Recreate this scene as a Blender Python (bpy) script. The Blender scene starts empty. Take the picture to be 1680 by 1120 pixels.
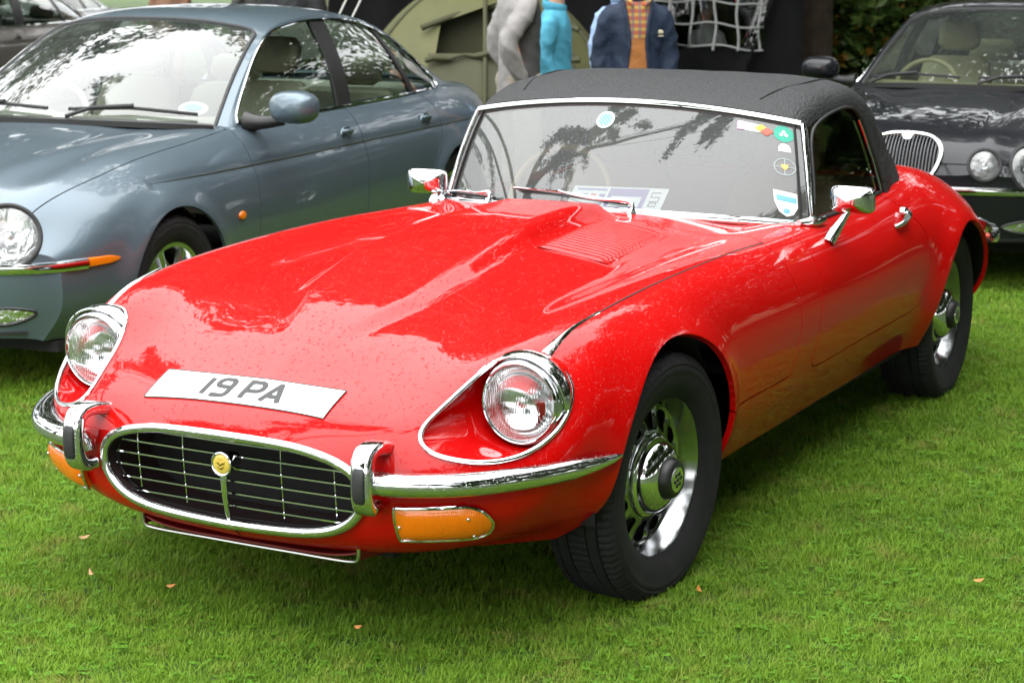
import bpy, bmesh, math, random
import numpy as np
from mathutils import Vector, Matrix, Euler
from mathutils.bvhtree import BVHTree

R = math.radians
scene = bpy.context.scene
COL = scene.collection
rng = np.random.default_rng(7)
random.seed(7)

# ------------------------------------------------------------------ camera
CAM_POS = (4.4089, 2.6659, 1.6157)
CAM_YAW, CAM_PITCH, CAM_ROLL = R(207.991), R(-11.1465), R(0.2852)
CAM_LENS = 3164.03 / 1680 * 36
def cam_axes():
    f = np.array([math.cos(CAM_PITCH)*math.cos(CAM_YAW), math.cos(CAM_PITCH)*math.sin(CAM_YAW), math.sin(CAM_PITCH)])
    r = np.cross(f, [0, 0, 1]); r /= np.linalg.norm(r)
    u = np.cross(r, f)
    c, s = math.cos(CAM_ROLL), math.sin(CAM_ROLL)
    return f, r*c + u*s, u*c - r*s
_f, _r, _u = cam_axes()
cd = bpy.data.cameras.new('camera')
cam = bpy.data.objects.new('camera', cd)
COL.objects.link(cam)
cam.matrix_world = Matrix(((_r[0], _u[0], -_f[0], CAM_POS[0]), (_r[1], _u[1], -_f[1], CAM_POS[1]),
                           (_r[2], _u[2], -_f[2], CAM_POS[2]), (0, 0, 0, 1)))
cd.sensor_width = 36
cd.lens = CAM_LENS
cd.clip_start = 0.1
cd.clip_end = 3000
cd.dof.use_dof = True
cd.dof.focus_distance = 5.0
cd.dof.aperture_fstop = 7.1
scene.camera = cam

# ------------------------------------------------------------------ world, sun, exposure
SUN_ELEV, SUN_ROT = 65, 45
world = bpy.data.worlds.new('World')
scene.world = world
world.use_nodes = True
wn, wl = world.node_tree.nodes, world.node_tree.links
wn.clear()
w_out = wn.new('ShaderNodeOutputWorld')
w_bg = wn.new('ShaderNodeBackground')
w_sky = wn.new('ShaderNodeTexSky')
w_sky.sky_type = 'NISHITA'
w_sky.sun_disc = False
w_sky.sun_elevation = R(SUN_ELEV)
w_sky.sun_rotation = R(SUN_ROT)
w_sky.air_density = 1.0
w_sky.dust_density = 4.0
w_sky.ozone_density = 1.0
w_hs = wn.new('ShaderNodeHueSaturation')          # an even cloud deck: the same sky with its blue washed out
w_hs.inputs['Saturation'].default_value = 0.12
# CIE overcast deck: luminance rises from the horizon to three times as much at the zenith
w_tc = wn.new('ShaderNodeTexCoord'); w_sp = wn.new('ShaderNodeSeparateXYZ')
w_ma = wn.new('ShaderNodeMapRange'); w_ma.inputs[1].default_value = 0; w_ma.inputs[2].default_value = 1; w_ma.inputs[3].default_value = 1/3; w_ma.inputs[4].default_value = 1
w_sc = wn.new('ShaderNodeVectorMath'); w_sc.operation = 'SCALE'; w_sc.inputs[0].default_value = (16.0, 16.4, 16.7)
wl.new(w_tc.outputs['Generated'], w_sp.inputs[0]); wl.new(w_sp.outputs['Z'], w_ma.inputs[0]); wl.new(w_ma.outputs[0], w_sc.inputs['Scale'])
w_mix = wn.new('ShaderNodeMixRGB')
w_mix.inputs['Fac'].default_value = 0.8
wl.new(w_sky.outputs[0], w_hs.inputs['Color'])
wl.new(w_hs.outputs[0], w_mix.inputs['Color1'])
wl.new(w_sc.outputs[0], w_mix.inputs['Color2'])
wl.new(w_mix.outputs[0], w_bg.inputs['Color'])
w_bg.inputs['Strength'].default_value = 0.15
wl.new(w_bg.outputs[0], w_out.inputs['Surface'])

sd = bpy.data.lights.new('sun', 'SUN')
sd.energy = 1.5
sd.angle = R(165)
sd.color = (1.0, 0.97, 0.92)
sun = bpy.data.objects.new('sun', sd)
COL.objects.link(sun)
_az = R(90 - SUN_ROT)
_sv = Vector((math.cos(_az)*math.cos(R(SUN_ELEV)), math.sin(_az)*math.cos(R(SUN_ELEV)), math.sin(R(SUN_ELEV))))
sun.rotation_euler = _sv.to_track_quat('Z', 'Y').to_euler()
sun.location = (0, 0, 30)

vs = scene.view_settings
vs.view_transform = 'Standard'
vs.look = 'None'
vs.exposure = 1.25
vs.gamma = 1.0
vs.use_curve_mapping = False
scene.cycles.use_denoising = True
scene.cycles.max_bounces = 10
scene.cycles.diffuse_bounces = 3
scene.cycles.glossy_bounces = 5
scene.cycles.transmission_bounces = 8
scene.cycles.transparent_max_bounces = 12
scene.cycles.caustics_reflective = False
scene.cycles.caustics_refractive = False
scene.cycles.sample_clamp_indirect = 8

# ------------------------------------------------------------------ materials
MAT = {}
def nodes_of(name):
    m = bpy.data.materials.new(name)
    m.use_nodes = True
    return m, m.node_tree.nodes, m.node_tree.links, m.node_tree.nodes['Principled BSDF']

def mat(name, col, rough=0.5, metal=0.0, coat=0.0, coat_rough=0.03, spec=0.5, noise=0.0, nscale=30.0, bump=0.0, bscale=200.0, emit=None, trans=0.0, ior=1.5, alpha=1.0, rough_var=0.0, sheen=0.0):
    m, n, l, p = nodes_of(name)
    p.inputs['Base Color'].default_value = (*col, 1)
    p.inputs['Roughness'].default_value = rough
    p.inputs['Metallic'].default_value = metal
    p.inputs['Coat Weight'].default_value = coat
    p.inputs['Coat Roughness'].default_value = coat_rough
    p.inputs['Specular IOR Level'].default_value = spec
    p.inputs['Transmission Weight'].default_value = trans
    p.inputs['IOR'].default_value = ior
    p.inputs['Alpha'].default_value = alpha
    if sheen: p.inputs['Sheen Weight'].default_value = sheen
    tc = n.new('ShaderNodeTexCoord')
    if noise:
        t = n.new('ShaderNodeTexNoise'); t.inputs['Scale'].default_value = nscale; t.inputs['Detail'].default_value = 6
        l.new(tc.outputs['Object'], t.inputs['Vector'])
        mr = n.new('ShaderNodeMapRange'); mr.inputs[1].default_value = .25; mr.inputs[2].default_value = .75
        mr.inputs[3].default_value = 1 - noise; mr.inputs[4].default_value = 1 + noise
        l.new(t.outputs[0], mr.inputs[0])
        mx = n.new('ShaderNodeVectorMath'); mx.operation = 'SCALE'
        mx.inputs[0].default_value = col
        l.new(mr.outputs[0], mx.inputs['Scale'])
        l.new(mx.outputs[0], p.inputs['Base Color'])
        if rough_var:
            mr2 = n.new('ShaderNodeMapRange'); mr2.inputs[1].default_value = .3; mr2.inputs[2].default_value = .7
            mr2.inputs[3].default_value = max(0, rough - rough_var); mr2.inputs[4].default_value = rough + rough_var
            l.new(t.outputs[0], mr2.inputs[0]); l.new(mr2.outputs[0], p.inputs['Roughness'])
    if bump:
        t2 = n.new('ShaderNodeTexNoise'); t2.inputs['Scale'].default_value = bscale; t2.inputs['Detail'].default_value = 4
        l.new(tc.outputs['Object'], t2.inputs['Vector'])
        b = n.new('ShaderNodeBump'); b.inputs['Strength'].default_value = bump; b.inputs['Distance'].default_value = .01
        l.new(t2.outputs[0], b.inputs['Height']); l.new(b.outputs[0], p.inputs['Normal'])
    if emit:
        p.inputs['Emission Color'].default_value = (*emit[:3], 1); p.inputs['Emission Strength'].default_value = emit[3]
    MAT[name] = m
    return m

def wet_nodes(m, n, l, p, scale, strength, thr, normal_inputs, dry=.35):
    """rain beads: small round drops standing on the surface (bump on voronoi cells of two sizes)"""
    tc = n.new('ShaderNodeTexCoord')
    last = None
    for sc, th, dist in ((scale, thr, .0011), (scale*2.2, thr*.9, .0006)):
        v = n.new('ShaderNodeTexVoronoi'); v.inputs['Scale'].default_value = sc
        v.inputs['Randomness'].default_value = 1.0
        l.new(tc.outputs['Object'], v.inputs['Vector'])
        sep = n.new('ShaderNodeSeparateColor'); l.new(v.outputs['Color'], sep.inputs[0])
        # drop radius differs from cell to cell, some cells stay dry
        rad = n.new('ShaderNodeMapRange'); rad.inputs[1].default_value = dry; rad.inputs[2].default_value = 1
        rad.inputs[3].default_value = 0.001; rad.inputs[4].default_value = th
        l.new(sep.outputs[0], rad.inputs[0])
        dv = n.new('ShaderNodeMath'); dv.operation = 'DIVIDE'
        l.new(v.outputs['Distance'], dv.inputs[0]); l.new(rad.outputs[0], dv.inputs[1])
        pw = n.new('ShaderNodeMath'); pw.operation = 'POWER'; pw.inputs[1].default_value = 2
        l.new(dv.outputs[0], pw.inputs[0])
        sb = n.new('ShaderNodeMath'); sb.operation = 'SUBTRACT'; sb.inputs[0].default_value = 1; sb.use_clamp = True
        l.new(pw.outputs[0], sb.inputs[1])
        b = n.new('ShaderNodeBump'); b.inputs['Strength'].default_value = strength; b.inputs['Distance'].default_value = dist
        l.new(sb.outputs[0], b.inputs['Height'])
        if last is not None: l.new(last.outputs[0], b.inputs['Normal'])
        last = b
    for i in normal_inputs: l.new(last.outputs[0], p.inputs[i])

def paint(name, col, rough=.4, metal=0.0, wet=150, wet_strength=.6, thr=.36, coat=.75, spec=.5):
    m, n, l, p = nodes_of(name)
    p.inputs['Base Color'].default_value = (*col, 1)
    p.inputs['Roughness'].default_value = rough
    p.inputs['Metallic'].default_value = metal
    p.inputs['Specular IOR Level'].default_value = spec
    p.inputs['Coat Weight'].default_value = coat
    p.inputs['Coat Roughness'].default_value = .025
    p.inputs['Coat IOR'].default_value = 1.45
    if wet: wet_nodes(m, n, l, p, wet, wet_strength, thr, ('Coat Normal',))
    MAT[name] = m
    return m

def glass(name, tint=(.92, .96, .94), wet=0, trans_alpha=.0, rough=.0, thr=.36, wet_strength=.8, film=0.0):
    """thin pane: clear film that lets light straight through, plus a mirror-like Fresnel reflection"""
    m = bpy.data.materials.new(name); m.use_nodes = True
    n, l = m.node_tree.nodes, m.node_tree.links
    n.clear()
    o = n.new('ShaderNodeOutputMaterial')
    tr = n.new('ShaderNodeBsdfTransparent'); tr.inputs[0].default_value = (*tint, 1)
    gl = n.new('ShaderNodeBsdfGlossy'); gl.inputs['Roughness'].default_value = rough
    fr = n.new('ShaderNodeFresnel'); fr.inputs['IOR'].default_value = 1.52
    mul = n.new('ShaderNodeMath'); mul.operation = 'MULTIPLY'; mul.inputs[1].default_value = 2.3; mul.use_clamp = True  # two faces of the pane, raised further to brighten the mirrored sky
    mix = n.new('ShaderNodeMixShader')
    ge = n.new('ShaderNodeNewGeometry'); io = n.new('ShaderNodeMapRange'); io.inputs[3].default_value = 1.52; io.inputs[4].default_value = 1/1.52
    l.new(ge.outputs['Backfacing'], io.inputs[0]); l.new(io.outputs[0], fr.inputs['IOR'])      # the same reflection from either side of the pane
    l.new(fr.outputs[0], mul.inputs[0]); l.new(mul.outputs[0], mix.inputs[0])
    l.new(tr.outputs[0], mix.inputs[1]); l.new(gl.outputs[0], mix.inputs[2])
    if film:
        df = n.new('ShaderNodeBsdfDiffuse'); df.inputs[0].default_value = (.74, .82, .80, 1); m2 = n.new('ShaderNodeMixShader'); m2.inputs[0].default_value = film  # rain and dust film; its pale colour also paints in a bright veil
        l.new(mix.outputs[0], m2.inputs[1]); l.new(df.outputs[0], m2.inputs[2]); l.new(m2.outputs[0], o.inputs['Surface'])
    else: l.new(mix.outputs[0], o.inputs['Surface'])
    if wet:
        class P: inputs = {'Normal': gl.inputs['Normal']}
        wet_nodes(m, n, l, P, wet, wet_strength, thr, ('Normal',), .72)
    MAT[name] = m
    return m

# ------------------------------------------------------------------ numpy mesh tools
def cspline(t, P, tq, bc='natural'):
    """natural cubic spline through P (first axis) at knots t, evaluated at tq"""
    t = np.asarray(t, float); P = np.asarray(P, float); tq = np.asarray(tq, float)
    n = len(t); h = np.diff(t)
    sh = (1,)*(P.ndim-1)
    hh = h.reshape((-1,)+sh)
    A = np.zeros((n, n)); B = np.zeros_like(P)
    A[0, 0] = A[-1, -1] = 1
    for i in range(1, n-1):
        A[i, i-1] = h[i-1]; A[i, i] = 2*(h[i-1]+h[i]); A[i, i+1] = h[i]
        B[i] = 6*((P[i+1]-P[i])/h[i] - (P[i]-P[i-1])/h[i-1])
    Mm = np.linalg.solve(A, B.reshape(n, -1)).reshape(P.shape)
    k = np.clip(np.searchsorted(t, tq, side='right')-1, 0, n-2)
    a = (t[k+1]-tq).reshape((-1,)+sh); b = (tq-t[k]).reshape((-1,)+sh); hk = h[k].reshape((-1,)+sh)
    return Mm[k]*a**3/(6*hk) + Mm[k+1]*b**3/(6*hk) + (P[k]/hk - Mm[k]*hk/6)*a + (P[k+1]/hk - Mm[k+1]*hk/6)*b

def pchip(t, y, tq):
    """monotone cubic, no overshoot; y may have trailing axes"""
    t = np.asarray(t, float); y = np.asarray(y, float); tq = np.asarray(tq, float)
    sh = (1,)*(y.ndim-1)
    h = np.diff(t); hh = h.reshape((-1,)+sh); d = np.diff(y, axis=0)/hh
    m = np.zeros_like(y)
    m[0] = d[0]; m[-1] = d[-1]
    for i in range(1, len(t)-1):
        w1 = 2*h[i]+h[i-1]; w2 = h[i]+2*h[i-1]
        with np.errstate(divide='ignore', invalid='ignore'):
            v = (w1+w2)/(w1/d[i-1]+w2/d[i])
        m[i] = np.where(d[i-1]*d[i] > 0, v, 0)
    k = np.clip(np.searchsorted(t, tq, side='right')-1, 0, len(t)-2)
    hk = h[k].reshape((-1,)+sh); s = ((tq-t[k])/h[k]).reshape((-1,)+sh)
    return (1+2*s)*(1-s)**2*y[k] + s*(1-s)**2*hk*m[k] + s*s*(3-2*s)*y[k+1] + s*s*(s-1)*hk*m[k+1]

def smooth(a, b, x):
    t = np.clip((np.asarray(x, float)-a)/(b-a), 0, 1)
    return t*t*(3-2*t)

def resample(P, n, closed=False):
    P = np.asarray(P, float)
    Q = np.vstack([P, P[:1]]) if closed else P
    s = np.r_[0, np.cumsum(np.linalg.norm(np.diff(Q, axis=0), axis=1))]
    q = np.linspace(0, s[-1], n, endpoint=not closed)
    return np.stack([np.interp(q, s, Q[:, i]) for i in range(Q.shape[1])], 1)

def curve(P, n, closed=False):
    """smooth curve through the points, evenly resampled"""
    P = np.asarray(P, float)
    if closed:
        Q = np.vstack([P[-3:], P, P[:4]])
        s = np.r_[0, np.cumsum(np.linalg.norm(np.diff(Q, axis=0), axis=1)**.5)]
        q = np.linspace(s[3], s[3+len(P)], 40*len(P), endpoint=False)
        return resample(cspline(s, Q, q), n, True)
    s = np.r_[0, np.cumsum(np.linalg.norm(np.diff(P, axis=0), axis=1)**.5)]
    return resample(cspline(s, P, np.linspace(0, s[-1], 40*len(P))), n)

def grid_faces(nu, nv, closed_u=False, closed_v=False, flip=False):
    iu = np.arange(nu if closed_u else nu-1); iv = np.arange(nv if closed_v else nv-1)
    a, b = np.meshgrid(iu, iv, indexing='ij'); a = a.ravel(); b = b.ravel()
    a2 = (a+1) % nu; b2 = (b+1) % nv
    F = np.stack([a*nv+b, a2*nv+b, a2*nv+b2, a*nv+b2], 1)
    if flip: F = F[:, ::-1]
    return [tuple(x) for x in F.tolist()]

def clip(V, F, f):
    """keep the part of the mesh where f >= 0; V may carry extra columns. Cuts are exact along the zero line."""
    f = np.asarray(f, float).copy(); f[np.abs(f) < 1e-7] = 1e-7
    pos = f > 0
    newV = []; cache = {}; out = []
    base = len(V)
    def cut(i, j):
        key = (i, j) if i < j else (j, i)
        k = cache.get(key)
        if k is None:
            t = f[key[0]]/(f[key[0]]-f[key[1]])
            newV.append(V[key[0]]*(1-t)+V[key[1]]*t)
            k = base+len(newV)-1; cache[key] = k
        return k
    P = pos.tolist()
    for fc in F:
        c = sum(P[i] for i in fc)
        if c == len(fc): out.append(fc)
        elif c:
            poly = []
            for a in range(len(fc)):
                i, j = fc[a], fc[(a+1) % len(fc)]
                if P[i]: poly.append(i)
                if P[i] != P[j]: poly.append(cut(i, j))
            if len(poly) >= 3: out.append(tuple(poly))
    Vn = np.vstack([V, np.array(newV)]) if newV else V
    used = np.zeros(len(Vn), bool)
    for fc in out:
        for i in fc: used[i] = True
    rem = np.cumsum(used)-1
    rl = rem.tolist()
    return Vn[used], [tuple(rl[i] for i in fc) for fc in out]

def sdf_poly(P, X, Y):
    """signed distance to a closed polygon, positive inside"""
    P = np.asarray(P, float)
    d = np.full(X.shape, 1e9); inside = np.zeros(X.shape, bool)
    for i in range(len(P)):
        a, b = P[i], P[(i+1) % len(P)]
        e = b-a; wx = X-a[0]; wy = Y-a[1]
        t = np.clip((wx*e[0]+wy*e[1])/max(e@e, 1e-12), 0, 1)
        d = np.minimum(d, (wx-t*e[0])**2+(wy-t*e[1])**2)
        c = ((a[1] > Y) != (b[1] > Y))
        with np.errstate(divide='ignore', invalid='ignore'):
            xi = (b[0]-a[0])*(Y-a[1])/(b[1]-a[1])+a[0]
        inside ^= c & (X < xi)
    d = np.sqrt(d)
    return np.where(inside, d, -d)

def vnormals(V, F):
    V3 = V[:, :3]; N = np.zeros_like(V3)
    for L in set(len(f) for f in F):
        A = np.array([f for f in F if len(f) == L])
        n = np.zeros((len(A), 3))
        p0 = V3[A[:, 0]]
        for k in range(1, L-1):
            n += np.cross(V3[A[:, k]]-p0, V3[A[:, k+1]]-p0)
        for k in range(L): np.add.at(N, A[:, k], n)
    return N/np.maximum(np.linalg.norm(N, axis=1, keepdims=True), 1e-12)

def boundary_edges(F):
    cnt = {}
    for f in F:
        for a in range(len(f)):
            i, j = f[a], f[(a+1) % len(f)]
            k = (i, j) if i < j else (j, i)
            if k in cnt: cnt[k] = None
            else: cnt[k] = (i, j)
    return [e for e in cnt.values() if e]

def flange(V, F, depth, where=None):
    """turn the free edges of a panel inwards so that it has a thickness"""
    N = vnormals(V, F); E = boundary_edges(F)
    ids = {}; nv = []; nf = []
    base = len(V)
    def dup(i):
        if i not in ids:
            ids[i] = base+len(nv); a = V[i].copy(); nv.append(a); b = V[i].copy(); b[:3] -= N[i]*depth; nv.append(b)
        return ids[i]
    for i, j in E:
        if where is not None and not (where[i] and where[j]): continue
        a, b = dup(i), dup(j)
        nf.append((b, a, a+1, b+1))
    if not nv: return V, F
    return np.vstack([V, np.array(nv)]), list(F)+nf

def mirror(V, F):
    W = V.copy(); W[:, 1] *= -1
    return W, [tuple(reversed(f)) for f in F]

def merge(*parts):
    Vs, Fs, k = [], [], 0
    for V, F in parts:
        V = np.asarray(V, float)[:, :3]
        Vs.append(V); Fs += [tuple(i+k for i in f) for f in F]; k += len(V)
    return np.vstack(Vs), Fs

def mobj(name, VF, m, parent=None, smooth_angle=38, loc=None, mesh=None):
    V, F = VF
    me = bpy.data.meshes.new(name)
    me.from_pydata(np.asarray(V, float)[:, :3].tolist(), [], [list(map(int, f)) for f in F])
    if smooth_angle:
        me.polygons.foreach_set('use_smooth', [True]*len(me.polygons))
        me.set_sharp_from_angle(angle=R(smooth_angle))
    if m is not None:
        for x in (m if isinstance(m, (list, tuple)) else [m]): me.materials.append(MAT[x] if isinstance(x, str) else x)
    me.update()
    o = bpy.data.objects.new(name, me)
    COL.objects.link(o)
    if parent is not None: o.parent = parent
    if loc is not None: o.location = loc
    return o

def share(name, me, parent=None, loc=(0, 0, 0), rot=(0, 0, 0), scale=(1, 1, 1)):
    o = bpy.data.objects.new(name, me); COL.objects.link(o)
    o.parent = parent; o.location = loc; o.rotation_euler = rot; o.scale = scale
    return o

def thing(name, label, cat, loc=(0, 0, 0), rz=0.0, group=None):
    o = bpy.data.objects.new(name, None); COL.objects.link(o)
    o.empty_display_size = .2
    o.location = loc; o.rotation_euler = (0, 0, rz)
    o['label'] = label; o['category'] = cat
    if group: o['group'] = group
    return o

def frames(P, closed=False, up=None):
    P = np.asarray(P, float); n = len(P)
    if closed: T = np.roll(P, -1, 0)-np.roll(P, 1, 0)
    else: T = np.gradient(P, axis=0)
    T /= np.maximum(np.linalg.norm(T, axis=1, keepdims=True), 1e-12)
    if up is not None:
        U = np.broadcast_to(np.asarray(up, float), P.shape)
        B = np.cross(T, U); B /= np.maximum(np.linalg.norm(B, axis=1, keepdims=True), 1e-12)
        return T, np.cross(B, T), B
    a = np.array([0, 0, 1.]) if abs(T[0, 2]) < .9 else np.array([1., 0, 0])
    N = np.zeros_like(P); v = a-T[0]*(a@T[0]); N[0] = v/np.linalg.norm(v)
    for i in range(1, n):
        v = N[i-1]-T[i]*(N[i-1]@T[i]); N[i] = v/max(np.linalg.norm(v), 1e-9)
    B = np.cross(T, N)
    if closed:
        v = N[-1]-T[0]*(N[-1]@T[0]); v /= np.linalg.norm(v)
        ang = math.atan2(v@B[0], v@N[0])
        for i in range(n):
            a_ = -ang*i/n; c, s = math.cos(a_), math.sin(a_)
            N[i], B[i] = N[i]*c+B[i]*s, B[i]*c-N[i]*s
    return T, N, B

def sweep(P, prof, closed=False, up=None, caps=True, scale=None):
    """profile (k,2) in (normal, binormal) axes swept along P"""
    P = np.asarray(P, float); T, N, B = frames(P, closed, up)
    prof = np.asarray(prof, float); n, k = len(P), len(prof)
    s = np.ones(n) if scale is None else np.asarray(scale, float)
    V = P[:, None] + s[:, None, None]*(prof[None, :, :1]*N[:, None] + prof[None, :, 1:]*B[:, None])
    F = grid_faces(n, k, closed_u=closed, closed_v=True, flip=True)
    if caps and not closed:
        F.append(tuple(range(k))); F.append(tuple((n-1)*k+i for i in reversed(range(k))))
    return V.reshape(-1, 3), F

def circ(r, k=8, ry=None):
    a = np.linspace(0, 2*np.pi, k, endpoint=False)
    return np.stack([r*np.cos(a), (ry or r)*np.sin(a)], 1)

def tube(P, r, k=8, closed=False, caps=True):
    P = np.asarray(P, float)
    if np.ndim(r): return sweep(P, circ(1, k), closed, caps=caps, scale=r)
    return sweep(P, circ(r, k), closed, caps=caps)

def lathe(prof, k=32, axis='y', closed_prof=False):
    """prof: (r, h) pairs turned round an axis"""
    prof = np.asarray(prof, float); a = np.linspace(0, 2*np.pi, k, endpoint=False)
    r = prof[:, 0][None]; h = np.broadcast_to(prof[:, 1][None], (k, len(prof)))
    c, s = np.cos(a)[:, None]*r, np.sin(a)[:, None]*r
    V = {'y': np.stack([s, h, c], -1), 'z': np.stack([c, s, h], -1), 'x': np.stack([h, c, s], -1)}[axis]
    return V.reshape(-1, 3), grid_faces(k, len(prof), closed_u=True, closed_v=closed_prof, flip=True)

def box(c, s, bev=0.0):
    c = np.array(c, float); h = np.array(s, float)/2
    if bev <= 0:
        V = np.array([[x, y, z] for x in (-1, 1) for y in (-1, 1) for z in (-1, 1)])*h+c
        return V, [(0, 1, 3, 2), (4, 6, 7, 5), (0, 4, 5, 1), (2, 3, 7, 6), (0, 2, 6, 4), (1, 5, 7, 3)]
    bm = bmesh.new(); bmesh.ops.create_cube(bm, size=1)
    for v in bm.verts: v.co = Vector((v.co.x*h[0]*2+c[0], v.co.y*h[1]*2+c[1], v.co.z*h[2]*2+c[2]))
    bmesh.ops.bevel(bm, geom=bm.edges[:], offset=bev, segments=2, affect='EDGES', profile=.6)
    bm.verts.index_update()
    V = np.array([v.co[:] for v in bm.verts]); F = [tuple(v.index for v in f.verts) for f in bm.faces]
    bm.free()
    return V, F

def loft(rows, closed=False, flip=False):
    rows = np.asarray(rows, float); nu, nv = rows.shape[:2]
    return rows.reshape(-1, 3), grid_faces(nu, nv, closed_v=closed, flip=flip)

def tf(VF, loc=(0, 0, 0), rot=(0, 0, 0), scale=(1, 1, 1)):
    V, F = VF
    Mx = np.array(Euler(rot).to_matrix())
    return (np.asarray(V)[:, :3]*np.asarray(scale))@Mx.T+np.asarray(loc), F

def thicken(V, F, d):
    """give a sheet a thickness d below its normals, closed at the rim"""
    N = vnormals(V, F); n = len(V)
    W = np.vstack([V[:, :3], V[:, :3]-N*d])
    G = list(F)+[tuple(i+n for i in reversed(f)) for f in F]
    for i, j in boundary_edges(F): G.append((j, i, i+n, j+n))
    return W, G
# ------------------------------------------------------------------ materials used below
paint('red_paint', (.48, .0010, .0008), rough=.6, wet=105, wet_strength=1.0, thr=.36, spec=.05)
mat('red_inner', (.16, .004, .004), rough=.5)
mat('chrome', (.72, .73, .74), rough=.04, metal=1.0)
mat('wheel_chrome', (.38, .39, .40), rough=.16, metal=1.0)
def wet_chrome():
    m, n, l, p = nodes_of('wet_chrome')
    p.inputs['Base Color'].default_value = (.72, .73, .74, 1); p.inputs['Metallic'].default_value = 1; p.inputs['Roughness'].default_value = .035
    wet_nodes(m, n, l, p, 190, .6, .34, ('Normal',)); MAT['wet_chrome'] = m
wet_chrome()
mat('steel', (.55, .55, .55), rough=.25, metal=1.0)
mat('black_rubber', (.018, .018, .019), rough=.55, noise=.3, nscale=60, bump=.1, bscale=300)
mat('tyre_rubber', (.013, .013, .014), rough=.75, noise=.35, nscale=25, bump=.15, bscale=350, spec=.3)
mat('black_satin', (.012, .012, .012), rough=.4)
mat('dark_cavity', (.008, .008, .008), rough=.9)
mat('hood_cloth', (.015, .016, .017), rough=.58, noise=.55, nscale=75, bump=.7, bscale=130, rough_var=.15)
mat('hood_stitch', (.012, .012, .012), rough=.8)
glass('screen_glass', (.48, .52, .51), wet=150, thr=.30, wet_strength=.6, film=.07)
glass('side_glass', (.72, .78, .76))
mat('tan_leather', (.17, .11, .055), rough=.5, noise=.12, nscale=20)
mat('black_leather', (.015, .015, .015), rough=.45)
mat('wood_rim', (.50, .33, .15), rough=.35)
mat('dash_black', (.02, .02, .02), rough=.5)
mat('amber', (.85, .22, .01), rough=.15, coat=.8)
mat('plate_white', (.80, .81, .80), rough=.5, spec=.2)
mat('plate_grey', (.075, .075, .075), rough=.6, spec=.1)
mat('gold', (.60, .42, .10), rough=.3, metal=1.0)
mat('gold_enamel', (.55, .40, .06), rough=.3, coat=.6)
mat('mesh_black', (.02, .008, .008), rough=.7)
mat('paper_white', (.80, .80, .82), rough=.7)
mat('paper_purple', (.20, .14, .42), rough=.7)
mat('sticker_green', (.02, .35, .24), rough=.5)
mat('sticker_mint', (.10, .55, .38), rough=.5)
mat('sticker_white', (.75, .82, .82), rough=.5)
mat('sticker_blue', (.15, .45, .70), rough=.5)
mat('sticker_red', (.75, .10, .06), rough=.5)
mat('sticker_yellow', (.80, .62, .05), rough=.5)
mat('sticker_grey', (.30, .36, .36), rough=.5)
mat('sticker_pink', (.62, .35, .50), rough=.5)

def lens_glass():
    m, n, l, p = nodes_of('lens_glass')
    p.inputs['Base Color'].default_value = (.97, .98, .98, 1); p.inputs['Roughness'].default_value = .02
    p.inputs['Transmission Weight'].default_value = 1; p.inputs['IOR'].default_value = 1.25
    tc = n.new('ShaderNodeTexCoord'); w = n.new('ShaderNodeTexWave')
    w.wave_type = 'BANDS'; w.bands_direction = 'Y'; w.inputs['Scale'].default_value = 55; w.inputs['Distortion'].default_value = .0
    l.new(tc.outputs['Object'], w.inputs['Vector'])
    b = n.new('ShaderNodeBump'); b.inputs['Strength'].default_value = .25; b.inputs['Distance'].default_value = .004
    l.new(w.outputs[0], b.inputs['Height']); l.new(b.outputs[0], p.inputs['Normal'])
    MAT['lens_glass'] = m
lens_glass()
def amber_lens():
    m, n, l, p = nodes_of('amber_lens')
    p.inputs['Base Color'].default_value = (.90, .20, .002, 1); p.inputs['Roughness'].default_value = .25
    p.inputs['Coat Weight'].default_value = .8; p.inputs['Subsurface Weight'].default_value = .15
    tc = n.new('ShaderNodeTexCoord'); w = n.new('ShaderNodeTexWave'); w.wave_type = 'BANDS'; w.bands_direction = 'Y'; w.inputs['Scale'].default_value = 75
    l.new(tc.outputs['Object'], w.inputs['Vector'])
    b = n.new('ShaderNodeBump'); b.inputs['Strength'].default_value = .3; b.inputs['Distance'].default_value = .003
    l.new(w.outputs[0], b.inputs['Height']); l.new(b.outputs[0], p.inputs['Normal']); MAT['amber_lens'] = m
amber_lens()

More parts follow.
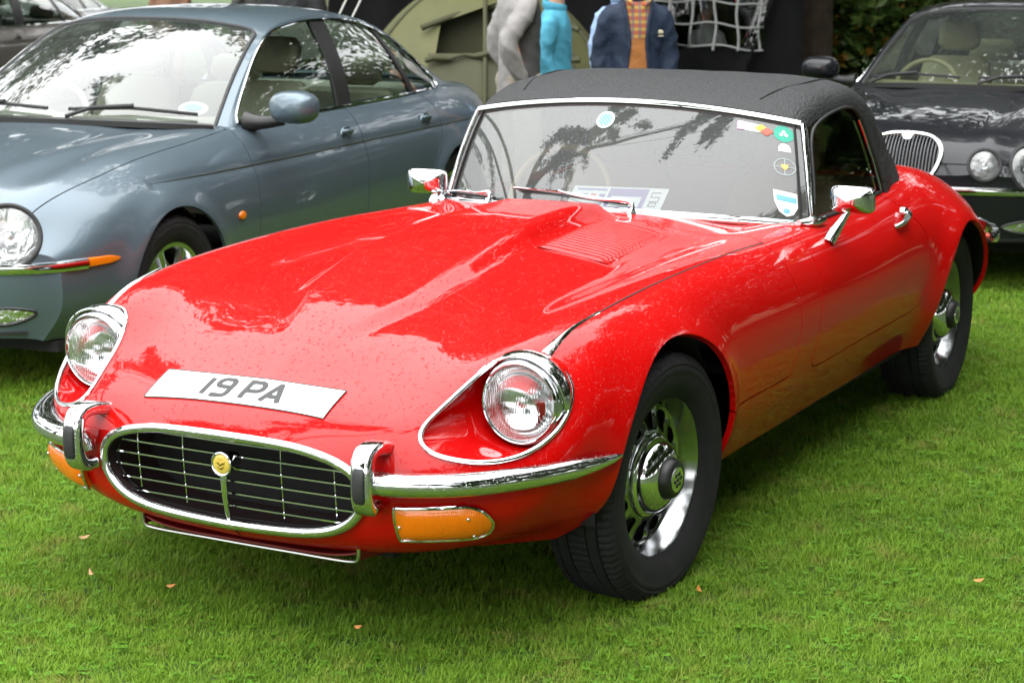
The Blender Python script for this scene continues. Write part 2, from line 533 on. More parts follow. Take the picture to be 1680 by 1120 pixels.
# ================================================================== the red roadster
# eight guide lines per half section, from the centre line over the wing crest to the sill, at stations from the mouth to the tail
RS = np.array([
 [(.838, 0, .521), (.836, .13, .519), (.830, .25, .507), (.822, .343, .474), (.815, .374, .425), (.812, .350, .360), (.815, .24, .312), (.820, 0, .300)],
 [(.765, 0, .572), (.762, .17, .570), (.755, .34, .562), (.765, .458, .532), (.785, .508, .440), (.775, .475, .335), (.768, .30, .272), (.768, 0, .255)],
 [(.650, 0, .622), (.645, .19, .620), (.630, .42, .622), (.652, .584, .582), (.680, .660, .460), (.665, .632, .335), (.665, .42, .250), (.670, 0, .225)],
 [(.470, 0, .692), (.465, .22, .690), (.460, .48, .700), (.450, .650, .714), (.465, .756, .600), (.475, .768, .440), (.480, .690, .310), (.500, .45, .225)],
 [(.250, 0, .752), (.250, .22, .750), (.250, .48, .758), (.250, .668, .768), (.250, .772, .675), (.250, .805, .500), (.250, .785, .360), (.250, .720, .250)],
 [(.000, 0, .797), (.000, .24, .793), (.000, .50, .787), (.000, .676, .792), (.000, .780, .700), (.000, .818, .520), (.000, .805, .370), (.000, .745, .250)],
 [(-.30, 0, .830), (-.30, .25, .822), (-.30, .50, .804), (-.30, .680, .806), (-.30, .782, .715), (-.30, .815, .530), (-.30, .795, .375), (-.30, .735, .250)],
 [(-.65, 0, .845), (-.65, .25, .834), (-.65, .50, .810), (-.65, .680, .812), (-.65, .782, .715), (-.65, .812, .530), (-.65, .785, .370), (-.65, .725, .250)],
 [(-1.00, 0, .842), (-1.00, .25, .832), (-1.00, .50, .809), (-1.00, .680, .806), (-1.00, .782, .705), (-1.00, .808, .525), (-1.00, .778, .370), (-1.00, .720, .250)],
 [(-1.35, 0, .828), (-1.35, .25, .822), (-1.35, .50, .804), (-1.35, .680, .800), (-1.35, .780, .698), (-1.35, .803, .520), (-1.35, .772, .370), (-1.35, .715, .250)],
 [(-1.80, 0, .830), (-1.80, .25, .826), (-1.80, .50, .812), (-1.80, .682, .805), (-1.80, .780, .698), (-1.80, .800, .520), (-1.80, .768, .370), (-1.80, .710, .250)],
 [(-2.20, 0, .850), (-2.20, .25, .849), (-2.20, .50, .842), (-2.20, .676, .828), (-2.20, .780, .715), (-2.20, .802, .530), (-2.20, .772, .380), (-2.20, .715, .260)],
 [(-2.667, 0, .865), (-2.667, .25, .868), (-2.667, .48, .870), (-2.667, .648, .842), (-2.667, .775, .725), (-2.667, .815, .540), (-2.667, .795, .395), (-2.667, .735, .280)],
 [(-3.08, 0, .805), (-3.08, .25, .806), (-3.08, .46, .800), (-3.08, .605, .768), (-3.08, .730, .668), (-3.08, .775, .520), (-3.08, .750, .400), (-3.08, .680, .300)],
 [(-3.42, 0, .700), (-3.42, .22, .700), (-3.41, .40, .693), (-3.40, .525, .665), (-3.38, .635, .590), (-3.37, .675, .490), (-3.38, .650, .400), (-3.40, .580, .320)],
 [(-3.64, 0, .570), (-3.635, .20, .570), (-3.62, .36, .562), (-3.60, .460, .545), (-3.57, .535, .510), (-3.56, .560, .460), (-3.57, .540, .400), (-3.59, .480, .340)],
])
def knots(A, axis):
    d = np.linalg.norm(np.diff(A, axis=axis), axis=2)
    return np.r_[0, np.cumsum(d.mean(axis=1-axis))]
NU, NV = 380, 190
ku = knots(RS, 0); kv = knots(RS[3:13], 1)
uq = np.sort(np.r_[np.linspace(0, ku[-1], NU)]); vq = np.linspace(0, kv[-1], NV)
S = cspline(ku, RS, uq)                      # NU x 8 x 3
S = np.moveaxis(cspline(kv, np.moveaxis(S, 1, 0), vq), 0, 1)   # NU x NV x 3
U2, V2 = np.meshgrid(uq, vq, indexing='ij')
X, Y, Z = S[..., 0].copy(), S[..., 1].copy(), S[..., 2].copy()
Y = np.maximum(Y, 0)
# power bulge along the middle of the bonnet
def bulge(X, Y):
    h = np.interp(X, [-1.2, -1.02, -.95, -.8, -.4, 0, .25, .42, .50], [0, .0, .040, .056, .054, .038, .019, .004, 0])
    w = np.interp(X, [-.95, -.5, 0, .25, .45], [.15, .175, .205, .185, .10])
    return h*(1-smooth(w-.042, w+.034, np.abs(Y)))
# soft crease line of the valley beside the wing
def valley(X, Y):
    a = np.interp(X, [-1.0, -.8, -.2, .25, .45], [0, .014, .016, .008, 0])
    return -a*np.exp(-((np.abs(Y)-.50)/.085)**2)
def louvre_zone(X, Y):
    t = np.clip((-.36-X)/.51, 0, 1)
    yi, yo = .188-.03*t, .435-.055*t
    m = smooth(-.885, -.865, X)*(1-smooth(-.365, -.345, X))*smooth(yi-.018, yi, np.abs(Y))*(1-smooth(yo, yo+.018, np.abs(Y)))
    return -.004*m
top = smooth(.45, .60, Z)*(Y < .66)
Z += (bulge(X, Y)+valley(X, Y)+louvre_zone(X, Y))*top
# rolled wheel-arch flares
AF = (.022, .335, .362); AR = (-2.655, .330, .352)
def arch_f(X, Z):
    r = np.hypot(X-AF[0], (Z-AF[1])*np.where(Z > AF[1], 1.0, .9))
    return r-AF[2]
def arch_r(X, Z):
    return np.hypot(X-AR[0], (Z-AR[1])*np.where(Z > AR[1], 1.0, .9))-AR[2]
side = smooth(.55, .70, Y)
Y += side*(.022*np.exp(-(np.maximum(arch_f(X, Z), 0)/.055)**1.5) + .034*np.exp(-(np.maximum(arch_r(X, Z), 0)/.075)**1.5))
BODY = np.stack([X, Y, Z, U2, V2], -1).reshape(-1, 5)
BF = grid_faces(NU, NV, flip=False)
_n = vnormals(BODY, BF)
if _n[(NU//2)*NV+5, 2] < 0:
    BF = [tuple(reversed(f)) for f in BF]
V3 = kv[3]
# a search tree of the whole uncut skin (both halves) to lay badges, plates and stickers on
_sk = BODY[:, :3].reshape(NU, NV, 3)[::2, ::2]
_sf = grid_faces(_sk.shape[0], _sk.shape[1])
if vnormals(_sk.reshape(-1, 3), _sf)[(NU//4)*_sk.shape[1]+5, 2] < 0: _sf = [tuple(reversed(f)) for f in _sf]
_sv = _sk.reshape(-1, 3)
_tri = [(f[0], f[1], f[2]) for f in _sf]+[(f[0], f[2], f[3]) for f in _sf]
_tri = _tri+[tuple(i+len(_sv) for i in reversed(f)) for f in _tri]
SKIN = BVHTree.FromPolygons(np.vstack([_sv, _sv*[1, -1, 1]]).tolist(), _tri, all_triangles=True)
def skin_z(x, y):
    h = SKIN.ray_cast(Vector((x, y, 1.6)), Vector((0, 0, -1)))
    return h[0].z if h[0] is not None else .8, (h[1] if h[1] is not None else Vector((0, 0, 1)))
def skin_y(x, z, sgn=1):
    h = SKIN.ray_cast(Vector((x, sgn*1.6, z)), Vector((0, -sgn, 0)))
    return (h[0].y, h[1]) if h[0] is not None else (sgn*.78, Vector((0, sgn, 0)))
def skin_x(y, z):
    h = SKIN.ray_cast(Vector((2, y, z)), Vector((-1, 0, 0)))
    return (h[0].x, h[1]) if h[0] is not None else (.8, Vector((1, 0, 0)))

# outlines on the skin
LAMP = curve([(.478, .560), (.503, .528), (.560, .508), (.628, .500), (.697, .517), (.735, .568), (.728, .640), (.680, .692), (.625, .712), (.570, .705), (.520, .655), (.490, .600)], 96, True)
def bonnet_rear(X, Y, Z):
    # positive on the bonnet
    up = np.interp(Z, [.42, .50, .56, .65, .74, .80, .82], [-.815, -.865, -.885, -.895, -.875, -.88, -.90])
    topx = np.interp(np.abs(Y), [0, .35, .50, .60, .665, .70], [-.985, -.985, -.985, -.955, -.90, -.88])
    return np.where(Z > .78, X-np.where(np.abs(Y) < .66, topx, up), X-up)
DOOR = curve([(-1.13, .772), (-1.105, .70), (-1.075, .60), (-1.045, .50), (-1.035, .435), (-1.07, .418), (-1.5, .418), (-2.10, .424), (-2.16, .44), (-2.215, .50), (-2.235, .60), (-2.20, .70), (-2.12, .775), (-2.06, .84)], 160)
DOOR = np.vstack([DOOR, [(-2.06, 1.2), (-1.13, 1.2)]])

car = thing('red_roadster', 'glossy red vintage convertible with black soft top in the foreground', 'car')
V, F = BODY, BF
# wheel openings
V, F = clip(V, F, np.where(V[:, 1] > .35, arch_f(V[:, 0], V[:, 2]), 1))
V, F = clip(V, F, np.where(V[:, 1] > .35, arch_r(V[:, 0], V[:, 2]), 1))
# headlamp opening
s = sdf_poly(LAMP, V[:, 1], V[:, 2])
V, F = clip(V, F, np.where(V[:, 0] > .2, -s, 1))
# cockpit opening, under windscreen and soft top
def cockpit(X, Y):
    d = np.minimum(np.minimum(X+2.40, -1.20-X+.0), .615-np.abs(Y))
    xs = -1.19-.16*(np.abs(Y)/.62)**2
    return np.minimum(np.minimum(X+2.42, xs-X), .625-np.abs(Y))
V, F = clip(V, F, np.where(V[:, 2] > .7, -cockpit(V[:, 0], V[:, 1]), 1))
G = .0022
# bonnet clamshell
br = bonnet_rear(V[:, 0], V[:, 1], V[:, 2])
low = np.where((V[:, 0] < .0), V[:, 2]-.432, 1)
fb = np.minimum(br, low)
def panel(name, VF, f, m='red_paint', depth=.014, parent=car, both=True):
    V, F = clip(VF[0], VF[1], f)
    return V, F
bV, bF = clip(V, F, fb-G)
seam = np.where((bV[:, 0] < .46), np.abs(bV[:, 4]-V3)-.0035, 1)     # flange joint along each wing crest
bV, bF = clip(bV, bF, seam)
rV, rF = clip(V, F, -fb-G)
dfun = np.where(rV[:, 1] > .45, sdf_poly(DOOR, rV[:, 0], rV[:, 2]), -1)
dV, dF = clip(rV, rF, dfun-G)
rV, rF = clip(rV, rF, -dfun-G)
sillf = np.where((rV[:, 0] > -2.32), .425-rV[:, 2], -1)
def flanged(V, F, d=.016):
    keep = (V[:, 1] > .012) & (V[:, 0] < .805)    # not along the centre line or round the mouth
    return flange(V, F, d, keep)
def weld_centre(V, F):
    A = flanged(V, F); B = mirror(*A)
    Vm, Fm = merge(A, B)
    # weld the two halves on the centre line
    key = {}
    rem = list(range(len(Vm)))
    for i in np.nonzero(np.abs(Vm[:, 1]) < 1e-6)[0]:
        k = (round(Vm[i, 0], 5), round(Vm[i, 2], 5))
        if k in key: rem[i] = key[k]
        else: key[k] = i
    return Vm, [tuple(rem[i] for i in f) for f in Fm]
bonnet = mobj('bonnet', weld_centre(bV, bF), 'red_paint', car)
tub = mobj('body_shell', weld_centre(rV, rF), 'red_paint', car)
doorL = mobj('door', flanged(dV, dF), 'red_paint', car)
doorR = mobj('door', mirror(*flanged(dV, dF)), 'red_paint', car)
# added black sheet under the skin that puts shade behind the shut lines
iV, iF = BODY, BF
iV, iF = clip(iV, iF, np.where(iV[:, 1] > .30, arch_f(iV[:, 0], iV[:, 2])-.03, 1))
iV, iF = clip(iV, iF, np.where(iV[:, 1] > .30, arch_r(iV[:, 0], iV[:, 2])-.03, 1))
iV, iF = clip(iV, iF, np.where(iV[:, 2] > .7, -cockpit(iV[:, 0], iV[:, 1])-.01, 1))
s = sdf_poly(LAMP, iV[:, 1], iV[:, 2]); iV, iF = clip(iV, iF, np.where(iV[:, 0] > .2, -s-.03, 1))
iV, iF = clip(iV, iF, .70-iV[:, 0])
_N = vnormals(iV, iF); iV = iV.copy(); iV[:, :3] -= _N*.012
mobj('shade_shell', merge((iV, iF), mirror(iV, iF)), 'dark_cavity', car)
# floor pan and wheel wells
fp = []
fp.append(box((-1.2, 0, .235), (2.7, 1.36, .03)))
fp.append(box((-1.55, 0, .20), (1.2, .25, .10)))
fp.append(box((.35, 0, .24), (.6, .7, .04)))
mobj('floor_pan', merge(*fp), 'dark_cavity', car)
def well(cx, cz, r, y0, y1):
    a = np.linspace(-.12, np.pi+.12, 40)
    rows = [[(cx+(r+.012)*math.cos(t), y, cz+(r+.012)*math.sin(t)) for t in a] for y in (y0, y1)]
    V, F = loft(rows)
    c = [(cx, y0, cz)]+[tuple(p) for p in rows[0]]
    return merge((V, F), (np.array(c), [(0, i+1, i+2) for i in range(len(a)-1)]))
for (cx, cz, r, y1) in ((AF[0], AF[1], AF[2], .76), (AR[0], AR[1], AR[2], .74)):
    w = well(cx, cz, r, .42, y1)
    mobj('wheel_well', w, 'dark_cavity', car); mobj('wheel_well', mirror(*w), 'dark_cavity', car)

# ---- wheels (origin at the hub, outer face towards +y)
def tyre_mesh(Ro, w, rim_r, blocks=70):
    h = w/2
    prof = [(rim_r-.008, -h*.72), (rim_r+.012, -h*.86), (rim_r+.05, -h*1.0), (Ro-.045, -h*1.0), (Ro-.018, -h*.93), (Ro-.004, -h*.80)]
    gx = [-.62, -.60, -.585, -.565, -.30, -.285, -.265, -.25, .25, .265, .285, .30, .565, .585, .60, .62]
    for i, g in enumerate(gx):
        deep = (i % 4) in (1, 2)
        prof.append((Ro-(.008 if deep else 0)-.002*abs(g), h*g))
    prof += [(Ro-.004, h*.80), (Ro-.018, h*.93), (Ro-.030, h*.985), (Ro-.034, h*.97), (Ro-.040, h*1.0), (rim_r+.062, h*1.0), (rim_r+.058, h*.985), (rim_r+.050, h*.995), (rim_r+.012, h*.88), (rim_r-.008, h*.74)]
    k = blocks*4
    V, F = lathe(prof, k, 'y')
    V = V.reshape(k, len(prof), 3)
    r = np.hypot(V[..., 0], V[..., 2]); idx = np.arange(k) % 4
    sh = np.abs(V[..., 1])/h
    cutm = ((idx == 0)[:, None])*((sh > .60) & (sh < .97) & (r > Ro-.03))*.004
    cutm = cutm+((idx == 2)[:, None])*((sh < .26) & (r > Ro-.012))*.003
    sc = (r-cutm)/r
    V = V.copy(); V[..., 0] *= sc; V[..., 2] *= sc
    return V.reshape(-1, 3), F
def build_roadster_wheel():
    p = {}
    p['tyre'] = (tyre_mesh(.325, .200, .213, 96), 'tyre_rubber')
    # pressed-steel rim: lip, barrel, then a dished disc pierced by twelve slots round its edge
    rim = [(.196, -.085), (.204, -.088), (.188, -.075), (.172, -.06), (.168, .02), (.178, .045), (.188, .066), (.193, .074), (.2015, .082), (.2065, .084), (.2075, .080), (.204, .072), (.190, .060)]
    p['rim'] = (lathe(rim[4:], 96), 'wheel_chrome')
    barrel = lathe([(.196, -.085), (.172, -.06), (.168, .02)], 64)
    p['barrel'] = (barrel, 'steel')
    # spider: between r=.095 and r=.172, 12 windows
    n = 12; rows = []
    K = n*16
    prof = np.array([(.085, .034), (.100, .037), (.108, .035), (.118, .029), (.130, .022), (.142, .017), (.154, .015), (.164, .018), (.171, .026)])
    V, F = lathe(prof, K)
    a = np.arctan2(V[:, 0], V[:, 2]); r = np.hypot(V[:, 0], V[:, 2])
    da = (a/(2*np.pi)*n) % 1-.5
    # rounded window, wider outside
    hw = np.interp(r, [.105, .16], [.25, .33])
    rr = (r-.137)/.027
    f = (np.abs(da)/hw)**4+np.abs(rr)**4-1
    # press the webs into ridges
    V = V.copy(); V[:, 1] += .006*np.exp(-((np.abs(da)-.5)/.16)**2)*smooth(.10, .125, r)*(1-smooth(.155, .17, r))
    V, F = clip(np.c_[V, f], F, f)
    V, F = flange(V[:, :3], F, .012)
    p['spider'] = ((V, F), 'wheel_chrome')
    p['back_plate'] = (lathe([(.0, -.01), (.166, -.012)], 32), 'dark_cavity')
    cap = [(.100, .030), (.1025, .040), (.101, .047), (.096, .051), (.091, .052), (.0895, .056), (.088, .062), (.084, .071), (.075, .081), (.064, .088), (.054, .092), (.046, .093)]
    p['hub_cap'] = (lathe(cap, 64), 'chrome')
    p['hub_cap_centre'] = (lathe([(.052, .088), (.0515, .094), (.048, .104), (.043, .113), (.040, .1155), (.030, .116)], 48), 'black_satin')
    p['badge'] = (lathe([(.0305, .114), (.030, .1175), (.022, .1185), (.0, .119)], 32), 'chrome')
    dots = []
    for i in range(7):
        rr = 0 if i == 0 else .0145
        t = lathe([(.0055, 0), (.005, .002), (.0, .0026)], 10)
        dots.append(tf(t, (rr*math.cos(i*math.pi/3), .1182, rr*math.sin(i*math.pi/3))))
    p['badge_mark'] = (merge(*dots), 'black_satin')
    ob = {}
    for k, (vf, m) in p.items():
        if k != 'tyre': vf = (np.asarray(vf[0])[:, :3]*[1.085, 1, 1.085], vf[1])
        o = mobj(k, vf, m); ob[k] = o
    return ob
RW = build_roadster_wheel()
def put_wheel(parts, parent, loc, rz, spin, tyre_name='wheel'):
    w = bpy.data.objects.new(tyre_name, parts['tyre'].data); COL.objects.link(w)
    # the wheel is one part of the car; its tyre is the wheel's own mesh, the rest are sub-parts
    w.parent = parent; w.location = loc; w.rotation_mode = 'ZYX'
    w.rotation_euler = (0, spin, rz)
    for k, o in parts.items():
        if k == 'tyre': continue
        c = bpy.data.objects.new(k, o.data); COL.objects.link(c); c.parent = w
    return w
put_wheel(RW, car, (0, .690, .323), R(-4), R(11))
put_wheel(RW, car, (0, -.690, .323), R(180-4), R(40))
put_wheel(RW, car, (-2.667, .680, .323), 0, R(70))
put_wheel(RW, car, (-2.667, -.680, .323), R(180), R(20))
for o in RW.values(): bpy.data.objects.remove(o)
mat('sticker_pale', (.45, .68, .60), rough=.5)
# ---- front end brightwork
ringL = S[0].copy(); ringL[:, 1] = np.maximum(ringL[:, 1], 0)
ring = np.vstack([ringL, (ringL*[1, -1, 1])[::-1][1:-1]])
ring = resample(ring, 160, True)
mr = ring.copy(); mr[:, 0] += .006
mobj('mouth_surround', sweep(mr, circ(.0125, 12, .0105), closed=True), 'wet_chrome', car)
# tunnel behind the mouth and the dark core matrix
rows = []
for k, (dx, sc) in enumerate(((.0, .985), (-.04, .97), (-.10, .95), (-.16, .93))):
    q = ring.copy(); c = np.array([0, 0, .415]); q = (q-c)*[1, sc, sc]+c; q[:, 0] += dx; rows.append(q)
mobj('mouth_tunnel', loft(rows, closed=True), 'mesh_black', car)
mobj('radiator_core', box((.655, 0, .41), (.02, .80, .30)), 'dark_cavity', car)
def ring_half(z):
    h = ringL[(ringL[:, 2] <= .528)]
    # half width of the mouth at height z, on the wide side of the outline
    zs = ringL[:, 2]; i = np.argmax(zs < z); j = max(i-1, 0)
    t = (zs[j]-z)/max(zs[j]-zs[i], 1e-6)
    return ringL[j, 1]*(1-t)+ringL[i, 1]*t
def mouth_x(y, z): return .836-.11*y*y*1.3-.10*max(0, .45-z)-.018
gr_ = ring.copy(); gr_ = (gr_-[0, 0, .415])*[1, .965, .95]+[0, 0, .415]; gr_[:, 0] -= .03
grille = mobj('grille', sweep(gr_, circ(.003, 6), closed=True), 'black_satin', car)
for i in range(6):
    z = .496-.0315*i
    hw = ring_half(z)-.012
    ys = np.linspace(-hw, hw, 33)
    P = np.array([(mouth_x(y, z), y, z+.004*(1-(y/.36)**2)) for y in ys])
    prof = np.array([(.0018, -.006), (.0018, .006), (-.0018, .006), (-.0018, -.006)])
    mobj('grille_bar', sweep(P, prof, up=(0, 0, 1)), 'chrome', grille)
for y in (-.285, -.142, .142, .285):
    zt = .515-.35*y*y; zb = .322+.3*y*y
    P = [(mouth_x(y, z)-.006, y, z) for z in np.linspace(zb, zt, 9)]
    mobj('grille_upright', tube(P, .0022, 6), 'chrome', grille)
# round badge on a tapering stem
bx = .842
emb = mobj('emblem', tf(lathe([(.0, -.045), (.021, -.045), (.026, -.020), (.0295, -.006), (.0305, .002), (.0295, .007), (.027, .0085), (.0245, .0075), (.0232, .0055)], 40, 'x'), (bx, 0, .452)), 'chrome', car)
mobj('emblem_face', tf(lathe([(.0235, .0060), (.018, .0085), (.011, .0080), (.0, .0085)], 32, 'x'), (bx, 0, .452)), 'gold_enamel', emb)
mobj('emblem_relief', merge(*[tf(lathe([(.006*s_, 0), (.005*s_, .003), (0, .0042)], 12, 'x'), (bx+.0075, dy, .452+dz)) for dy, dz, s_ in ((0, .001, 1.2), (.007, .005, .7), (-.007, .005, .7), (0, -.008, .8), (.006, -.005, .6), (-.006, -.005, .6))]), 'gold', emb)
st = [(bx-.004, 0, .430), (bx-.004, 0, .41), (bx-.008, 0, .37), (bx-.016, 0, .33), (bx-.024, 0, .306)]
mobj('emblem_stem', sweep(curve(st, 16), circ(.009, 10, .0085), scale=np.linspace(1.15, .72, 16)), 'chrome', emb)

def ovr(sgn):
    P = curve([(.775, .405, .528), (.835, .410, .538), (.868, .412, .530), (.882, .414, .502), (.884, .415, .46), (.880, .414, .425), (.865, .412, .406), (.83, .408, .402)], 40)
    a = np.linspace(0, 2*np.pi, 24, endpoint=False)
    c, s_ = np.cos(a), np.sin(a)
    prof = np.stack([.027*np.sign(c)*np.abs(c)**.45, .017*np.sign(s_)*np.abs(s_)**.8], 1)
    vf = sweep(P, prof, up=(0, 1, 0))
    vf = vf if sgn > 0 else mirror(*vf)
    o = mobj('overrider', vf, 'wet_chrome', car)
    Q = curve([(.896, .415, .505), (.9005, .415, .485), (.901, .415, .45), (.896, .415, .425)], 20)
    pad = sweep(Q, np.stack([.0165*np.sign(c)*np.abs(c)**.45, .006*s_], 1), up=(0, 1, 0), scale=np.interp(np.linspace(0, 1, 20), [0, .1, .9, 1], [.75, 1, 1, .75]))
    pad = pad if sgn > 0 else mirror(*pad)
    mobj('rubber_pad', pad, 'black_rubber', o)
for sgn in (1, -1): ovr(sgn)
def bumper(sgn):
    P = curve([(.862, .40, .462), (.856, .45, .462), (.822, .548, .463), (.750, .645, .464), (.620, .735, .466), (.475, .797, .468), (.372, .818, .470)], 60)
    # blade: flat top, rounded face (normal = up, binormal = outwards)
    prof = np.array([(.020, -.052), (.025, -.030), (.027, -.006), (.023, .009), (.014, .017), (0, .019), (-.012, .017), (-.022, .009), (-.027, -.004), (-.026, -.026), (-.018, -.040)])
    sc = np.interp(np.linspace(0, 1, 60), [0, .75, .95, 1], [1, .92, .45, .12])
    vf = sweep(P, prof, up=(0, 0, 1), scale=sc)
    T, N, B = frames(P, up=(0, 0, 1))
    if B[10]@np.array([1, 1, 0]) < 0:
        prof[:, 1] *= -1; vf = sweep(P, prof[::-1], up=(0, 0, 1), scale=sc)
    vf = vf if sgn > 0 else mirror(*vf)
    return mobj('bumper', vf, 'wet_chrome', car)
for sgn in (1, -1): bumper(sgn)
# amber indicator lamps below the bumper
def indicator(sgn):
    y0, y1 = .452, .640
    out = []
    nu, nv = 44, 18
    def corner(s_):  # outline half height along the length, rounded outboard end
        return .0385*np.where(s_ < .72, 1, np.sqrt(np.clip(1-((s_-.72)/.28)**2, 0, 1)))
    s_ = np.linspace(0, 1, nu)
    rows = []; rim = []
    for a in s_:
        hh = float(corner(a)); row = []
        for b in np.linspace(-1, 1, nv):
            y = y0+(y1-y0)*a; z = .362+.010*a+b*max(hh, .001)
            x, n_ = skin_x(y, z)
            dome = .014+.010*(1-abs(b)**4)*min(1, 6*a+.2)*min(1, 5*(1-a)+.15)
            row.append(np.array([x, y, z])+np.array(n_[:])*dome)
        rows.append(row)
    rows = np.array(rows)
    V, F = loft(rows)
    if vnormals(V, F)[nv*20+9] @ np.array([1, .5, 0]) < 0: F = [tuple(reversed(f)) for f in F]
    edge = np.vstack([rows[:, 0], rows[::-1, -1][0:], rows[0, ::-1][1:-1]])
    base = []
    V, F = flange(V, F, .03)
    edge = resample(edge, 90, True)
    rimv = sweep(edge, circ(.0042, 8), closed=True)
    A, Bm = (V, F), rimv
    if sgn < 0: A, Bm = mirror(*A), mirror(*Bm)
    o = mobj('indicator', A, 'amber_lens', car)
    mobj('indicator_rim', Bm, 'chrome', o)
    sc = []
    for a, b in ((.06, 0), (.80, .45), (.80, -.55)):
        i, j = int(a*(nu-1)), int((b+1)/2*(nv-1)); p = rows[i, j]
        Cs = tf(lathe([(.004, 0), (.0035, .003), (0, .004)], 10, 'x'), p)
        mobj('screw', Cs if sgn > 0 else mirror(*Cs), 'chrome', o)
for sgn in (1, -1): indicator(sgn)
# headlamps: open scoop in the wing, lamp at its back, chrome peak over it, bright bead round the opening
HL = np.array([.532, .630, .608])
LC = []
for y, z in LAMP:
    h = SKIN.ray_cast(Vector((1.2, y, z)), Vector((-1, 0, 0)))
    LC.append(h[0][:])
LC = np.array(LC)
for _ in range(2): LC[:, 0] = (np.roll(LC[:, 0], 1)+LC[:, 0]*2+np.roll(LC[:, 0], -1))/4
ang = np.arctan2(LC[:, 2]-HL[2], LC[:, 1]-HL[1])
def headlamp(sgn):
    fx = (lambda vf: vf) if sgn > 0 else (lambda vf: mirror(*vf))
    cy = HL[1]+.106*np.cos(ang); cz = HL[2]+.106*np.sin(ang)
    C1 = np.stack([np.full_like(cy, .505), cy, cz], 1)
    C0 = np.stack([np.full_like(cy, .40), cy, cz], 1)
    rows = []
    for t in np.linspace(0, 1, 9):
        p = LC*(1-t)+C1*t
        # hollow: sink below the straight line, more where the opening is far from the lamp
        L = np.linalg.norm(LC-C1, axis=1)
        p[:, 0] -= .22*L*np.sin(np.pi*t)*smooth(.05, .25, L)
        if t > 0: pass
        rows.append(p)
    rows.append(C0)
    V, F = loft(rows, closed=True)
    bowl = mobj('lamp_scoop', fx((V, [tuple(reversed(f)) for f in F])), 'red_paint', car)
    N_ = np.array([SKIN.find_nearest(Vector(p))[1][:] for p in LC])
    bead = LC+N_*.002
    mobj('lamp_bead', fx(sweep(bead, circ(.0062, 10), closed=True)), 'chrome', bowl)
    lamp = mobj('headlamp', fx(tf(lathe([(.104, -.055), (.104, -.008), (.1025, .002), (.100, .006), (.098, .004), (.0972, .008), (.096, .014), (.0945, .016), (.0925, .015), (.0915, .010), (.091, .004)], 64, 'x'), HL)), 'chrome', car)
    lens = [(.0915*math.cos(t), .004+.034*math.sin(t)) for t in np.linspace(0, np.pi/2, 14)]
    lens = lens + [(.0915*math.cos(t)*.985, -.0+.034*math.sin(t)) for t in np.linspace(np.pi/2, 0, 14)]
    mobj('lens', fx(tf(lathe(lens, 64, 'x'), HL)), 'lens_glass', lamp)
    bowlp = [(.087*math.cos(t), .000-.055*math.sin(t)) for t in np.linspace(0, np.pi/2, 12)]
    V, F = lathe(bowlp, 48, 'x'); mobj('reflector', fx(tf((V, [tuple(reversed(f)) for f in F]), HL)), 'chrome', lamp)
    bulb = merge(tf(lathe([(.0, -.05), (.012, -.05), (.012, -.02), (.016, -.012), (.014, .0), (.0, .004)], 16, 'x'), HL))
    mobj('bulb', fx(bulb), 'steel', lamp)
    # peak: from the rear part of the bead forward over the lamp ring
    sel = [i for i in range(len(ang)) if R(-12) < ang[i] < R(152)]
    sel = sorted(sel, key=lambda i: ang[i])
    A = bead[sel]+N_[sel]*.003
    aa = ang[sel]
    e = np.sin(np.pi*np.clip((aa-aa[0])/(aa[-1]-aa[0]), 0, 1))**.5
    Bc = np.stack([HL[0]-.030+.034*e, HL[1]+(.108+.001*e)*np.cos(aa), HL[2]+(.108+.001*e)*np.sin(aa)], 1)
    rows = []
    for t in np.linspace(-.12, 1, 13):
        p = A*(1-t)+Bc*t
        up = np.stack([np.zeros(len(aa)), np.cos(aa), np.sin(aa)], 1)
        p = p+up*(.010*np.sin(np.pi*max(t, 0))*e)[:, None]
        if t < 0: p = A+N_[sel]*(.001)-(Bc-A)*0.0+(A-Bc)/np.maximum(np.linalg.norm(A-Bc, axis=1), 1e-6)[:, None]*(.008*e)[:, None]
        rows.append(p)
    V, F = loft(rows)
    if vnormals(V, F)[len(sel)*6+len(sel)//2, 2] < 0: F = [tuple(reversed(f)) for f in F]
    V, F = thicken(V, F, .004)
    mobj('lamp_peak', fx((V, F)), 'wet_chrome', lamp)
    rg = np.stack([HL[0]+.004-.03*(1-e), HL[1]+.110*np.cos(aa), HL[2]+.110*np.sin(aa)], 1)
    mobj('peak_rib', fx(tube(rg, .0035, 8)), 'chrome', lamp)
for sgn in (1, -1): headlamp(sgn)
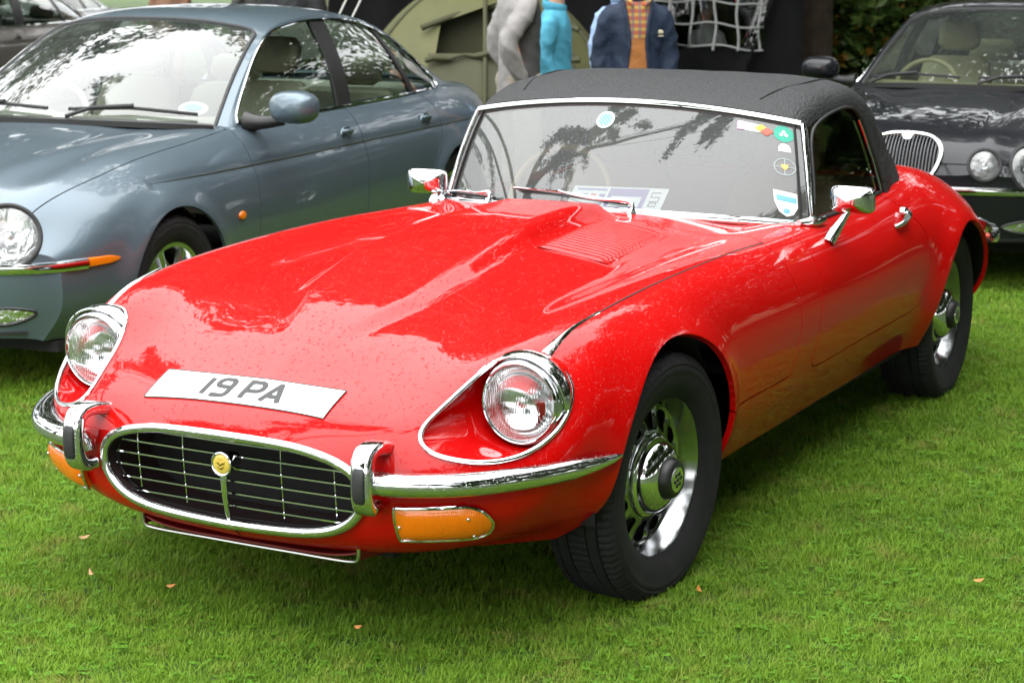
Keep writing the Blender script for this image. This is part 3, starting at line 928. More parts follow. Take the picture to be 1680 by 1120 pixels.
# bead and chrome wedge along each wing seam
iu = [i for i in range(NU)]
jv = int(np.argmin(np.abs(vq-V3)))
seamP = np.array([S[i, jv] for i in range(NU) if -.90 < S[i, jv, 0] < .455])
seamN = np.array([SKIN.find_nearest(Vector(p))[1][:] for p in seamP])
for sgn in (1, -1):
    b_ = tube(seamP-seamN*.002, .0034, 8)
    mobj('seam_bead', b_ if sgn > 0 else mirror(*b_), 'black_rubber', car)
    w_ = seamP[(seamP[:, 0] > .20)]; wn_ = seamN[(seamP[:, 0] > .20)]
    hw = np.interp(w_[:, 0], [.20, .34, .46], [.001, .006, .017])
    rows = [np.stack([w_[:, 0], w_[:, 1]+hw*a, w_[:, 2]+.001-hw*a*.45*(a > 0)], 1)+wn_*(.004*(1-a*a))[..., None] if False else np.stack([w_[:, 0], w_[:, 1]+hw*a, w_[:, 2]-hw*.55*max(a, 0)-hw*.04*max(-a, 0)], 1)+wn_*(.0015+.004*(1-a*a)) for a in np.linspace(-1, 1, 7)]
    V, F = loft(rows)
    if vnormals(V, F)[len(V)//2, 2] < 0: F = [tuple(reversed(f)) for f in F]
    V, F = flange(V, F, .006)
    mobj('seam_wedge', (V, F) if sgn > 0 else mirror(V, F), 'wet_chrome', car)
# number plate printed on a thin sheet stuck to the nose
PC = np.array([.707, -.033])
def plate_pt(a, b, off):       # a along the car's width (towards the driver's left), b up the nose, metres
    y = PC[1]+a; x = PC[0]-b*.90
    z, n_ = skin_z(x, y)
    return np.array([x, y, z])+np.array(n_[:])*off
PLW, PLH = .262, .056
A_, B_ = np.linspace(-PLW, PLW, 61), np.linspace(-PLH, PLH, 15)
V, F = loft([[plate_pt(a, b, .0022) for a in A_] for b in B_])
if vnormals(V, F)[400, 2] < 0: F = [tuple(reversed(f)) for f in F]
plate = mobj('number_plate', flange(V, F, .002), 'plate_white', car)
pe = [plate_pt(a, -PLH, .0026) for a in A_]+[plate_pt(PLW, b, .0026) for b in B_[1:]]+[plate_pt(a, PLH, .0026) for a in A_[::-1][1:]]+[plate_pt(-PLW, b, .0026) for b in B_[::-1][1:-1]]
mobj('plate_border', sweep(resample(pe, 260, True), circ(.0016, 6), closed=True), 'plate_grey', plate)
def stroke(paths, wid):
    """flat lettering strokes with square ends in plate coordinates, joined by mitres"""
    parts = []
    for P in paths:
        P = np.array(P, float); P = P[np.r_[True, np.linalg.norm(np.diff(P, axis=0), axis=1) > 1e-5]]; n = len(P)
        closed = np.allclose(P[0], P[-1])
        T = np.gradient(P, axis=0)
        L, Rr = [], []
        for i in range(n):
            if i == 0: d0 = d1 = P[1]-P[0]
            elif i == n-1: d0 = d1 = P[-1]-P[-2]
            else: d0, d1 = P[i]-P[i-1], P[i+1]-P[i]
            if closed and i in (0, n-1): d0, d1 = P[-1]-P[-2], P[1]-P[0]
            d0 = d0/np.linalg.norm(d0); d1 = d1/np.linalg.norm(d1)
            n0, n1 = np.array([-d0[1], d0[0]]), np.array([-d1[1], d1[0]])
            m_ = n0+n1; m_ /= np.linalg.norm(m_); k = wid/2/max(m_@n0, .4)
            L.append(P[i]+m_*k); Rr.append(P[i]-m_*k)
        # dense so that it drapes
        rows = [resample(np.array(L), 8*n), resample(np.array(Rr), 8*n)]
        V, F = loft([[plate_pt(q[0], q[1], .0042) for q in rr] for rr in (rows[0], (rows[0]*.5+rows[1]*.5), rows[1])])
        if vnormals(V, F).mean(0)[2] < 0: F = [tuple(reversed(f)) for f in F]
        parts.append((V, F))
    return merge(*parts)
def arc(cx, cy, rx, ry, a0, a1, n=10):
    t = np.radians(np.linspace(a0, a1, n)); return [(cx+rx*math.cos(q), cy+ry*math.sin(q)) for q in t]
h, w = .0345, .0215
def put(paths, cx): return [[(cx+p[0], p[1]) for p in P] for P in paths]
g1 = [[(0, -h), (0, h)]]
g9 = [[(-w, -h), (w*.3, -h)]+arc(w*.3, -h+w*.7, w*.7, w*.7, -90, 0, 6)+[(w, 0), (w, h-w*.7)]+arc(w*.3, h-w*.7, w*.7, w*.7, 0, 90, 6)+arc(-w*.3, h-w*.7, w*.7, w*.7, 90, 180, 6)+arc(-w*.3, .002+w*.7, w*.7, w*.7, 180, 270, 6)+[(w*.9, .002)]]
gP = [[(-w, -h), (-w, h), (w*.2, h)]+arc(w*.2, h-w*.75, w*.8, w*.75, 90, 0, 6)+arc(w*.2, w*.55, w*.8, w*.75, 0, -90, 6)+[(-w*.8, -.0045)]]
gA = [[(-w*1.15, -h-.001), (-.001, h), (.001, h), (w*1.15, -h-.001)], [(-w*.72, -h*.42), (w*.72, -h*.42)]]
SW = .0145
for nm, gl, cx in (('plate_digit', g1, -.105), ('plate_digit', g9, -.058), ('plate_letter', gP, .030), ('plate_letter', gA, .092)):
    mobj(nm, stroke(put(gl, cx), SW), 'plate_grey', plate, smooth_angle=None)
# intake tray under the mouth
tray = []
ys = np.linspace(-.325, .325, 25)
def tr_z(y): return .233+.02*(abs(y)/.325)**6
rows = [[(x, y*sc_, tr_z(y)+dz) for y in ys] for x, sc_, dz in ((.745, .97, 0), (.70, .99, -.004), (.60, 1.02, -.01), (.45, 1.03, -.01))]
V, F = loft(rows); V, F = thicken(V, F, .004)
sides = []
for s_ in (-1, 1):
    sides.append(thicken(*loft([[(.748, s_*.315, .236), (.752, s_*.318, .275)], [(.60, s_*.330, .226), (.60, s_*.335, .30)], [(.45, s_*.334, .226), (.45, s_*.338, .29)]]), .003))
mobj('intake_tray', merge((V, F), *sides), 'red_inner', car)
edge = curve([(.752, -.318, .275), (.749, -.3155, .24), (.746, -.30, .231), (.746, -.15, .2285), (.746, 0, .228), (.746, .15, .2285), (.746, .30, .231), (.749, .3155, .24), (.752, .318, .275)], 80)
mobj('tray_edge', tube(edge, .0045, 8), 'steel', car)

# bonnet louvres: two sets of sixteen raised slats
def louvre_mesh():
    n = 22; yy = np.linspace(-1, 1, n)
    rows = []
    for dx, dz in ((.0125, .0), (.006, .0040), (-.003, .0075), (-.0085, .0082), (-.0098, .0070), (-.0098, -.002)):
        rows.append([(dx, y*.112, dz*max(0, 1-abs(y)**8)-.0012*(abs(y) > .99)) for y in yy])
    V, F = loft(rows)
    if vnormals(V, F)[n*2+10, 2] < 0: F = [tuple(reversed(f)) for f in F]
    return V, F
lm = None
for sgn in (1, -1):
    for i in range(17):
        t = i/16; x = -.378-.475*t
        yi, yo = .188-.03*t, .435-.055*t
        y = sgn*(yi+yo)/2
        z, n_ = skin_z(x, y)
        za, _n1 = skin_z(x, y-.1); zb, _n2 = skin_z(x, y+.1)
        zf, _n3 = skin_z(x+.02, y); zr, _n4 = skin_z(x-.02, y)
        if lm is None:
            o = mobj('louvre', louvre_mesh(), 'red_paint', bonnet); lm = o.data
        else: o = share('louvre', lm, bonnet)
        o.location = (x, y, z+.0005); o.rotation_euler = (math.atan2(zb-za, .2), -math.atan2(zf-zr, .04), 0)

# ---- windscreen
def WS(a, b, off=0.0):
    a = np.asarray(a, float); b = np.asarray(b, float)
    B = np.stack([-1.19-.18*a*a, .655*a, .828-.026*a*a], -1); T = np.stack([-1.405-.055*a*a, .583*a, 1.158-.052*a*a], -1)
    P = B*(1-b)[..., None]+T*b[..., None]
    nx = np.array([.80, 0, .55])+np.stack([0*a, .45*a, 0*a], -1)
    nx /= np.linalg.norm(nx, axis=-1, keepdims=True)
    return P+nx*(.010*4*b*(1-b)+off)[..., None]
a_, b_ = np.meshgrid(np.linspace(-1, 1, 61), np.linspace(0, 1, 25), indexing='ij')
V, F = loft(WS(a_, b_))
if vnormals(V, F)[700, 0] < 0: F = [tuple(reversed(f)) for f in F]
screen = mobj('windscreen', (V, F), 'screen_glass', car)
tt = np.linspace(-1, 1, 61)
topc = WS(tt, np.full(61, 1.0), .004); botc = WS(tt, np.full(61, 0.0), .002)
mobj('screen_header', sweep(topc+[0, 0, .006], np.array([(.008, -.006), (.008, .006), (.003, .009), (-.006, .009), (-.009, .003), (-.008, -.006)]), up=(0, 0, 1)), 'chrome', screen)
mobj('header_seal', sweep(topc+[-.004, 0, -.010], circ(.008, 8), up=(0, 0, 1)), 'black_rubber', screen)
mobj('screen_sill', sweep(botc+[.008, 0, .004], np.array([(.006, -.010), (.010, .004), (.006, .012), (-.004, .016), (-.014, .014), (-.016, -.008)]), up=(0, 0, 1)), 'wet_chrome', screen)
mobj('sill_seal', sweep(botc+[.016, 0, -.010], circ(.007, 8), up=(0, 0, 1)), 'black_rubber', screen)
for sgn in (1, -1):
    P = WS(np.full(20, sgn*1.0), np.linspace(-.02, 1.0, 20), .004)
    mobj('screen_pillar', sweep(P+[-.012, sgn*.004, 0], circ(.016, 12, .012)), 'wet_chrome', screen)
    mobj('pillar_seal', sweep(WS(np.full(20, sgn*.965), np.linspace(0, 1.0, 20), .003), circ(.008, 8, .004)), 'black_rubber', screen)
    foot = [(-1.30, sgn*.645, .818), (-1.37, sgn*.672, .814), (-1.43, sgn*.680, .816)]
    mobj('pillar_foot', tube(curve(foot, 14), np.interp(np.linspace(0, 1, 14), [0, .5, 1], [.010, .020, .013]), 12), 'wet_chrome', screen)
# stickers inside the glass
def ws_patch(name, outline, m, off=-.003, n=None):
    off = off+.0045        # transfers sit on the glass
    P = np.array(outline); c = P.mean(0)
    pts = np.vstack([[c], P])
    V = WS(pts[:, 0], pts[:, 1], off)
    k = len(P); F = [(0, i+1, (i+1) % k+1) for i in range(k)]
    return mobj(name, (V, F), m, screen, smooth_angle=None)
def el(a, b, ra, rb, n=28, rot=0): return [(a+ra*math.cos(t), b+rb*math.sin(t)) for t in np.linspace(0, 2*np.pi, n, endpoint=False)+rot]
SA, SB = 1/.62, 1/.40     # metres to sticker coordinates
o = ws_patch('club_sticker', el(-.095, .83, .033*SA, .033*SB), 'sticker_pale')
chk = []
for i in range(-4, 5):
    for j in range(-4, 5):
        if (i+j) % 2 == 0 and i*i+j*j < 15:
            a0, b0, d = -.095+i*.0066*SA, .83+j*.0066*SB, .0033
            chk.append((WS(np.array([a0-d*SA, a0+d*SA, a0+d*SA, a0-d*SA]), np.array([b0-d*SB, b0-d*SB, b0+d*SB, b0+d*SB]), .0023), [(0, 1, 2, 3)]))
mobj('sticker_check', merge(*chk), 'sticker_green', screen, smooth_angle=None)
ws_patch('strip_sticker', [(.66, .86), (.66, .94), (.80, .925), (.80, .85)], 'sticker_white')
ws_patch('strip_mark', [(.655, .855), (.655, .93), (.695, .93), (.695, .855)], 'sticker_pink', -.0022)
ws_patch('diamond_sticker', [(.745, .89), (.785, .935), (.82, .90), (.785, .85)], 'sticker_yellow', -.0020)
ws_patch('diamond_sticker', [(.775, .865), (.815, .91), (.852, .875), (.815, .825)], 'sticker_red', -.0014)
gear = [((.905+(.032+.0025*(i % 2))*SA*math.cos(t)), .875+(.032+.0025*(i % 2))*SB*math.sin(t)) for i, t in enumerate(np.linspace(0, 2*np.pi, 40, endpoint=False))]
ws_patch('badge_sticker', gear, 'sticker_green')
for i, (dx, dy) in enumerate(((0, .008), (-.008, -.004), (.008, -.004))): ws_patch('badge_mark', el(.905+dx*SA, .875+dy*SB, .006*SA, .006*SB, 14), 'sticker_white', -.0022)
ws_patch('dome_sticker', [(.875, .695), (.875, .735), (.885, .765), (.905, .775), (.927, .76), (.937, .73), (.937, .695)], 'sticker_white')
def ws_ring(name, a, b, r0, r1, m, off=.0023):
    k = 32; t = np.linspace(0, 2*np.pi, k, endpoint=False)
    A = WS(a+r0*SA*np.cos(t), b+r0*SB*np.sin(t), np.full(k, off)); B = WS(a+r1*SA*np.cos(t), b+r1*SB*np.sin(t), np.full(k, off))
    V, F = loft([A, B], closed=True); return mobj(name, (V, F), m, screen, smooth_angle=None)
ws_ring('wheel_sticker', .903, .54, .030, .0345, 'sticker_grey')
for d in ((1, 0), (0, 1)):
    ws_patch('sticker_spoke', [(.903-.030*SA*d[0]-.0018*SA*d[1], .54-.030*SB*d[1]-.0018*SB*d[0]), (.903+.030*SA*d[0]-.0018*SA*d[1], .54+.030*SB*d[1]-.0018*SB*d[0]), (.903+.030*SA*d[0]+.0018*SA*d[1], .54+.030*SB*d[1]+.0018*SB*d[0]), (.903-.030*SA*d[0]+.0018*SA*d[1], .54-.030*SB*d[1]+.0018*SB*d[0])], 'sticker_grey')
ws_patch('sticker_shield', [(.885, .565), (.921, .565), (.918, .53), (.903, .505), (.888, .53)], 'gold_enamel', -.0018)
ws_patch('shield_sticker', [(.845, .315), (.955, .285), (.955, .15), (.935, .085), (.905, .065), (.872, .11), (.85, .21)], 'sticker_white')
ws_patch('shield_band', [(.858, .27), (.95, .245), (.95, .19), (.862, .215)], 'sticker_blue', -.0022)
ws_patch('shield_dot', el(.905, .115, .010*SA, .010*SB, 16), 'sticker_blue', -.0022)
# ---- soft top
HD = np.array([
 [(-1.415, 0, 1.170), (-1.418, .30, 1.163), (-1.432, .48, 1.143), (-1.452, .572, 1.112), (-1.445, .600, 1.030), (-1.425, .632, .92), (-1.405, .655, .80)],
 [(-1.50, 0, 1.205), (-1.50, .30, 1.199), (-1.505, .49, 1.178), (-1.51, .580, 1.140), (-1.51, .607, 1.045), (-1.51, .635, .93), (-1.51, .660, .80)],
 [(-1.66, 0, 1.235), (-1.66, .30, 1.231), (-1.66, .505, 1.210), (-1.66, .592, 1.163), (-1.66, .615, 1.055), (-1.66, .640, .94), (-1.66, .664, .81)],
 [(-1.88, 0, 1.244), (-1.88, .31, 1.241), (-1.88, .515, 1.222), (-1.88, .600, 1.172), (-1.88, .622, 1.060), (-1.88, .645, .94), (-1.88, .668, .81)],
 [(-2.10, 0, 1.222), (-2.09, .31, 1.218), (-2.08, .515, 1.196), (-2.07, .600, 1.140), (-2.06, .625, 1.040), (-2.06, .648, .93), (-2.06, .668, .80)],
 [(-2.34, 0, 1.120), (-2.32, .30, 1.115), (-2.29, .505, 1.090), (-2.25, .598, 1.035), (-2.20, .628, .965), (-2.18, .650, .89), (-2.17, .666, .80)],
 [(-2.58, 0, .965), (-2.55, .29, .962), (-2.50, .490, .945), (-2.42, .595, .915), (-2.34, .632, .875), (-2.29, .652, .835), (-2.27, .662, .795)],
 [(-2.70, 0, .865), (-2.67, .28, .868), (-2.60, .480, .868), (-2.49, .600, .858), (-2.40, .640, .835), (-2.34, .655, .805), (-2.31, .662, .785)],
])
hu = knots(HD, 0); hv = knots(HD, 1)
HQ = cspline(hu, HD, np.linspace(0, hu[-1], 150)); HQ = np.moveaxis(cspline(hv, np.moveaxis(HQ, 1, 0), np.linspace(0, hv[-1], 110)), 0, 1)
# cloth sags a little between the hoops and is drawn tight over them
xx = HQ[..., 0]; zz = HQ[..., 2]
sag = -.0035*np.sin((xx+1.42)/.24*np.pi)**2*smooth(1.0, 1.15, zz)
rip = .0016*np.sin(HQ[..., 1]*37+xx*9)*np.exp(-((xx+2.05)/.12)**2)
HQ[..., 2] += sag+rip
# folds round the rear quarter
HQ[..., 1] += .004*np.sin(xx*34+zz*22)*smooth(-2.02, -2.15, xx)*(zz < 1.12)*(HQ[..., 1] > .4)
V = HQ.reshape(-1, 3); V = V.copy(); V[:, 1] = np.maximum(V[:, 1], 0); F = grid_faces(150, 110)
if vnormals(V, F)[20*110+4, 2] < 0: F = [tuple(reversed(f)) for f in F]
WIN = curve([(-1.36, .70), (-1.43, .97), (-1.468, 1.075), (-1.52, 1.105), (-1.62, 1.126), (-1.76, 1.140), (-1.88, 1.138), (-1.95, 1.115), (-2.00, 1.065), (-2.045, .985), (-2.09, .90), (-2.12, .84), (-2.14, .70)], 120)
HV, HF = clip(V, F, np.where(V[:, 1] > .40, -sdf_poly(WIN, V[:, 0], V[:, 2]), 1))
A = flange(HV, HF, .012, HV[:, 1] > .005)
hood = mobj('soft_top', merge(A, mirror(*A)), 'hood_cloth', car)
# stitched seams across the cloth
def hood_pt(x, y):
    i = np.argmin((HQ[..., 0]-x)**2+(HQ[..., 1]-y)**2+(HQ[..., 2] < .95)*9); return HQ.reshape(-1, 3)[i]
for sgn in (1, -1):
    P = curve([hood_pt(-1.50, .43), hood_pt(-1.60, .455), hood_pt(-1.75, .485), hood_pt(-1.95, .50), hood_pt(-2.15, .50)], 40)
    t_ = tube(P+[0, 0, .001], .003, 6); mobj('hood_seam', t_ if sgn > 0 else mirror(*t_), 'hood_stitch', hood)
    # piping down the side over the window
    P = WIN[(WIN[:, 1] > .86)]
    yy = np.interp(P[:, 1], [.80, .94, 1.05, 1.14], [.668, .645, .622, .606])
    P3 = np.stack([P[:, 0], yy+.002, P[:, 1]], 1)
    t_ = tube(P3, .0055, 8); mobj('drip_rail', t_ if sgn > 0 else mirror(*t_), 'black_rubber', hood)
# back light
# ---- side windows: frameless glass with a bright rear edge and quarter frame
for sgn in (1, -1):
    g_ = np.vstack([WIN[(WIN[:, 1] > .80)]])
    def gy(z): return np.interp(z, [.78, .94, 1.05, 1.14], [.660, .638, .616, .600])-.006
    P = np.array([(p[0], gy(p[1]), p[1]) for p in g_])
    bot = np.array([(x, gy(.80), .80) for x in np.linspace(P[-1, 0], P[0, 0], 20)])
    full = np.vstack([P, bot]); c = full.mean(0)
    rows = [c+(full-c)*t for t in (.0, .25, .5, .75, 1)]
    rows = [np.stack([r[:, 0], gy(r[:, 2]), r[:, 2]], 1) for r in rows]
    V_, F_ = loft(rows, closed=True)
    vf = (V_, F_) if sgn > 0 else mirror(V_, F_)
    dg = mobj('door_glass', vf, 'side_glass', doorL if sgn > 0 else doorR)
    fr = np.array([(p[0]-.012, gy(p[1])+.008, p[1]) for p in WIN if p[1] > .81 and p[0] > -1.50])
    t_ = tube(fr, .0045, 8); mobj('front_glass_trim', t_ if sgn > 0 else mirror(*t_), 'chrome', dg)
    re = np.array([(p[0]+.012, gy(p[1])+.008, p[1]) for p in WIN if p[1] > .83 and p[0] < -1.97])
    t_ = tube(re, .005, 8); mobj('rear_glass_trim', t_ if sgn > 0 else mirror(*t_), 'chrome', dg)
    wl_ = np.array([(x, .655, skin_z(x, .64)[0] if False else .812+.02*smooth(-1.6, -2.1, x)) for x in np.linspace(-1.40, -2.10, 24)])
    t_ = tube(wl_, .008, 8); mobj('waist_seal', t_ if sgn > 0 else mirror(*t_), 'black_rubber', dg)
# ---- mirrors
def door_mirror(sgn):
    fx = (lambda vf: vf) if sgn > 0 else (lambda vf: mirror(*vf))
    c = np.array([-1.37, .795, .893])
    if sgn < 0: c = np.array([-1.36, .735, .865])
    # rounded-rectangle shell bulging forward, glass side to the rear
    a = np.linspace(0, 2*np.pi, 48, endpoint=False); ca, sa = np.cos(a), np.sin(a)
    yy = np.sign(ca)*np.abs(ca)**.38; zz = np.sign(sa)*np.abs(sa)**.38
    rows = []
    for d, s_ in ((-.012, .93), (-.010, .985), (-.004, 1.0), (.004, 1.0), (.008, .985), (.009, .955), (.018, .90), (.034, .72), (.044, .45), (.049, .18), (.050, .0)):
        rows.append(np.stack([np.full(48, d), s_*.073*yy, s_*.043*zz], 1))
    V, F = loft(rows, closed=True)
    if vnormals(V, F)[48*8, 0] < 0: F = [tuple(reversed(f)) for f in F]
    m_ = fx(tf((V, F), c, (0, R(4), R(-8))))
    o = mobj('door_mirror', m_, 'chrome', car)
    gl = np.vstack([[(-.012, 0, 0)], np.stack([np.full(48, -.012), .93*.073*yy, .93*.043*zz], 1)])
    G_ = fx(tf((gl, [(0, i+1, (i+1) % 48+1) for i in range(48)]), c, (0, R(4), R(-8))))
    mobj('mirror_glass', G_, 'chrome', o)
    
    foot = np.array([-1.325, .735 if sgn > 0 else .69, skin_z(-1.325, .735 if sgn > 0 else .69)[0]-.004])
    P = curve([foot, foot+[-.018, .010, .026], c+[.0, -.015, -.040]], 14)
    mobj('mirror_stalk', fx(tube(P, np.interp(np.linspace(0, 1, 14), [0, .35, .8, 1], [.020, .019, .012, .010]), 14)), 'chrome', o)
for sgn in (1, -1): door_mirror(sgn)
# ---- door handles
for sgn in (1, -1):
    yh, n_ = skin_y(-2.0, .755)
    P = curve([(-1.935, yh+.012, .738), (-1.955, yh+.026, .745), (-2.01, yh+.030, .757), (-2.06, yh+.024, .768), (-2.085, yh+.010, .772)], 24)
    hnd = tube(P, np.interp(np.linspace(0, 1, 24), [0, .2, .7, 1], [.007, .009, .011, .009]), 12)
    mt = tf(lathe([(.020, -.01), (.020, .006), (.014, .012), (.0, .013)], 20, 'y'), (-2.075, yh, .771))
    H_ = merge(hnd, mt)
    mobj('door_handle', H_ if sgn > 0 else mirror(*H_), 'chrome', doorL if sgn > 0 else doorR)
# ---- wipers
def wiper(name, piv, knee, tip0, tip1, back):
    o = mobj(name, merge(tube(curve([piv, piv+np.array([-.004, 0, .028]), (piv*.62+knee*.38)+[.012, 0, .020], knee+[.012, 0, .012]], 24), np.interp(np.linspace(0, 1, 24), [0, .25, .5, 1], [.008, .0065, .0045, .003]), 10),
        tf(lathe([(.016, -.02), (.016, .0), (.011, .012), (0, .014)], 18, 'z'), piv)), 'chrome', car)
    n = 20
    P = np.array([tip0*(1-t)+tip1*t for t in np.linspace(0, 1, n)])
    mobj('wiper_bridge', tube(P+np.array([.016, 0, .008])+np.outer(np.sin(np.linspace(0, np.pi, n)), [.010, 0, .008]), .003, 8), 'chrome', o)
    mobj('wiper_blade', sweep(P+[.006, 0, .003], np.array([(.006, -.002), (.006, .002), (-.006, .0012), (-.006, -.0012)]), up=(.8, 0, .55)), 'black_rubber', o)
    return o
def wsn(a, b, off=.006): return WS(np.array([a]), np.array([b]), np.array([off]))[0]
wiper('wiper', np.array([-1.125, .150, .838]), wsn(-.22, .105, .012), wsn(-.51, .135), wsn(.16, .055), None)
wiper('wiper', np.array([-1.235, -.425, .826]), wsn(-.83, .07, .012), wsn(-1.0, .07), wsn(-.62, .035), None)
# ---- interior
cab = []
cab.append(box((-1.9, 0, .30), (1.3, 1.30, .04)))
mobj('cabin_floor', merge(*cab), 'dark_cavity', car)
def dash():
    ys = np.linspace(-.60, .60, 25)
    rows = []
    for dx, dz in ((.02, .812), (-.06, .822), (-.13, .812), (-.17, .79), (-.175, .70), (-.15, .60)):
        rows.append([(-1.22-.16*(y/.62)**2+dx, y, dz-.015*(y/.6)**2) for y in ys])
    V, F = loft(rows)
    if vnormals(V, F)[25+12, 2] < 0: F = [tuple(reversed(f)) for f in F]
    return thicken(V, F, .02)
mobj('dashboard', dash(), 'dash_black', car)
for sgn in (1, -1):
    # inner door trim and tub side
    ys = [.60, .61, .61]
    V, F = loft([[(x, sgn*.60, .30), (x, sgn*.612, .6), (x, sgn*.618, .80)] for x in np.linspace(-1.4, -2.4, 8)])
    mobj('door_trim', thicken(V, F, .01), 'tan_leather', car)
mobj('rear_trim', box((-2.42, 0, .60), (.05, 1.2, .5)), 'tan_leather', car)
def roadster_seat(y0):
    o = None
    a = np.linspace(0, 1, 12)
    def pad(sec, prof_w, m):
        rows = []
        for (x, z, w, th, dx, dz) in sec:
            t = np.linspace(0, 2*np.pi, 28, endpoint=False); c, s_ = np.cos(t), np.sin(t)
            yy = w*np.sign(c)*np.abs(c)**.5; q = th*np.sign(s_)*np.abs(s_)**.7
            rows.append(np.stack([x+dx*q, y0+yy, z+dz*q], 1))
        V, F = loft(rows, closed=True)
        n = len(rows); F = F+[tuple(range(28)), tuple((n-1)*28+i for i in reversed(range(28)))]
        return V, F
    back = pad([(-1.93, .36, .21, .05, 1, .2), (-1.95, .40, .225, .065, 1, .2), (-2.0, .60, .23, .06, 1, .2), (-2.05, .78, .215, .055, 1, .2), (-2.075, .86, .19, .05, 1, .2), (-2.08, .885, .15, .03, 1, .2)], None, None)
    seat = mobj('seat', back, 'tan_leather', car)
    cush = pad([(-1.92, .40, .22, .05, 0, 1), (-1.88, .41, .24, .065, 0, 1), (-1.65, .43, .25, .065, 0, 1), (-1.47, .45, .24, .06, 0, 1), (-1.44, .45, .22, .04, 0, 1)], None, None)
    mobj('seat_cushion', cush, 'tan_leather', seat)
    hr = pad([(-2.07, .895, .105, .03, 1, .15), (-2.075, .915, .125, .042, 1, .15), (-2.085, .99, .125, .042, 1, .15), (-2.092, 1.05, .115, .038, 1, .15), (-2.095, 1.068, .09, .02, 1, .15)], None, None)
    mobj('head_restraint', hr, 'tan_leather', seat)
for y in (.33, -.33): roadster_seat(y)
# steering wheel on the right-hand side of the car
t = np.linspace(0, 2*np.pi, 60, endpoint=False)
sw = np.stack([0*t, .19*np.cos(t), .19*np.sin(t)], 1)
Mx = np.array(Euler((0, R(-22), 0)).to_matrix())
swc = np.array([-1.60, -.34, .80])
wheel_o = mobj('steering_wheel', sweep(sw@Mx.T+swc, circ(.013, 10), closed=True), 'wood_rim', car)
mobj('steering_spokes', merge(*[tube(np.array([(0, 0, 0), (.0, .19*math.cos(a), .19*math.sin(a))])@Mx.T+swc, .009, 6) for a in (R(0), R(180), R(270))], tube([swc, swc+[.28, 0, -.10]], .03, 12)), 'black_satin', wheel_o)
# show card lying on the dash top behind the glass: a thing of its own
def card():
    o = thing('show_card', 'white and lilac printed card on the red car\'s dashboard behind the windscreen', 'card', (-1.265, .02, .834))
    o.rotation_euler = (R(1), R(32), R(5))
    def quad(n, y0, y1, x0, x1, m, dz=.0):
        return mobj(n, box(((x0+x1)/2, (y0+y1)/2, dz), (abs(x1-x0), y1-y0, .0012)), m, o, smooth_angle=None)
    quad('sheet', -.165, .165, -.10, .02, 'paper_white')
    quad('print_block', -.035, .10, -.092, .012, 'paper_purple', .0010)
    quad('print_panel', -.02, .085, -.05, .004, 'paper_white', .002)
    quad('print_bar', -.15, -.045, -.088, -.078, 'paper_purple', .0010)
    quad('print_bar', -.15, -.045, -.012, .010, 'paper_purple', .0010)
    for i in range(3): quad('print_mark', -.125+.03*i, -.105+.03*i, -.06, -.035, 'sticker_red' if i == 1 else 'paper_purple', .0010)
    # figures 20 on the right strip, read from the side
    fig = [[(-.03, .115), (-.03, .145), (-.052, .145), (-.052, .115), (-.075, .115), (-.075, .145)], [(-.005, .118), (-.005, .142), (-.022, .142), (-.022, .118), (-.005, .118)]]
    for pth in fig: mobj('print_figure', tube([(p[0], p[1], .0015) for p in pth], .0022, 4), 'plate_grey', o)
card()
# ---- tail: bumper corners, lamps, exhausts
for sgn in (1, -1):
    P = curve([(-3.16, .790, .545), (-3.30, .765, .548), (-3.45, .69, .55), (-3.58, .59, .55), (-3.66, .46, .55), (-3.70, .30, .55)], 40)
    prof = np.array([(.030, -.012), (.028, .012), (.012, .022), (-.012, .022), (-.028, .012), (-.030, -.012)])
    T_, N_, B_2 = frames(P, up=(0, 0, 1))
    if B_2[10]@np.array([-1, 1, 0]) < 0: prof = (prof*[1, -1])[::-1]
    q = sweep(P, prof, up=(0, 0, 1), scale=np.interp(np.linspace(0, 1, 40), [0, .15, 1], [.3, 1, 1]))
    mobj('rear_bumper', q if sgn > 0 else mirror(*q), 'wet_chrome', car)
    q = box((-3.55, .50, .47), (.08, .18, .07), .02); mobj('tail_lamp', q if sgn > 0 else mirror(*q), 'sticker_red', car)
mobj('tail_panel', merge(box((-3.60, 0, .45), (.03, .98, .24), .01)), 'red_paint', car)
mobj('exhaust', merge(*[tf(lathe([(.022, -.25), (.022, .0), (.018, .0), (.018, -.2)], 20, 'x'), (-3.70, y, .24), (0, 0, math.pi)) for y in (-.09, -.03, .03, .09)]), 'chrome', car)
# ================================================================== the two saloons parked beside and behind
paint('steel_blue_paint', (.105, .145, .175), rough=.38, metal=.5, wet=230, wet_strength=.4, thr=.28)
paint('charcoal_paint', (.007, .008, .011), rough=.45, metal=.2, spec=.2, wet=230, wet_strength=.4, thr=.28)
mat('cream_leather', (.36, .33, .25), rough=.5)
mat('olive_leather', (.40, .38, .20), rough=.5)
mat('cream_plastic', (.40, .39, .33), rough=.6)
mat('alloy', (.55, .56, .58), rough=.22, metal=1)
mat('clear_reflector', (.82, .83, .84), rough=.22, metal=1, bump=.8, bscale=45)
glass('saloon_screen', (.56, .60, .57), wet=190, thr=.30, wet_strength=.5, film=.02)
glass('saloon_glass', (.55, .63, .58))
mat('dull_steel', (.14, .14, .145), rough=.3, metal=1)
mat('pin_stripe', (.03, .035, .015), rough=.5)
mat('tax_white', (.75, .80, .80), rough=.6)
glass('lamp_cover', (.97, .98, .98))

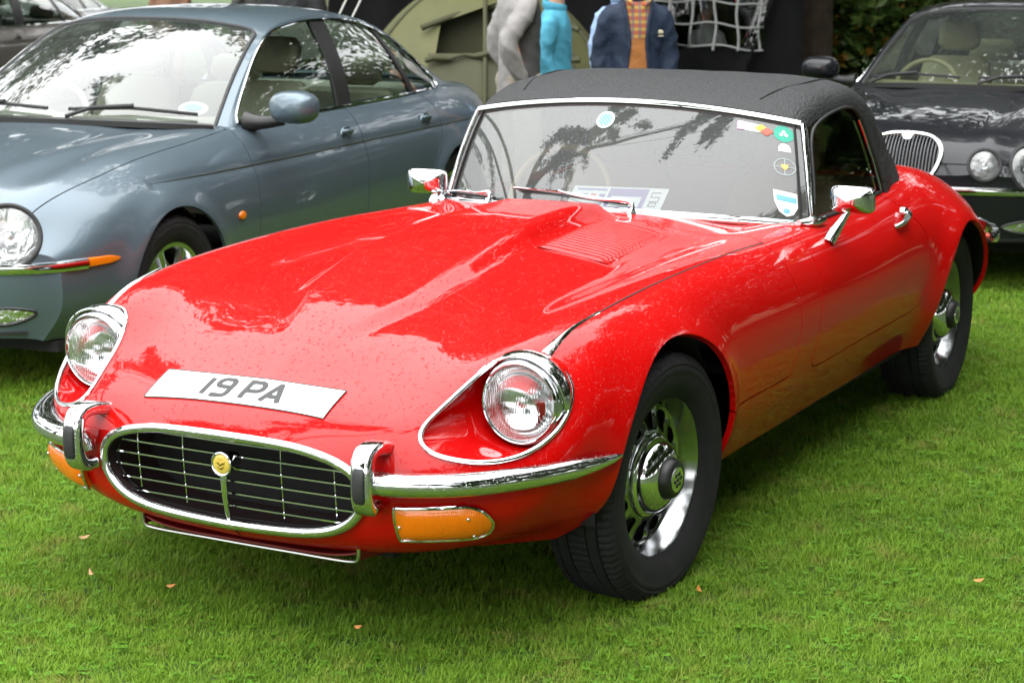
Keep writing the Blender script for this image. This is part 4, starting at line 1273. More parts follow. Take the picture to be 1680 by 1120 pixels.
SS = np.array([
 [(.925, 0, .60), (.912, .25, .60), (.865, .48, .60), (.775, .66, .590), (.690, .765, .565), (.675, .795, .48), (.675, .785, .36), (.70, .72, .25)],
 [(.885, 0, .70), (.868, .25, .695), (.800, .48, .690), (.680, .665, .665), (.580, .80, .60), (.565, .832, .49), (.570, .820, .36), (.60, .75, .245)],
 [(.790, 0, .790), (.775, .25, .778), (.690, .48, .770), (.530, .700, .745), (.420, .836, .66), (.405, .872, .50), (.41, .857, .36), (.43, .79, .24)],
 [(.56, 0, .848), (.545, .25, .838), (.470, .50, .820), (.310, .732, .802), (.230, .858, .70), (.225, .896, .52), (.23, .880, .36), (.24, .82, .23)],
 [(.20, 0, .895), (.19, .26, .885), (.14, .52, .868), (.04, .745, .848), (.00, .866, .73), (.00, .905, .54), (0, .888, .36), (0, .83, .22)],
 [(-.22, 0, .930), (-.23, .26, .922), (-.28, .52, .905), (-.36, .752, .885), (-.38, .872, .75), (-.38, .907, .55), (-.38, .886, .36), (-.38, .83, .21)],
 [(-.62, 0, .955), (-.64, .26, .948), (-.70, .52, .934), (-.80, .748, .920), (-.82, .874, .765), (-.82, .907, .55), (-.82, .884, .36), (-.82, .825, .205)],
 [(-1.40, 0, .955), (-1.40, .26, .952), (-1.40, .52, .945), (-1.40, .758, .935), (-1.40, .878, .775), (-1.40, .907, .55), (-1.40, .882, .36), (-1.40, .82, .20)],
 [(-2.10, 0, .962), (-2.10, .26, .960), (-2.10, .52, .955), (-2.10, .758, .945), (-2.10, .880, .785), (-2.10, .906, .55), (-2.10, .882, .36), (-2.10, .82, .20)],
 [(-2.70, 0, .980), (-2.70, .26, .978), (-2.70, .52, .970), (-2.70, .748, .955), (-2.70, .876, .795), (-2.70, .904, .56), (-2.70, .880, .37), (-2.70, .82, .22)],
 [(-3.20, 0, .995), (-3.20, .26, .992), (-3.20, .50, .983), (-3.20, .722, .962), (-3.20, .856, .795), (-3.20, .888, .565), (-3.20, .864, .38), (-3.20, .80, .24)],
 [(-3.58, 0, .975), (-3.58, .25, .972), (-3.57, .48, .963), (-3.56, .685, .935), (-3.55, .815, .765), (-3.55, .850, .560), (-3.55, .828, .39), (-3.56, .76, .27)],
 [(-3.86, 0, .905), (-3.86, .23, .902), (-3.84, .44, .893), (-3.81, .63, .865), (-3.77, .742, .715), (-3.77, .772, .545), (-3.78, .750, .41), (-3.80, .68, .30)],
 [(-3.96, 0, .78), (-3.955, .22, .775), (-3.94, .42, .765), (-3.91, .595, .74), (-3.87, .690, .650), (-3.865, .715, .535), (-3.875, .70, .42), (-3.89, .63, .32)],
])
def build_saloon():
    P = {}     # part name -> list of (mesh, material, parent key)
    NU, NV = 230, 120
    ku = knots(SS, 0); kv = knots(SS[3:10], 1)
    uq = np.linspace(0, ku[-1], NU); vq = np.linspace(0, kv[-1], NV)
    Q = cspline(ku, SS, uq); Q = np.moveaxis(cspline(kv, np.moveaxis(Q, 1, 0), vq), 0, 1)
    U2, V2 = np.meshgrid(uq, vq, indexing='ij')
    X, Y, Z = Q[..., 0].copy(), np.maximum(Q[..., 1], 0), Q[..., 2].copy()
    # two raised ridges run back from the inner lamps, the wings roll over the outer ones
    ys = np.interp(X, [-.7, .2, .7], [.50, .43, .40])
    Z += .014*np.exp(-((Y-ys)/.075)**2)*smooth(-.75, -.2, X)*(X > -1)
    Z += .012*np.exp(-((Y-.63)/.07)**2)*smooth(-.6, .1, X)*(X > -1)*smooth(.62, .70, Z)
    # flank crease: below the waist the side steps in softly
    Y -= .006*np.exp(-((Z-(.775+.02*smooth(0, -3, X)))/.018)**2)*smooth(.6, .75, Y)*(X < .1)
    af = lambda X, Z: np.hypot(X, (Z-.325)*np.where(Z > .325, 1, .9))-.355
    ar = lambda X, Z: np.hypot(X+2.909, (Z-.325)*np.where(Z > .325, 1, .9))-.355
    sd_ = smooth(.6, .75, Y)
    for fn in (af, ar): Y += sd_*.022*np.exp(-(np.maximum(fn(X, Z), 0)/.06)**2)
    V = np.stack([X, Y, Z, U2, V2], -1).reshape(-1, 5)
    F = grid_faces(NU, NV)
    if vnormals(V, F)[(NU//2)*NV+4, 2] < 0: F = [tuple(reversed(f)) for f in F]
    # bumper face: patch below the nose edge
    top = V.reshape(NU, NV, 5)[0]
    j4 = int(np.argmin(np.abs(vq-kv[4])))
    te = top[:j4+1, :3]; se = top[j4:, :3]
    nb = len(se); na = len(te)
    bot0 = np.array([.905, 0, .25]); bot1 = se[-1]
    rows = []
    s0 = np.linspace(0, 1, na)
    for k in range(nb):
        t = k/(nb-1)
        L = te[0]*(1-t)+bot0*t+np.array([.018*np.sin(np.pi*t), 0, 0]); Rr = se[k]
        # each row keeps the plan shape of the nose edge
        shape = te-(te[0][None]*(1-s0[:, None])+te[-1][None]*s0[:, None])
        rows.append(L[None]*(1-s0[:, None])+Rr[None]*s0[:, None]+shape*(1-.12*t))
    FV, FF = loft(rows)
    if vnormals(FV, FF)[na*4+3, 0] < 0: FF = [tuple(reversed(f)) for f in FF]
    allV = np.vstack([V[:, :3], FV]); allF = F+[tuple(i+len(V) for i in f) for f in FF]
    tri = [(f[0], f[1], f[2]) for f in allF]+[(f[0], f[2], f[3]) for f in allF]
    sk = BVHTree.FromPolygons(allV.tolist(), tri, all_triangles=True)
    def sx(y, z):
        h = sk.ray_cast(Vector((2, max(y, 1e-4), z)), Vector((-1, 0, 0)))
        return (np.array(h[0][:]), np.array(h[1][:])) if h[0] is not None else (np.array([.8, y, z]), np.array([1., 0, 0]))
    def sy(x, z):
        h = sk.ray_cast(Vector((x, 2, z)), Vector((0, -1, 0)))
        return (np.array(h[0][:]), np.array(h[1][:])) if h[0] is not None else (np.array([x, .9, z]), np.array([0, 1., 0]))
    G = .0025
    V, F = clip(V, F, np.where(V[:, 1] > .4, af(V[:, 0], V[:, 2]), 1))
    V, F = clip(V, F, np.where(V[:, 1] > .4, ar(V[:, 0], V[:, 2]), 1))
    lamps = []
    for cy, cz, r, ax in ((.622, .640, .118, (.80, .50, .18)), (.405, .655, .078, (.94, .26, .16))):
        c0 = sx(cy, cz)[0]; ax = np.array(ax)/np.linalg.norm(ax); lamps.append((c0, ax, r))
        def axd(W_): d = W_[:, :3]-c0; t = d@ax; return np.where(np.abs(t) < .25, np.linalg.norm(d-t[:, None]*ax, axis=1)-r, 1)
        V, F = clip(V, F, axd(V)); FV, FF = clip(FV, FF, axd(FV))
    GR = curve([(0, .792), (.09, .786), (.155, .762), (.188, .715), (.182, .655), (.147, .590), (.08, .566), (0, .562)], 70)
    GRp = np.vstack([GR, (GR*[-1, 1])[::-1]])
    V, F = clip(V, F, np.where(V[:, 0] > .3, -sdf_poly(GRp, V[:, 1], V[:, 2]), 1))
    FV, FF = clip(FV, FF, -sdf_poly(GRp, FV[:, 1], FV[:, 2]))
    slot = np.array([(-.42, .315), (.42, .315), (.40, .375), (-.40, .375)])
    fogp = curve([(.50, .345), (.58, .375), (.66, .378), (.715, .36), (.66, .325), (.58, .318)], 60, True)
    FV, FF = clip(FV, FF, -sdf_poly(slot, FV[:, 1], FV[:, 2]))
    FV, FF = clip(FV, FF, -sdf_poly(fogp, FV[:, 1], FV[:, 2]))
    # open the top under the glasshouse
    arch_x = lambda y: -.50-.235*(y/.72)**2
    def cabin(X, Y):
        return np.minimum(np.minimum(arch_x(Y)-.02-X, X+3.40), .715-.05*smooth(-2.8, -3.3, X)-Y)
    V, F = clip(V, F, np.where(V[:, 2] > .8, -cabin(V[:, 0], V[:, 1]), 1))
    # bonnet
    v3 = kv[3]
    hb = np.minimum(v3-.025-V[:, 4], V[:, 0]-(arch_x(V[:, 1])+.03))
    hb = np.where(V[:, 2] > .6, hb, -1)
    hb = np.minimum(hb, smooth(0, 1, 1)*(V[:, 2]-.655))
    hV, hF = clip(V, F, hb-G)
    V, F = clip(V, F, -hb-G)
    # doors
    D1 = np.vstack([curve([(-.715, .93), (-.690, .82), (-.675, .70), (-.660, .50), (-.665, .32), (-.70, .285)], 40), curve([(-.9, .28), (-1.5, .275), (-1.72, .28)], 20), curve([(-1.755, .30), (-1.765, .5), (-1.775, .75), (-1.80, .95)], 40), [(-1.8, 1.3), (-.715, 1.3)]])
    D2 = np.vstack([curve([(-1.805, .95), (-1.78, .75), (-1.77, .5), (-1.76, .30)], 40), curve([(-1.79, .28), (-2.2, .28), (-2.40, .29)], 20), curve([(-2.46, .34), (-2.53, .52), (-2.66, .68), (-2.735, .78), (-2.755, .88), (-2.72, .96)], 50), [(-2.72, 1.3), (-1.805, 1.3)]])
    pan = []
    for D in (D1, D2):
        f = np.where(V[:, 1] > .5, sdf_poly(D, V[:, 0], V[:, 2]), -1)
        pan.append(clip(V, F, f-G*.8)); V, F = clip(V, F, -f-G*.8)
    # bumper cover separate from the wing
    fl = lambda V, F: flange(V, F, .014, V[:, 1] > .01)
    out = []
    def add(name, vf, m, par=None, both=False, pair=False):
        """both: weld left+right into one part; pair: two parts"""
        if pair: out.append((name, vf, m, par, +1)); out.append((name, mirror(*vf), m, par, -1))
        elif both: out.append((name, merge(vf, mirror(*vf)), m, par, 0))
        else: out.append((name, vf, m, par, 0))
    add('body_shell', fl(V[:, :3], F), 'PAINT', both=True)
    add('bonnet', fl(hV[:, :3], hF), 'PAINT', both=True)
    add('bumper_cover', fl(FV, FF), 'PAINT', both=True)
    add('front_door', fl(pan[0][0][:, :3], pan[0][1]), 'PAINT', pair=True)
    add('rear_door', fl(pan[1][0][:, :3], pan[1][1]), 'PAINT', pair=True)
    # added black shell that shades the panel gaps from inside, floor
    iV = np.stack([X, Y, Z], -1).reshape(-1, 3); iF = grid_faces(NU, NV)
    if vnormals(iV, iF)[(NU//2)*NV+4, 2] < 0: iF = [tuple(reversed(f)) for f in iF]
    iN = vnormals(iV, iF)
    fns = [np.where(iV[:, 1] > .35, af(iV[:, 0], iV[:, 2])-.03, 1), np.where(iV[:, 1] > .35, ar(iV[:, 0], iV[:, 2])-.03, 1), np.where(iV[:, 2] > .8, -cabin(iV[:, 0], iV[:, 1])-.01, 1), np.where(iV[:, 0] > .45, -1, 1)]
    f = np.minimum.reduce(fns)
    iV2, iF2 = clip(np.c_[iV-iN*.012], iF, f)
    add('shade_shell', (iV2, iF2), 'dark_cavity', both=True)
    add('floor_pan', box((-1.45, 0, .22), (4.2, 1.5, .04)), 'dark_cavity')
    add('engine_block', box((.45, 0, .45), (.30, 1.1, .36), .05), 'dark_cavity')
    for cx in (0, -2.909): add('wheel_well', well(cx, .325, .352, .50, .83), 'dark_cavity', pair=True)
    # lamps: clear cover flush with the wing, mirror bowl and bulb behind, black gasket round it
    for c0, ax, r in lamps:
        t = np.linspace(0, 2*np.pi, 48, endpoint=False)
        e1 = np.cross([0, 0, 1.], ax); e1 /= np.linalg.norm(e1); e2 = np.cross(ax, e1)
        rows = []
        for q in (0, .3, .6, .8, .93, 1.0):
            rr_ = []
            for a in t:
                p0 = c0+(e1*math.cos(a)+e2*math.sin(a))*r*q
                h = sk.ray_cast(Vector(p0+ax*.4), Vector(-ax)); tt_ = ((np.array(h[0][:])-c0)@ax) if h[0] is not None else 0
                rr_.append(p0+ax*(np.clip(tt_, -.05, .05)*(.25+.35*q)+.004+.014*(1-q*q)))
            rows.append(rr_)
        Vv, Ff = loft(rows, closed=True)
        if vnormals(Vv, Ff)[48*3]@ax < 0: Ff = [tuple(reversed(x)) for x in Ff]
        edge = np.array(rows[-1])
        nm = 'headlamp'
        add(nm, sweep(edge+ax*.002, circ(.009, 8), closed=True), 'black_rubber', pair=True)
        # skirt from the wing to the lamp edge
        sk_ = []
        for k_, a in enumerate(t):
            p0 = c0+(e1*math.cos(a)+e2*math.sin(a))*(r+.006); h = sk.ray_cast(Vector(p0+ax*.4), Vector(-ax)); sk_.append(np.array(h[0][:])-ax*.001 if h[0] is not None else p0)
        add('lamp_surround', loft([np.array(sk_), edge-ax*.004], closed=True), 'PAINT', par=nm, pair=True)
        add('lamp_cover', (Vv, Ff), 'lamp_cover', par=nm, pair=True)
        c = edge.mean(0)
        def rad(vf): # turn an x-axis lathe onto the lamp axis
            Mr = np.stack([ax, e1, e2], 1); return np.asarray(vf[0])@Mr.T, vf[1]
        bowl = []
        for q, d in ((1.0, -.006), (.97, -.05), (.80, -.075), (.5, -.095), (.2, -.10)):
            bowl.append((edge-c)*q+c+ax*d)
        add('reflector', loft(bowl, closed=True), 'clear_reflector', par=nm, pair=True)
        R_ = rad(lathe([(r*.24, 0), (r*.22, .016), (r*.14, .026), (0, .030)], 24, 'x')); add('projector', (R_[0]+c-ax*.062, R_[1]), 'clear_reflector', par=nm, pair=True)
    # grille
    ge = np.array([sx(abs(p[0]), p[1])[0]*[1, np.sign(p[0]) if p[0] else 1, 1] for p in GRp])
    ge = resample(ge, 120, True)
    for _ in range(3): ge = (np.roll(ge, 1, 0)+2*ge+np.roll(ge, -1, 0))/4
    add('grille_surround', sweep(ge+[.006, 0, 0], circ(.013, 10, .012), closed=True), 'chrome')
    gb = (ge-ge.mean(0))*[1, .98, .98]+ge.mean(0)-[.05, 0, 0]
    add('grille_backing', (np.vstack([[gb.mean(0)], gb]), [(0, (i+1) % 120+1, i+1) for i in range(120)]), 'dark_cavity', par='grille_surround')
    for i in range(-11, 12):
        y = i*.0172
        d = sdf_poly(GRp, np.full(200, y), np.linspace(.55, .81, 200)); zz = np.linspace(.55, .81, 200)[d > .004]
        if len(zz) < 5: continue
        P_ = [sx(abs(y), z)[0]*[1, np.sign(y) if y else 1, 1]-[.012, 0, 0] for z in np.linspace(zz[0], zz[-1], 8)]
        add('grille_bar', sweep(np.array(P_), np.array([(.0015, -.010), (.0015, .006), (0, .008), (-.0015, .006), (-.0015, -.010)])[::-1], up=(0, 1, 0)), 'dull_steel', par='grille_surround')
    p, n = sx(0.001, .785)
    add('grille_badge', tf(lathe([(.032, 0), (.032, .008), (.028, .014), (.0, .016)], 32, 'x'), p+[.006, 0, -.006], (0, R(-25), 0), (1, 1, .8)), 'chrome', par='grille_surround')
    add('badge_face', tf(lathe([(.024, .0145), (.0, .0175)], 24, 'x'), p+[.006, 0, -.006], (0, R(-25), 0), (1, 1, .8)), 'steel', par='grille_surround')
    # chrome blade along the bumper, amber side markers, lower slot and fog lamps
    bl = np.array([sx(y, .525)[0] for y in np.linspace(.0, .74, 32)])
    bl2 = np.array([sy(x, .527)[0] for x in np.linspace(bl[-1][0]-.01, .56, 10)])
    P_ = resample(np.vstack([bl, bl2[1:]]), 50); P_ = np.vstack([P_])
    for _ in range(4): P_[1:-1] = (P_[:-2]+2*P_[1:-1]+P_[2:])/4
    prof = np.array([(.022, -.004), (.018, .010), (0, .015), (-.018, .010), (-.022, -.004)])
    T_, N_, B_ = frames(P_, up=(0, 0, 1))
    if B_[25]@np.array([1, .5, 0]) < 0: prof = (prof*[1, -1])[::-1]
    add('bumper_blade', sweep(P_, prof, up=(0, 0, 1)), 'chrome', par='bumper_cover', both=True)
    mk = np.array([sy(x, .530)[0] for x in np.linspace(.555, .40, 12)])
    prof2 = np.array([(.018, -.004), (.014, .010), (0, .012), (-.014, .010), (-.018, -.004)])
    T_, N_, B_ = frames(mk, up=(0, 0, 1))
    if B_[5]@np.array([0, 1, 0]) < 0: prof2 = (prof2*[1, -1])[::-1]
    add('side_marker', sweep(mk, prof2, up=(0, 0, 1), scale=np.interp(np.linspace(0, 1, 12), [0, .7, 1], [1, .9, .3])), 'amber_lens', par='bumper_cover', pair=True)
    add('lower_grille', box((.80, 0, .345), (.02, .90, .10)), 'dark_cavity', par='bumper_cover')
    for z in (.33, .36):
        P_ = np.array([sx(abs(y), z)[0]*[1, np.sign(y) if y else 1, 1]-[.012, 0, 0] for y in np.linspace(-.40, .40, 21)])
        add('lower_grille_bar', tube(P_, .004, 6), 'steel', par='bumper_cover')
    fe = np.array([sx(p[0], p[1])[0] for p in fogp])
    add('fog_lamp_rim', sweep(fe, circ(.006, 8), closed=True), 'black_satin', par='bumper_cover', pair=True)
    add('fog_lamp', (np.vstack([[fe.mean(0)+[.004, 0, 0]], fe-[.004, 0, 0]]), [(0, (i+1) % 60+1, i+1) for i in range(60)]), 'clear_reflector', par='bumper_cover', pair=True)
    add('lip', sweep(resample(np.array([sx(y, .285)[0] for y in np.linspace(0, .68, 24)]), 30), np.array([(.006, -.004), (.006, .010), (-.006, .010), (-.006, -.004)]) if True else None, up=(0, 0, 1)), 'black_satin', par='bumper_cover', both=True)
    # ---- glasshouse
    arch = np.array([(-.725, .712, .925), (-.95, .658, 1.085), (-1.20, .603, 1.232), (-1.40, .568, 1.318), (-1.70, .556, 1.368), (-2.00, .555, 1.380), (-2.30, .556, 1.362), (-2.60, .563, 1.300), (-2.85, .585, 1.205), (-3.06, .615, 1.095), (-3.27, .665, .985)])
    cen = np.array([(-.50, 0, .950), (-.76, 0, 1.120), (-1.06, 0, 1.280), (-1.32, 0, 1.382), (-1.68, 0, 1.418), (-2.02, 0, 1.424), (-2.36, 0, 1.404), (-2.70, 0, 1.340), (-2.97, 0, 1.235), (-3.22, 0, 1.115), (-3.46, 0, .995)])
    k = np.r_[0, np.cumsum(np.linalg.norm(np.diff(arch, axis=0), axis=1))]
    ns, na2 = 200, 60
    sq = np.linspace(0, k[-1], ns)
    A3, C3 = cspline(k, arch, sq), cspline(k, cen, sq)
    aa = np.linspace(0, 1, na2)
    GH = np.empty((ns, na2, 5))
    w_ = 1-np.abs(aa)**2.3
    GH[..., 0] = A3[:, None, 0]+(C3-A3)[:, None, 0]*w_[None]
    GH[..., 1] = A3[:, None, 1]*aa[None]
    wz = 1-np.abs(aa)**2.8
    GH[..., 2] = A3[:, None, 2]+(C3-A3)[:, None, 2]*wz[None]
    GH[..., 3] = sq[:, None]; GH[..., 4] = aa[None]
    gV, gF = GH.reshape(-1, 5), grid_faces(ns, na2)
    if vnormals(gV, gF)[100*na2+3, 2] < 0: gF = [tuple(reversed(f)) for f in gF]
    def rr(s0, s1, a1, r):   # rounded-rectangle distance in (s, a) with a scaled to metres
        ds = np.minimum(gVc[:, 3]-s0, s1-gVc[:, 3]); da = (a1-gVc[:, 4])*.6
        return np.where((ds < r) & (da < r), r-np.hypot(r-ds, r-da), np.minimum(ds, da))
    gVc = gV; ws_f = rr(-.5, k[3]-.035, .945, .05)
    wsV, wsF = clip(gVc, gF, ws_f)
    gV1, gF1 = clip(gVc, gF, -ws_f)
    gVc = gV1; rw_f = rr(k[7]-.02, k[10]-.05, .90, .07)
    rwV, rwF = clip(gV1, gF1, rw_f); gV2, gF2 = clip(gV1, gF1, -rw_f)
    add('roof', fl(gV2[:, :3], gF2), 'PAINT', both=True)
    add('windscreen', (wsV[:, :3], wsF), 'saloon_screen', both=True)
    add('rear_window', (rwV[:, :3], rwF), 'saloon_glass', both=True)
    # black surround of the screen
    be = []
    def ghp(s, a):
        i = np.interp(s, sq, np.arange(ns)); A_ = np.array([np.interp(i, np.arange(ns), A3[:, c]) for c in range(3)]); C_ = np.array([np.interp(i, np.arange(ns), C3[:, c]) for c in range(3)])
        return np.array([A_[0]+(C_-A_)[0]*(1-a**2.3), A_[1]*a, A_[2]+(C_-A_)[2]*(1-a**2.8)])
    P_ = np.array([ghp(s, .945) for s in np.linspace(.0, k[3]-.085, 30)]+[ghp(k[3]-.06, .93), ghp(k[3]-.042, .90)]+[ghp(k[3]-.035, a) for a in np.linspace(.86, 0, 24)])
    add('screen_seal', tube(P_, .009, 8), 'black_rubber', par='windscreen', both=True)
    P_ = np.array([ghp(.012, a) for a in np.linspace(.95, 0, 26)])+[.03, 0, -.004]
    add('scuttle', sweep(P_, np.array([(.012, -.05), (.012, .05), (-.012, .05), (-.012, -.05)]), up=(0, 0, 1)), 'black_satin', both=True)
    # side: belt to arch
    belt = np.array([(-.725, .735, .918), (-1.1, .748, .928), (-1.4, .754, .932), (-2.1, .755, .944), (-2.7, .745, .956), (-3.0, .725, .962), (-3.27, .69, .972)])
    kb = np.r_[0, np.cumsum(np.abs(np.diff(belt[:, 0])))]
    xs = np.linspace(-.725, -3.27, 180)
    Bq = cspline(kb, belt, -.725-xs)
    Aq = np.stack([xs]+[np.interp(-xs, -A3[:, 0], A3[:, c]) for c in (1, 2)], 1)
    tt = np.linspace(0, 1, 50)
    sg = np.empty((180, 50, 3))
    for c in range(3): sg[..., c] = Bq[:, None, c]*(1-tt[None])+Aq[:, None, c]*tt[None]
    sg[..., 1] += .028*np.sin(np.pi*tt)[None]*np.clip((Aq[:, 2]-Bq[:, 2])/.4, 0, 1)[:, None]
    sV, sF = sg.reshape(-1, 3), grid_faces(180, 50)
    if vnormals(sV, sF)[90*50+20, 1] < 0: sF = [tuple(reversed(f)) for f in sF]
    W = np.vstack([curve([(-.80, .945), (-.815, .965), (-1.02, 1.115), (-1.22, 1.235), (-1.40, 1.308), (-1.55, 1.335), (-1.72, 1.352), (-1.95, 1.357), (-2.2, 1.348), (-2.45, 1.312), (-2.68, 1.24), (-2.88, 1.145), (-3.00, 1.06), (-3.055, .995), (-3.03, .968)], 140), curve([(-2.7, .966), (-2.1, .955), (-1.4, .945), (-.86, .940)], 60)])
    f = sdf_poly(W, sV[:, 0], sV[:, 2])
    gs = clip(sV, sF, f); fr = clip(sV, sF, -f)
    add('side_frame', fl(*fr), 'PAINT', pair=True)
    # glass lies a little inside the frame; dark pillars stand on it
    gn = vnormals(*gs)
    bands = []
    def bx(x0, x1, lean): return lambda V: np.minimum(V[:, 0]-(x0+lean*(V[:, 2]-.95)), (x1+lean*(V[:, 2]-.95))-V[:, 0])
    bp = bx(-1.90, -1.755, -.16); qp = bx(-2.70, -2.645, .42)
    glassV = (gs[0]-gn*.006, gs[1])
    for nm, fn in (('pillar', bp), ('quarter_bar', qp)):
        bd = clip(gs[0]-vnormals(*gs)*.001, gs[1], fn(gs[0])); add(nm, thicken(bd[0], bd[1], .02), 'black_satin', par='side_frame', pair=True)
    fb = bp(glassV[0]); fq = qp(glassV[0])
    xg = glassV[0]
    g1 = clip(xg, glassV[1], np.minimum(-fb, xg[:, 0]+1.82+.16*(xg[:, 2]-.95)))
    add('front_window', g1, 'saloon_glass', pair=True, par='front_door')
    g2 = clip(xg, glassV[1], np.minimum(-fb, -(xg[:, 0]+1.82+.16*(xg[:, 2]-.95))))
    f2 = qp(g2[0]); mid = g2[0][:, 0]+2.67-.42*(g2[0][:, 2]-.95)
    add('rear_window_pane', clip(g2[0], g2[1], np.minimum(-f2, mid)), 'saloon_glass', pair=True, par='rear_door')
    add('quarter_window', clip(g2[0], g2[1], np.minimum(-f2, -mid)), 'saloon_glass', pair=True, par='side_frame')
    def side_y(x, z):
        i = np.interp(-x, -xs, np.arange(180)); b = np.array([np.interp(i, np.arange(180), Bq[:, c]) for c in range(3)]); a = np.array([np.interp(i, np.arange(180), Aq[:, c]) for c in range(3)])
        t = np.clip((z-b[2])/max(a[2]-b[2], .01), 0, 1)
        return b[1]*(1-t)+a[1]*t+.028*math.sin(math.pi*t)*np.clip((a[2]-b[2])/.4, 0, 1)
    Wt = resample(W, 170, True)
    P_ = np.array([(p[0], side_y(p[0], p[1])+.003, p[1]) for p in Wt])
    add('window_trim', sweep(P_, circ(.0065, 8), closed=True), 'chrome', par='side_frame', pair=True)
    # mirrors
    a = np.linspace(0, 2*np.pi, 32, endpoint=False)
    rows = []
    for d, s_ in ((-.045, .0), (-.045, .80), (-.040, .92), (-.02, .99), (.0, 1.0), (.03, .97), (.055, .86), (.075, .65), (.086, .38), (.09, .0)):
        rows.append(np.stack([np.full(32, d), s_*.112*np.sign(np.cos(a))*np.abs(np.cos(a))**.75, s_*.072*np.sign(np.sin(a))*np.abs(np.sin(a))**.75], 1))
    mv = loft(rows, closed=True)
    if vnormals(*mv)[32*7, 0] < 0: mv = (mv[0], [tuple(reversed(f)) for f in mv[1]])
    add('door_mirror', tf(mv, (-.865, .975, 1.015), (0, 0, R(-6))), 'PAINT', pair=True)
    add('mirror_foot', merge(tube(curve([(-.85, .745, .945), (-.855, .82, .945), (-.865, .92, .958)], 12), np.interp(np.linspace(0, 1, 12), [0, .4, 1], [.05, .03, .024]), 12)), 'black_satin', par='door_mirror', pair=True)
    # handles, repeater, stripe
    for x, par in ((-1.62, 'front_door'), (-2.55, 'rear_door')):
        p, n = sy(x, .835)
        h_ = tf(lathe([(.050, -.004), (.048, .003), (.034, -.002), (.0, -.006)], 28, 'y'), p+[0, .004, 0], (0, 0, 0), (1.15, 1, .72))
        add('handle_cup', h_, 'PAINT', par=par, pair=True)
        q = tube(curve([p+[.045, .006, .012], p+[.02, .020, .016], p+[-.02, .022, .014], p+[-.045, .008, .008]], 14), .011, 10)
        add('door_handle', q, 'PAINT', par=par, pair=True)
    p, n = sy(-.50, .585)
    add('side_repeater', tf(lathe([(.030, 0), (.026, .006), (.0, .010)], 24, 'y'), p+[0, .002, 0], scale=(1, 1, .62)), 'amber_lens', pair=True)
    P_ = np.array([sy(x, .775+.02*float(smooth(0, -3, x)))[0]+[0, .0015, 0] for x in np.linspace(.10, -3.3, 90)])
    add('pin_stripe', tube(P_, np.interp(np.arange(90), [0, 12, 89], [.0004, .003, .003]), 6), 'pin_stripe', pair=True)
    # wipers
    def wip(y0, y1):
        P_ = np.array([ghp(.075-.02*abs(2*t-1), abs(y0+(y1-y0)*t)/.70)*[1, np.sign(y0+(y1-y0)*t), 1]+[.018, 0, .018] for t in np.linspace(0, 1, 16)])
        return merge(sweep(P_, circ(.008, 6)), tube([P_[0]+[.03, 0, -.03], P_[3]+[.01, 0, .004], P_[8]+[.006, 0, .012]], .009, 8))
    add('wiper', wip(.05, .60), 'black_rubber'); add('wiper', wip(-.60, -.06), 'black_rubber')
    o_ = [ghp(.12+.045*math.sin(t), (.53+.055*math.cos(t))/.67)+[-.008, 0, -.004] for t in np.linspace(0, 2*np.pi, 24, endpoint=False)]
    add('tax_disc', (np.vstack([[np.mean(o_, 0)], o_]), [(0, i+1, (i+1) % 24+1) for i in range(24)]), 'tax_white', par='windscreen')
    o_ = [ghp(.125+.020*math.sin(t), (.53+.035*math.cos(t))/.67)+[-.004, 0, 0] for t in np.linspace(0, 2*np.pi, 24, endpoint=False)]
    add('tax_print', (np.vstack([[np.mean(o_, 0)], o_]), [(0, i+1, (i+1) % 24+1) for i in range(24)]), 'sticker_blue', par='windscreen')
    # interior
    ys = np.linspace(-.68, .68, 23)
    rows = [[(-.56-.22*(y/.70)**2+dx, y, dz) for y in ys] for dx, dz in ((.0, .935), (-.20, .958), (-.36, .945), (-.40, .90), (-.40, .72), (-.30, .55))]
    dv = loft(rows)
    if vnormals(*dv)[23+10, 2] < 0: dv = (dv[0], [tuple(reversed(f)) for f in dv[1]])
    add('dashboard', thicken(dv[0], dv[1], .02), 'DASH')
    def pad(sec, y0):
        rows = []
        for (x, z, w, th, dx, dz) in sec:
            t = np.linspace(0, 2*np.pi, 24, endpoint=False); c, s_ = np.cos(t), np.sin(t)
            q = th*np.sign(s_)*np.abs(s_)**.7
            rows.append(np.stack([x+dx*q, y0+w*np.sign(c)*np.abs(c)**.5, z+dz*q], 1))
        Vv, Ff = loft(rows, closed=True); n = len(rows)
        return Vv, Ff+[tuple(range(24)), tuple((n-1)*24+i for i in reversed(range(24)))]
    for y0 in (.37, -.37):
        add('seat', pad([(-1.62, .45, .22, .06, 1, .2), (-1.66, .60, .25, .075, 1, .2), (-1.74, .85, .24, .07, 1, .2), (-1.80, 1.02, .21, .06, 1, .2), (-1.82, 1.06, .16, .03, 1, .2)], y0), 'SEAT')
        add('seat_cushion', pad([(-1.60, .48, .24, .06, 0, 1), (-1.3, .52, .25, .07, 0, 1), (-1.12, .54, .24, .05, 0, 1)], y0), 'SEAT', par='seat')
        add('head_restraint', pad([(-1.83, 1.10, .09, .03, 1, .2), (-1.84, 1.13, .13, .055, 1, .2), (-1.86, 1.23, .13, .055, 1, .2), (-1.87, 1.27, .10, .03, 1, .2)], y0), 'SEAT', par='seat')
    add('rear_bench', pad([(-2.55, .45, .62, .08, 1, .2), (-2.62, .70, .64, .09, 1, .2), (-2.74, .94, .60, .08, 1, .2), (-2.76, .97, .55, .04, 1, .2)], 0), 'SEAT')
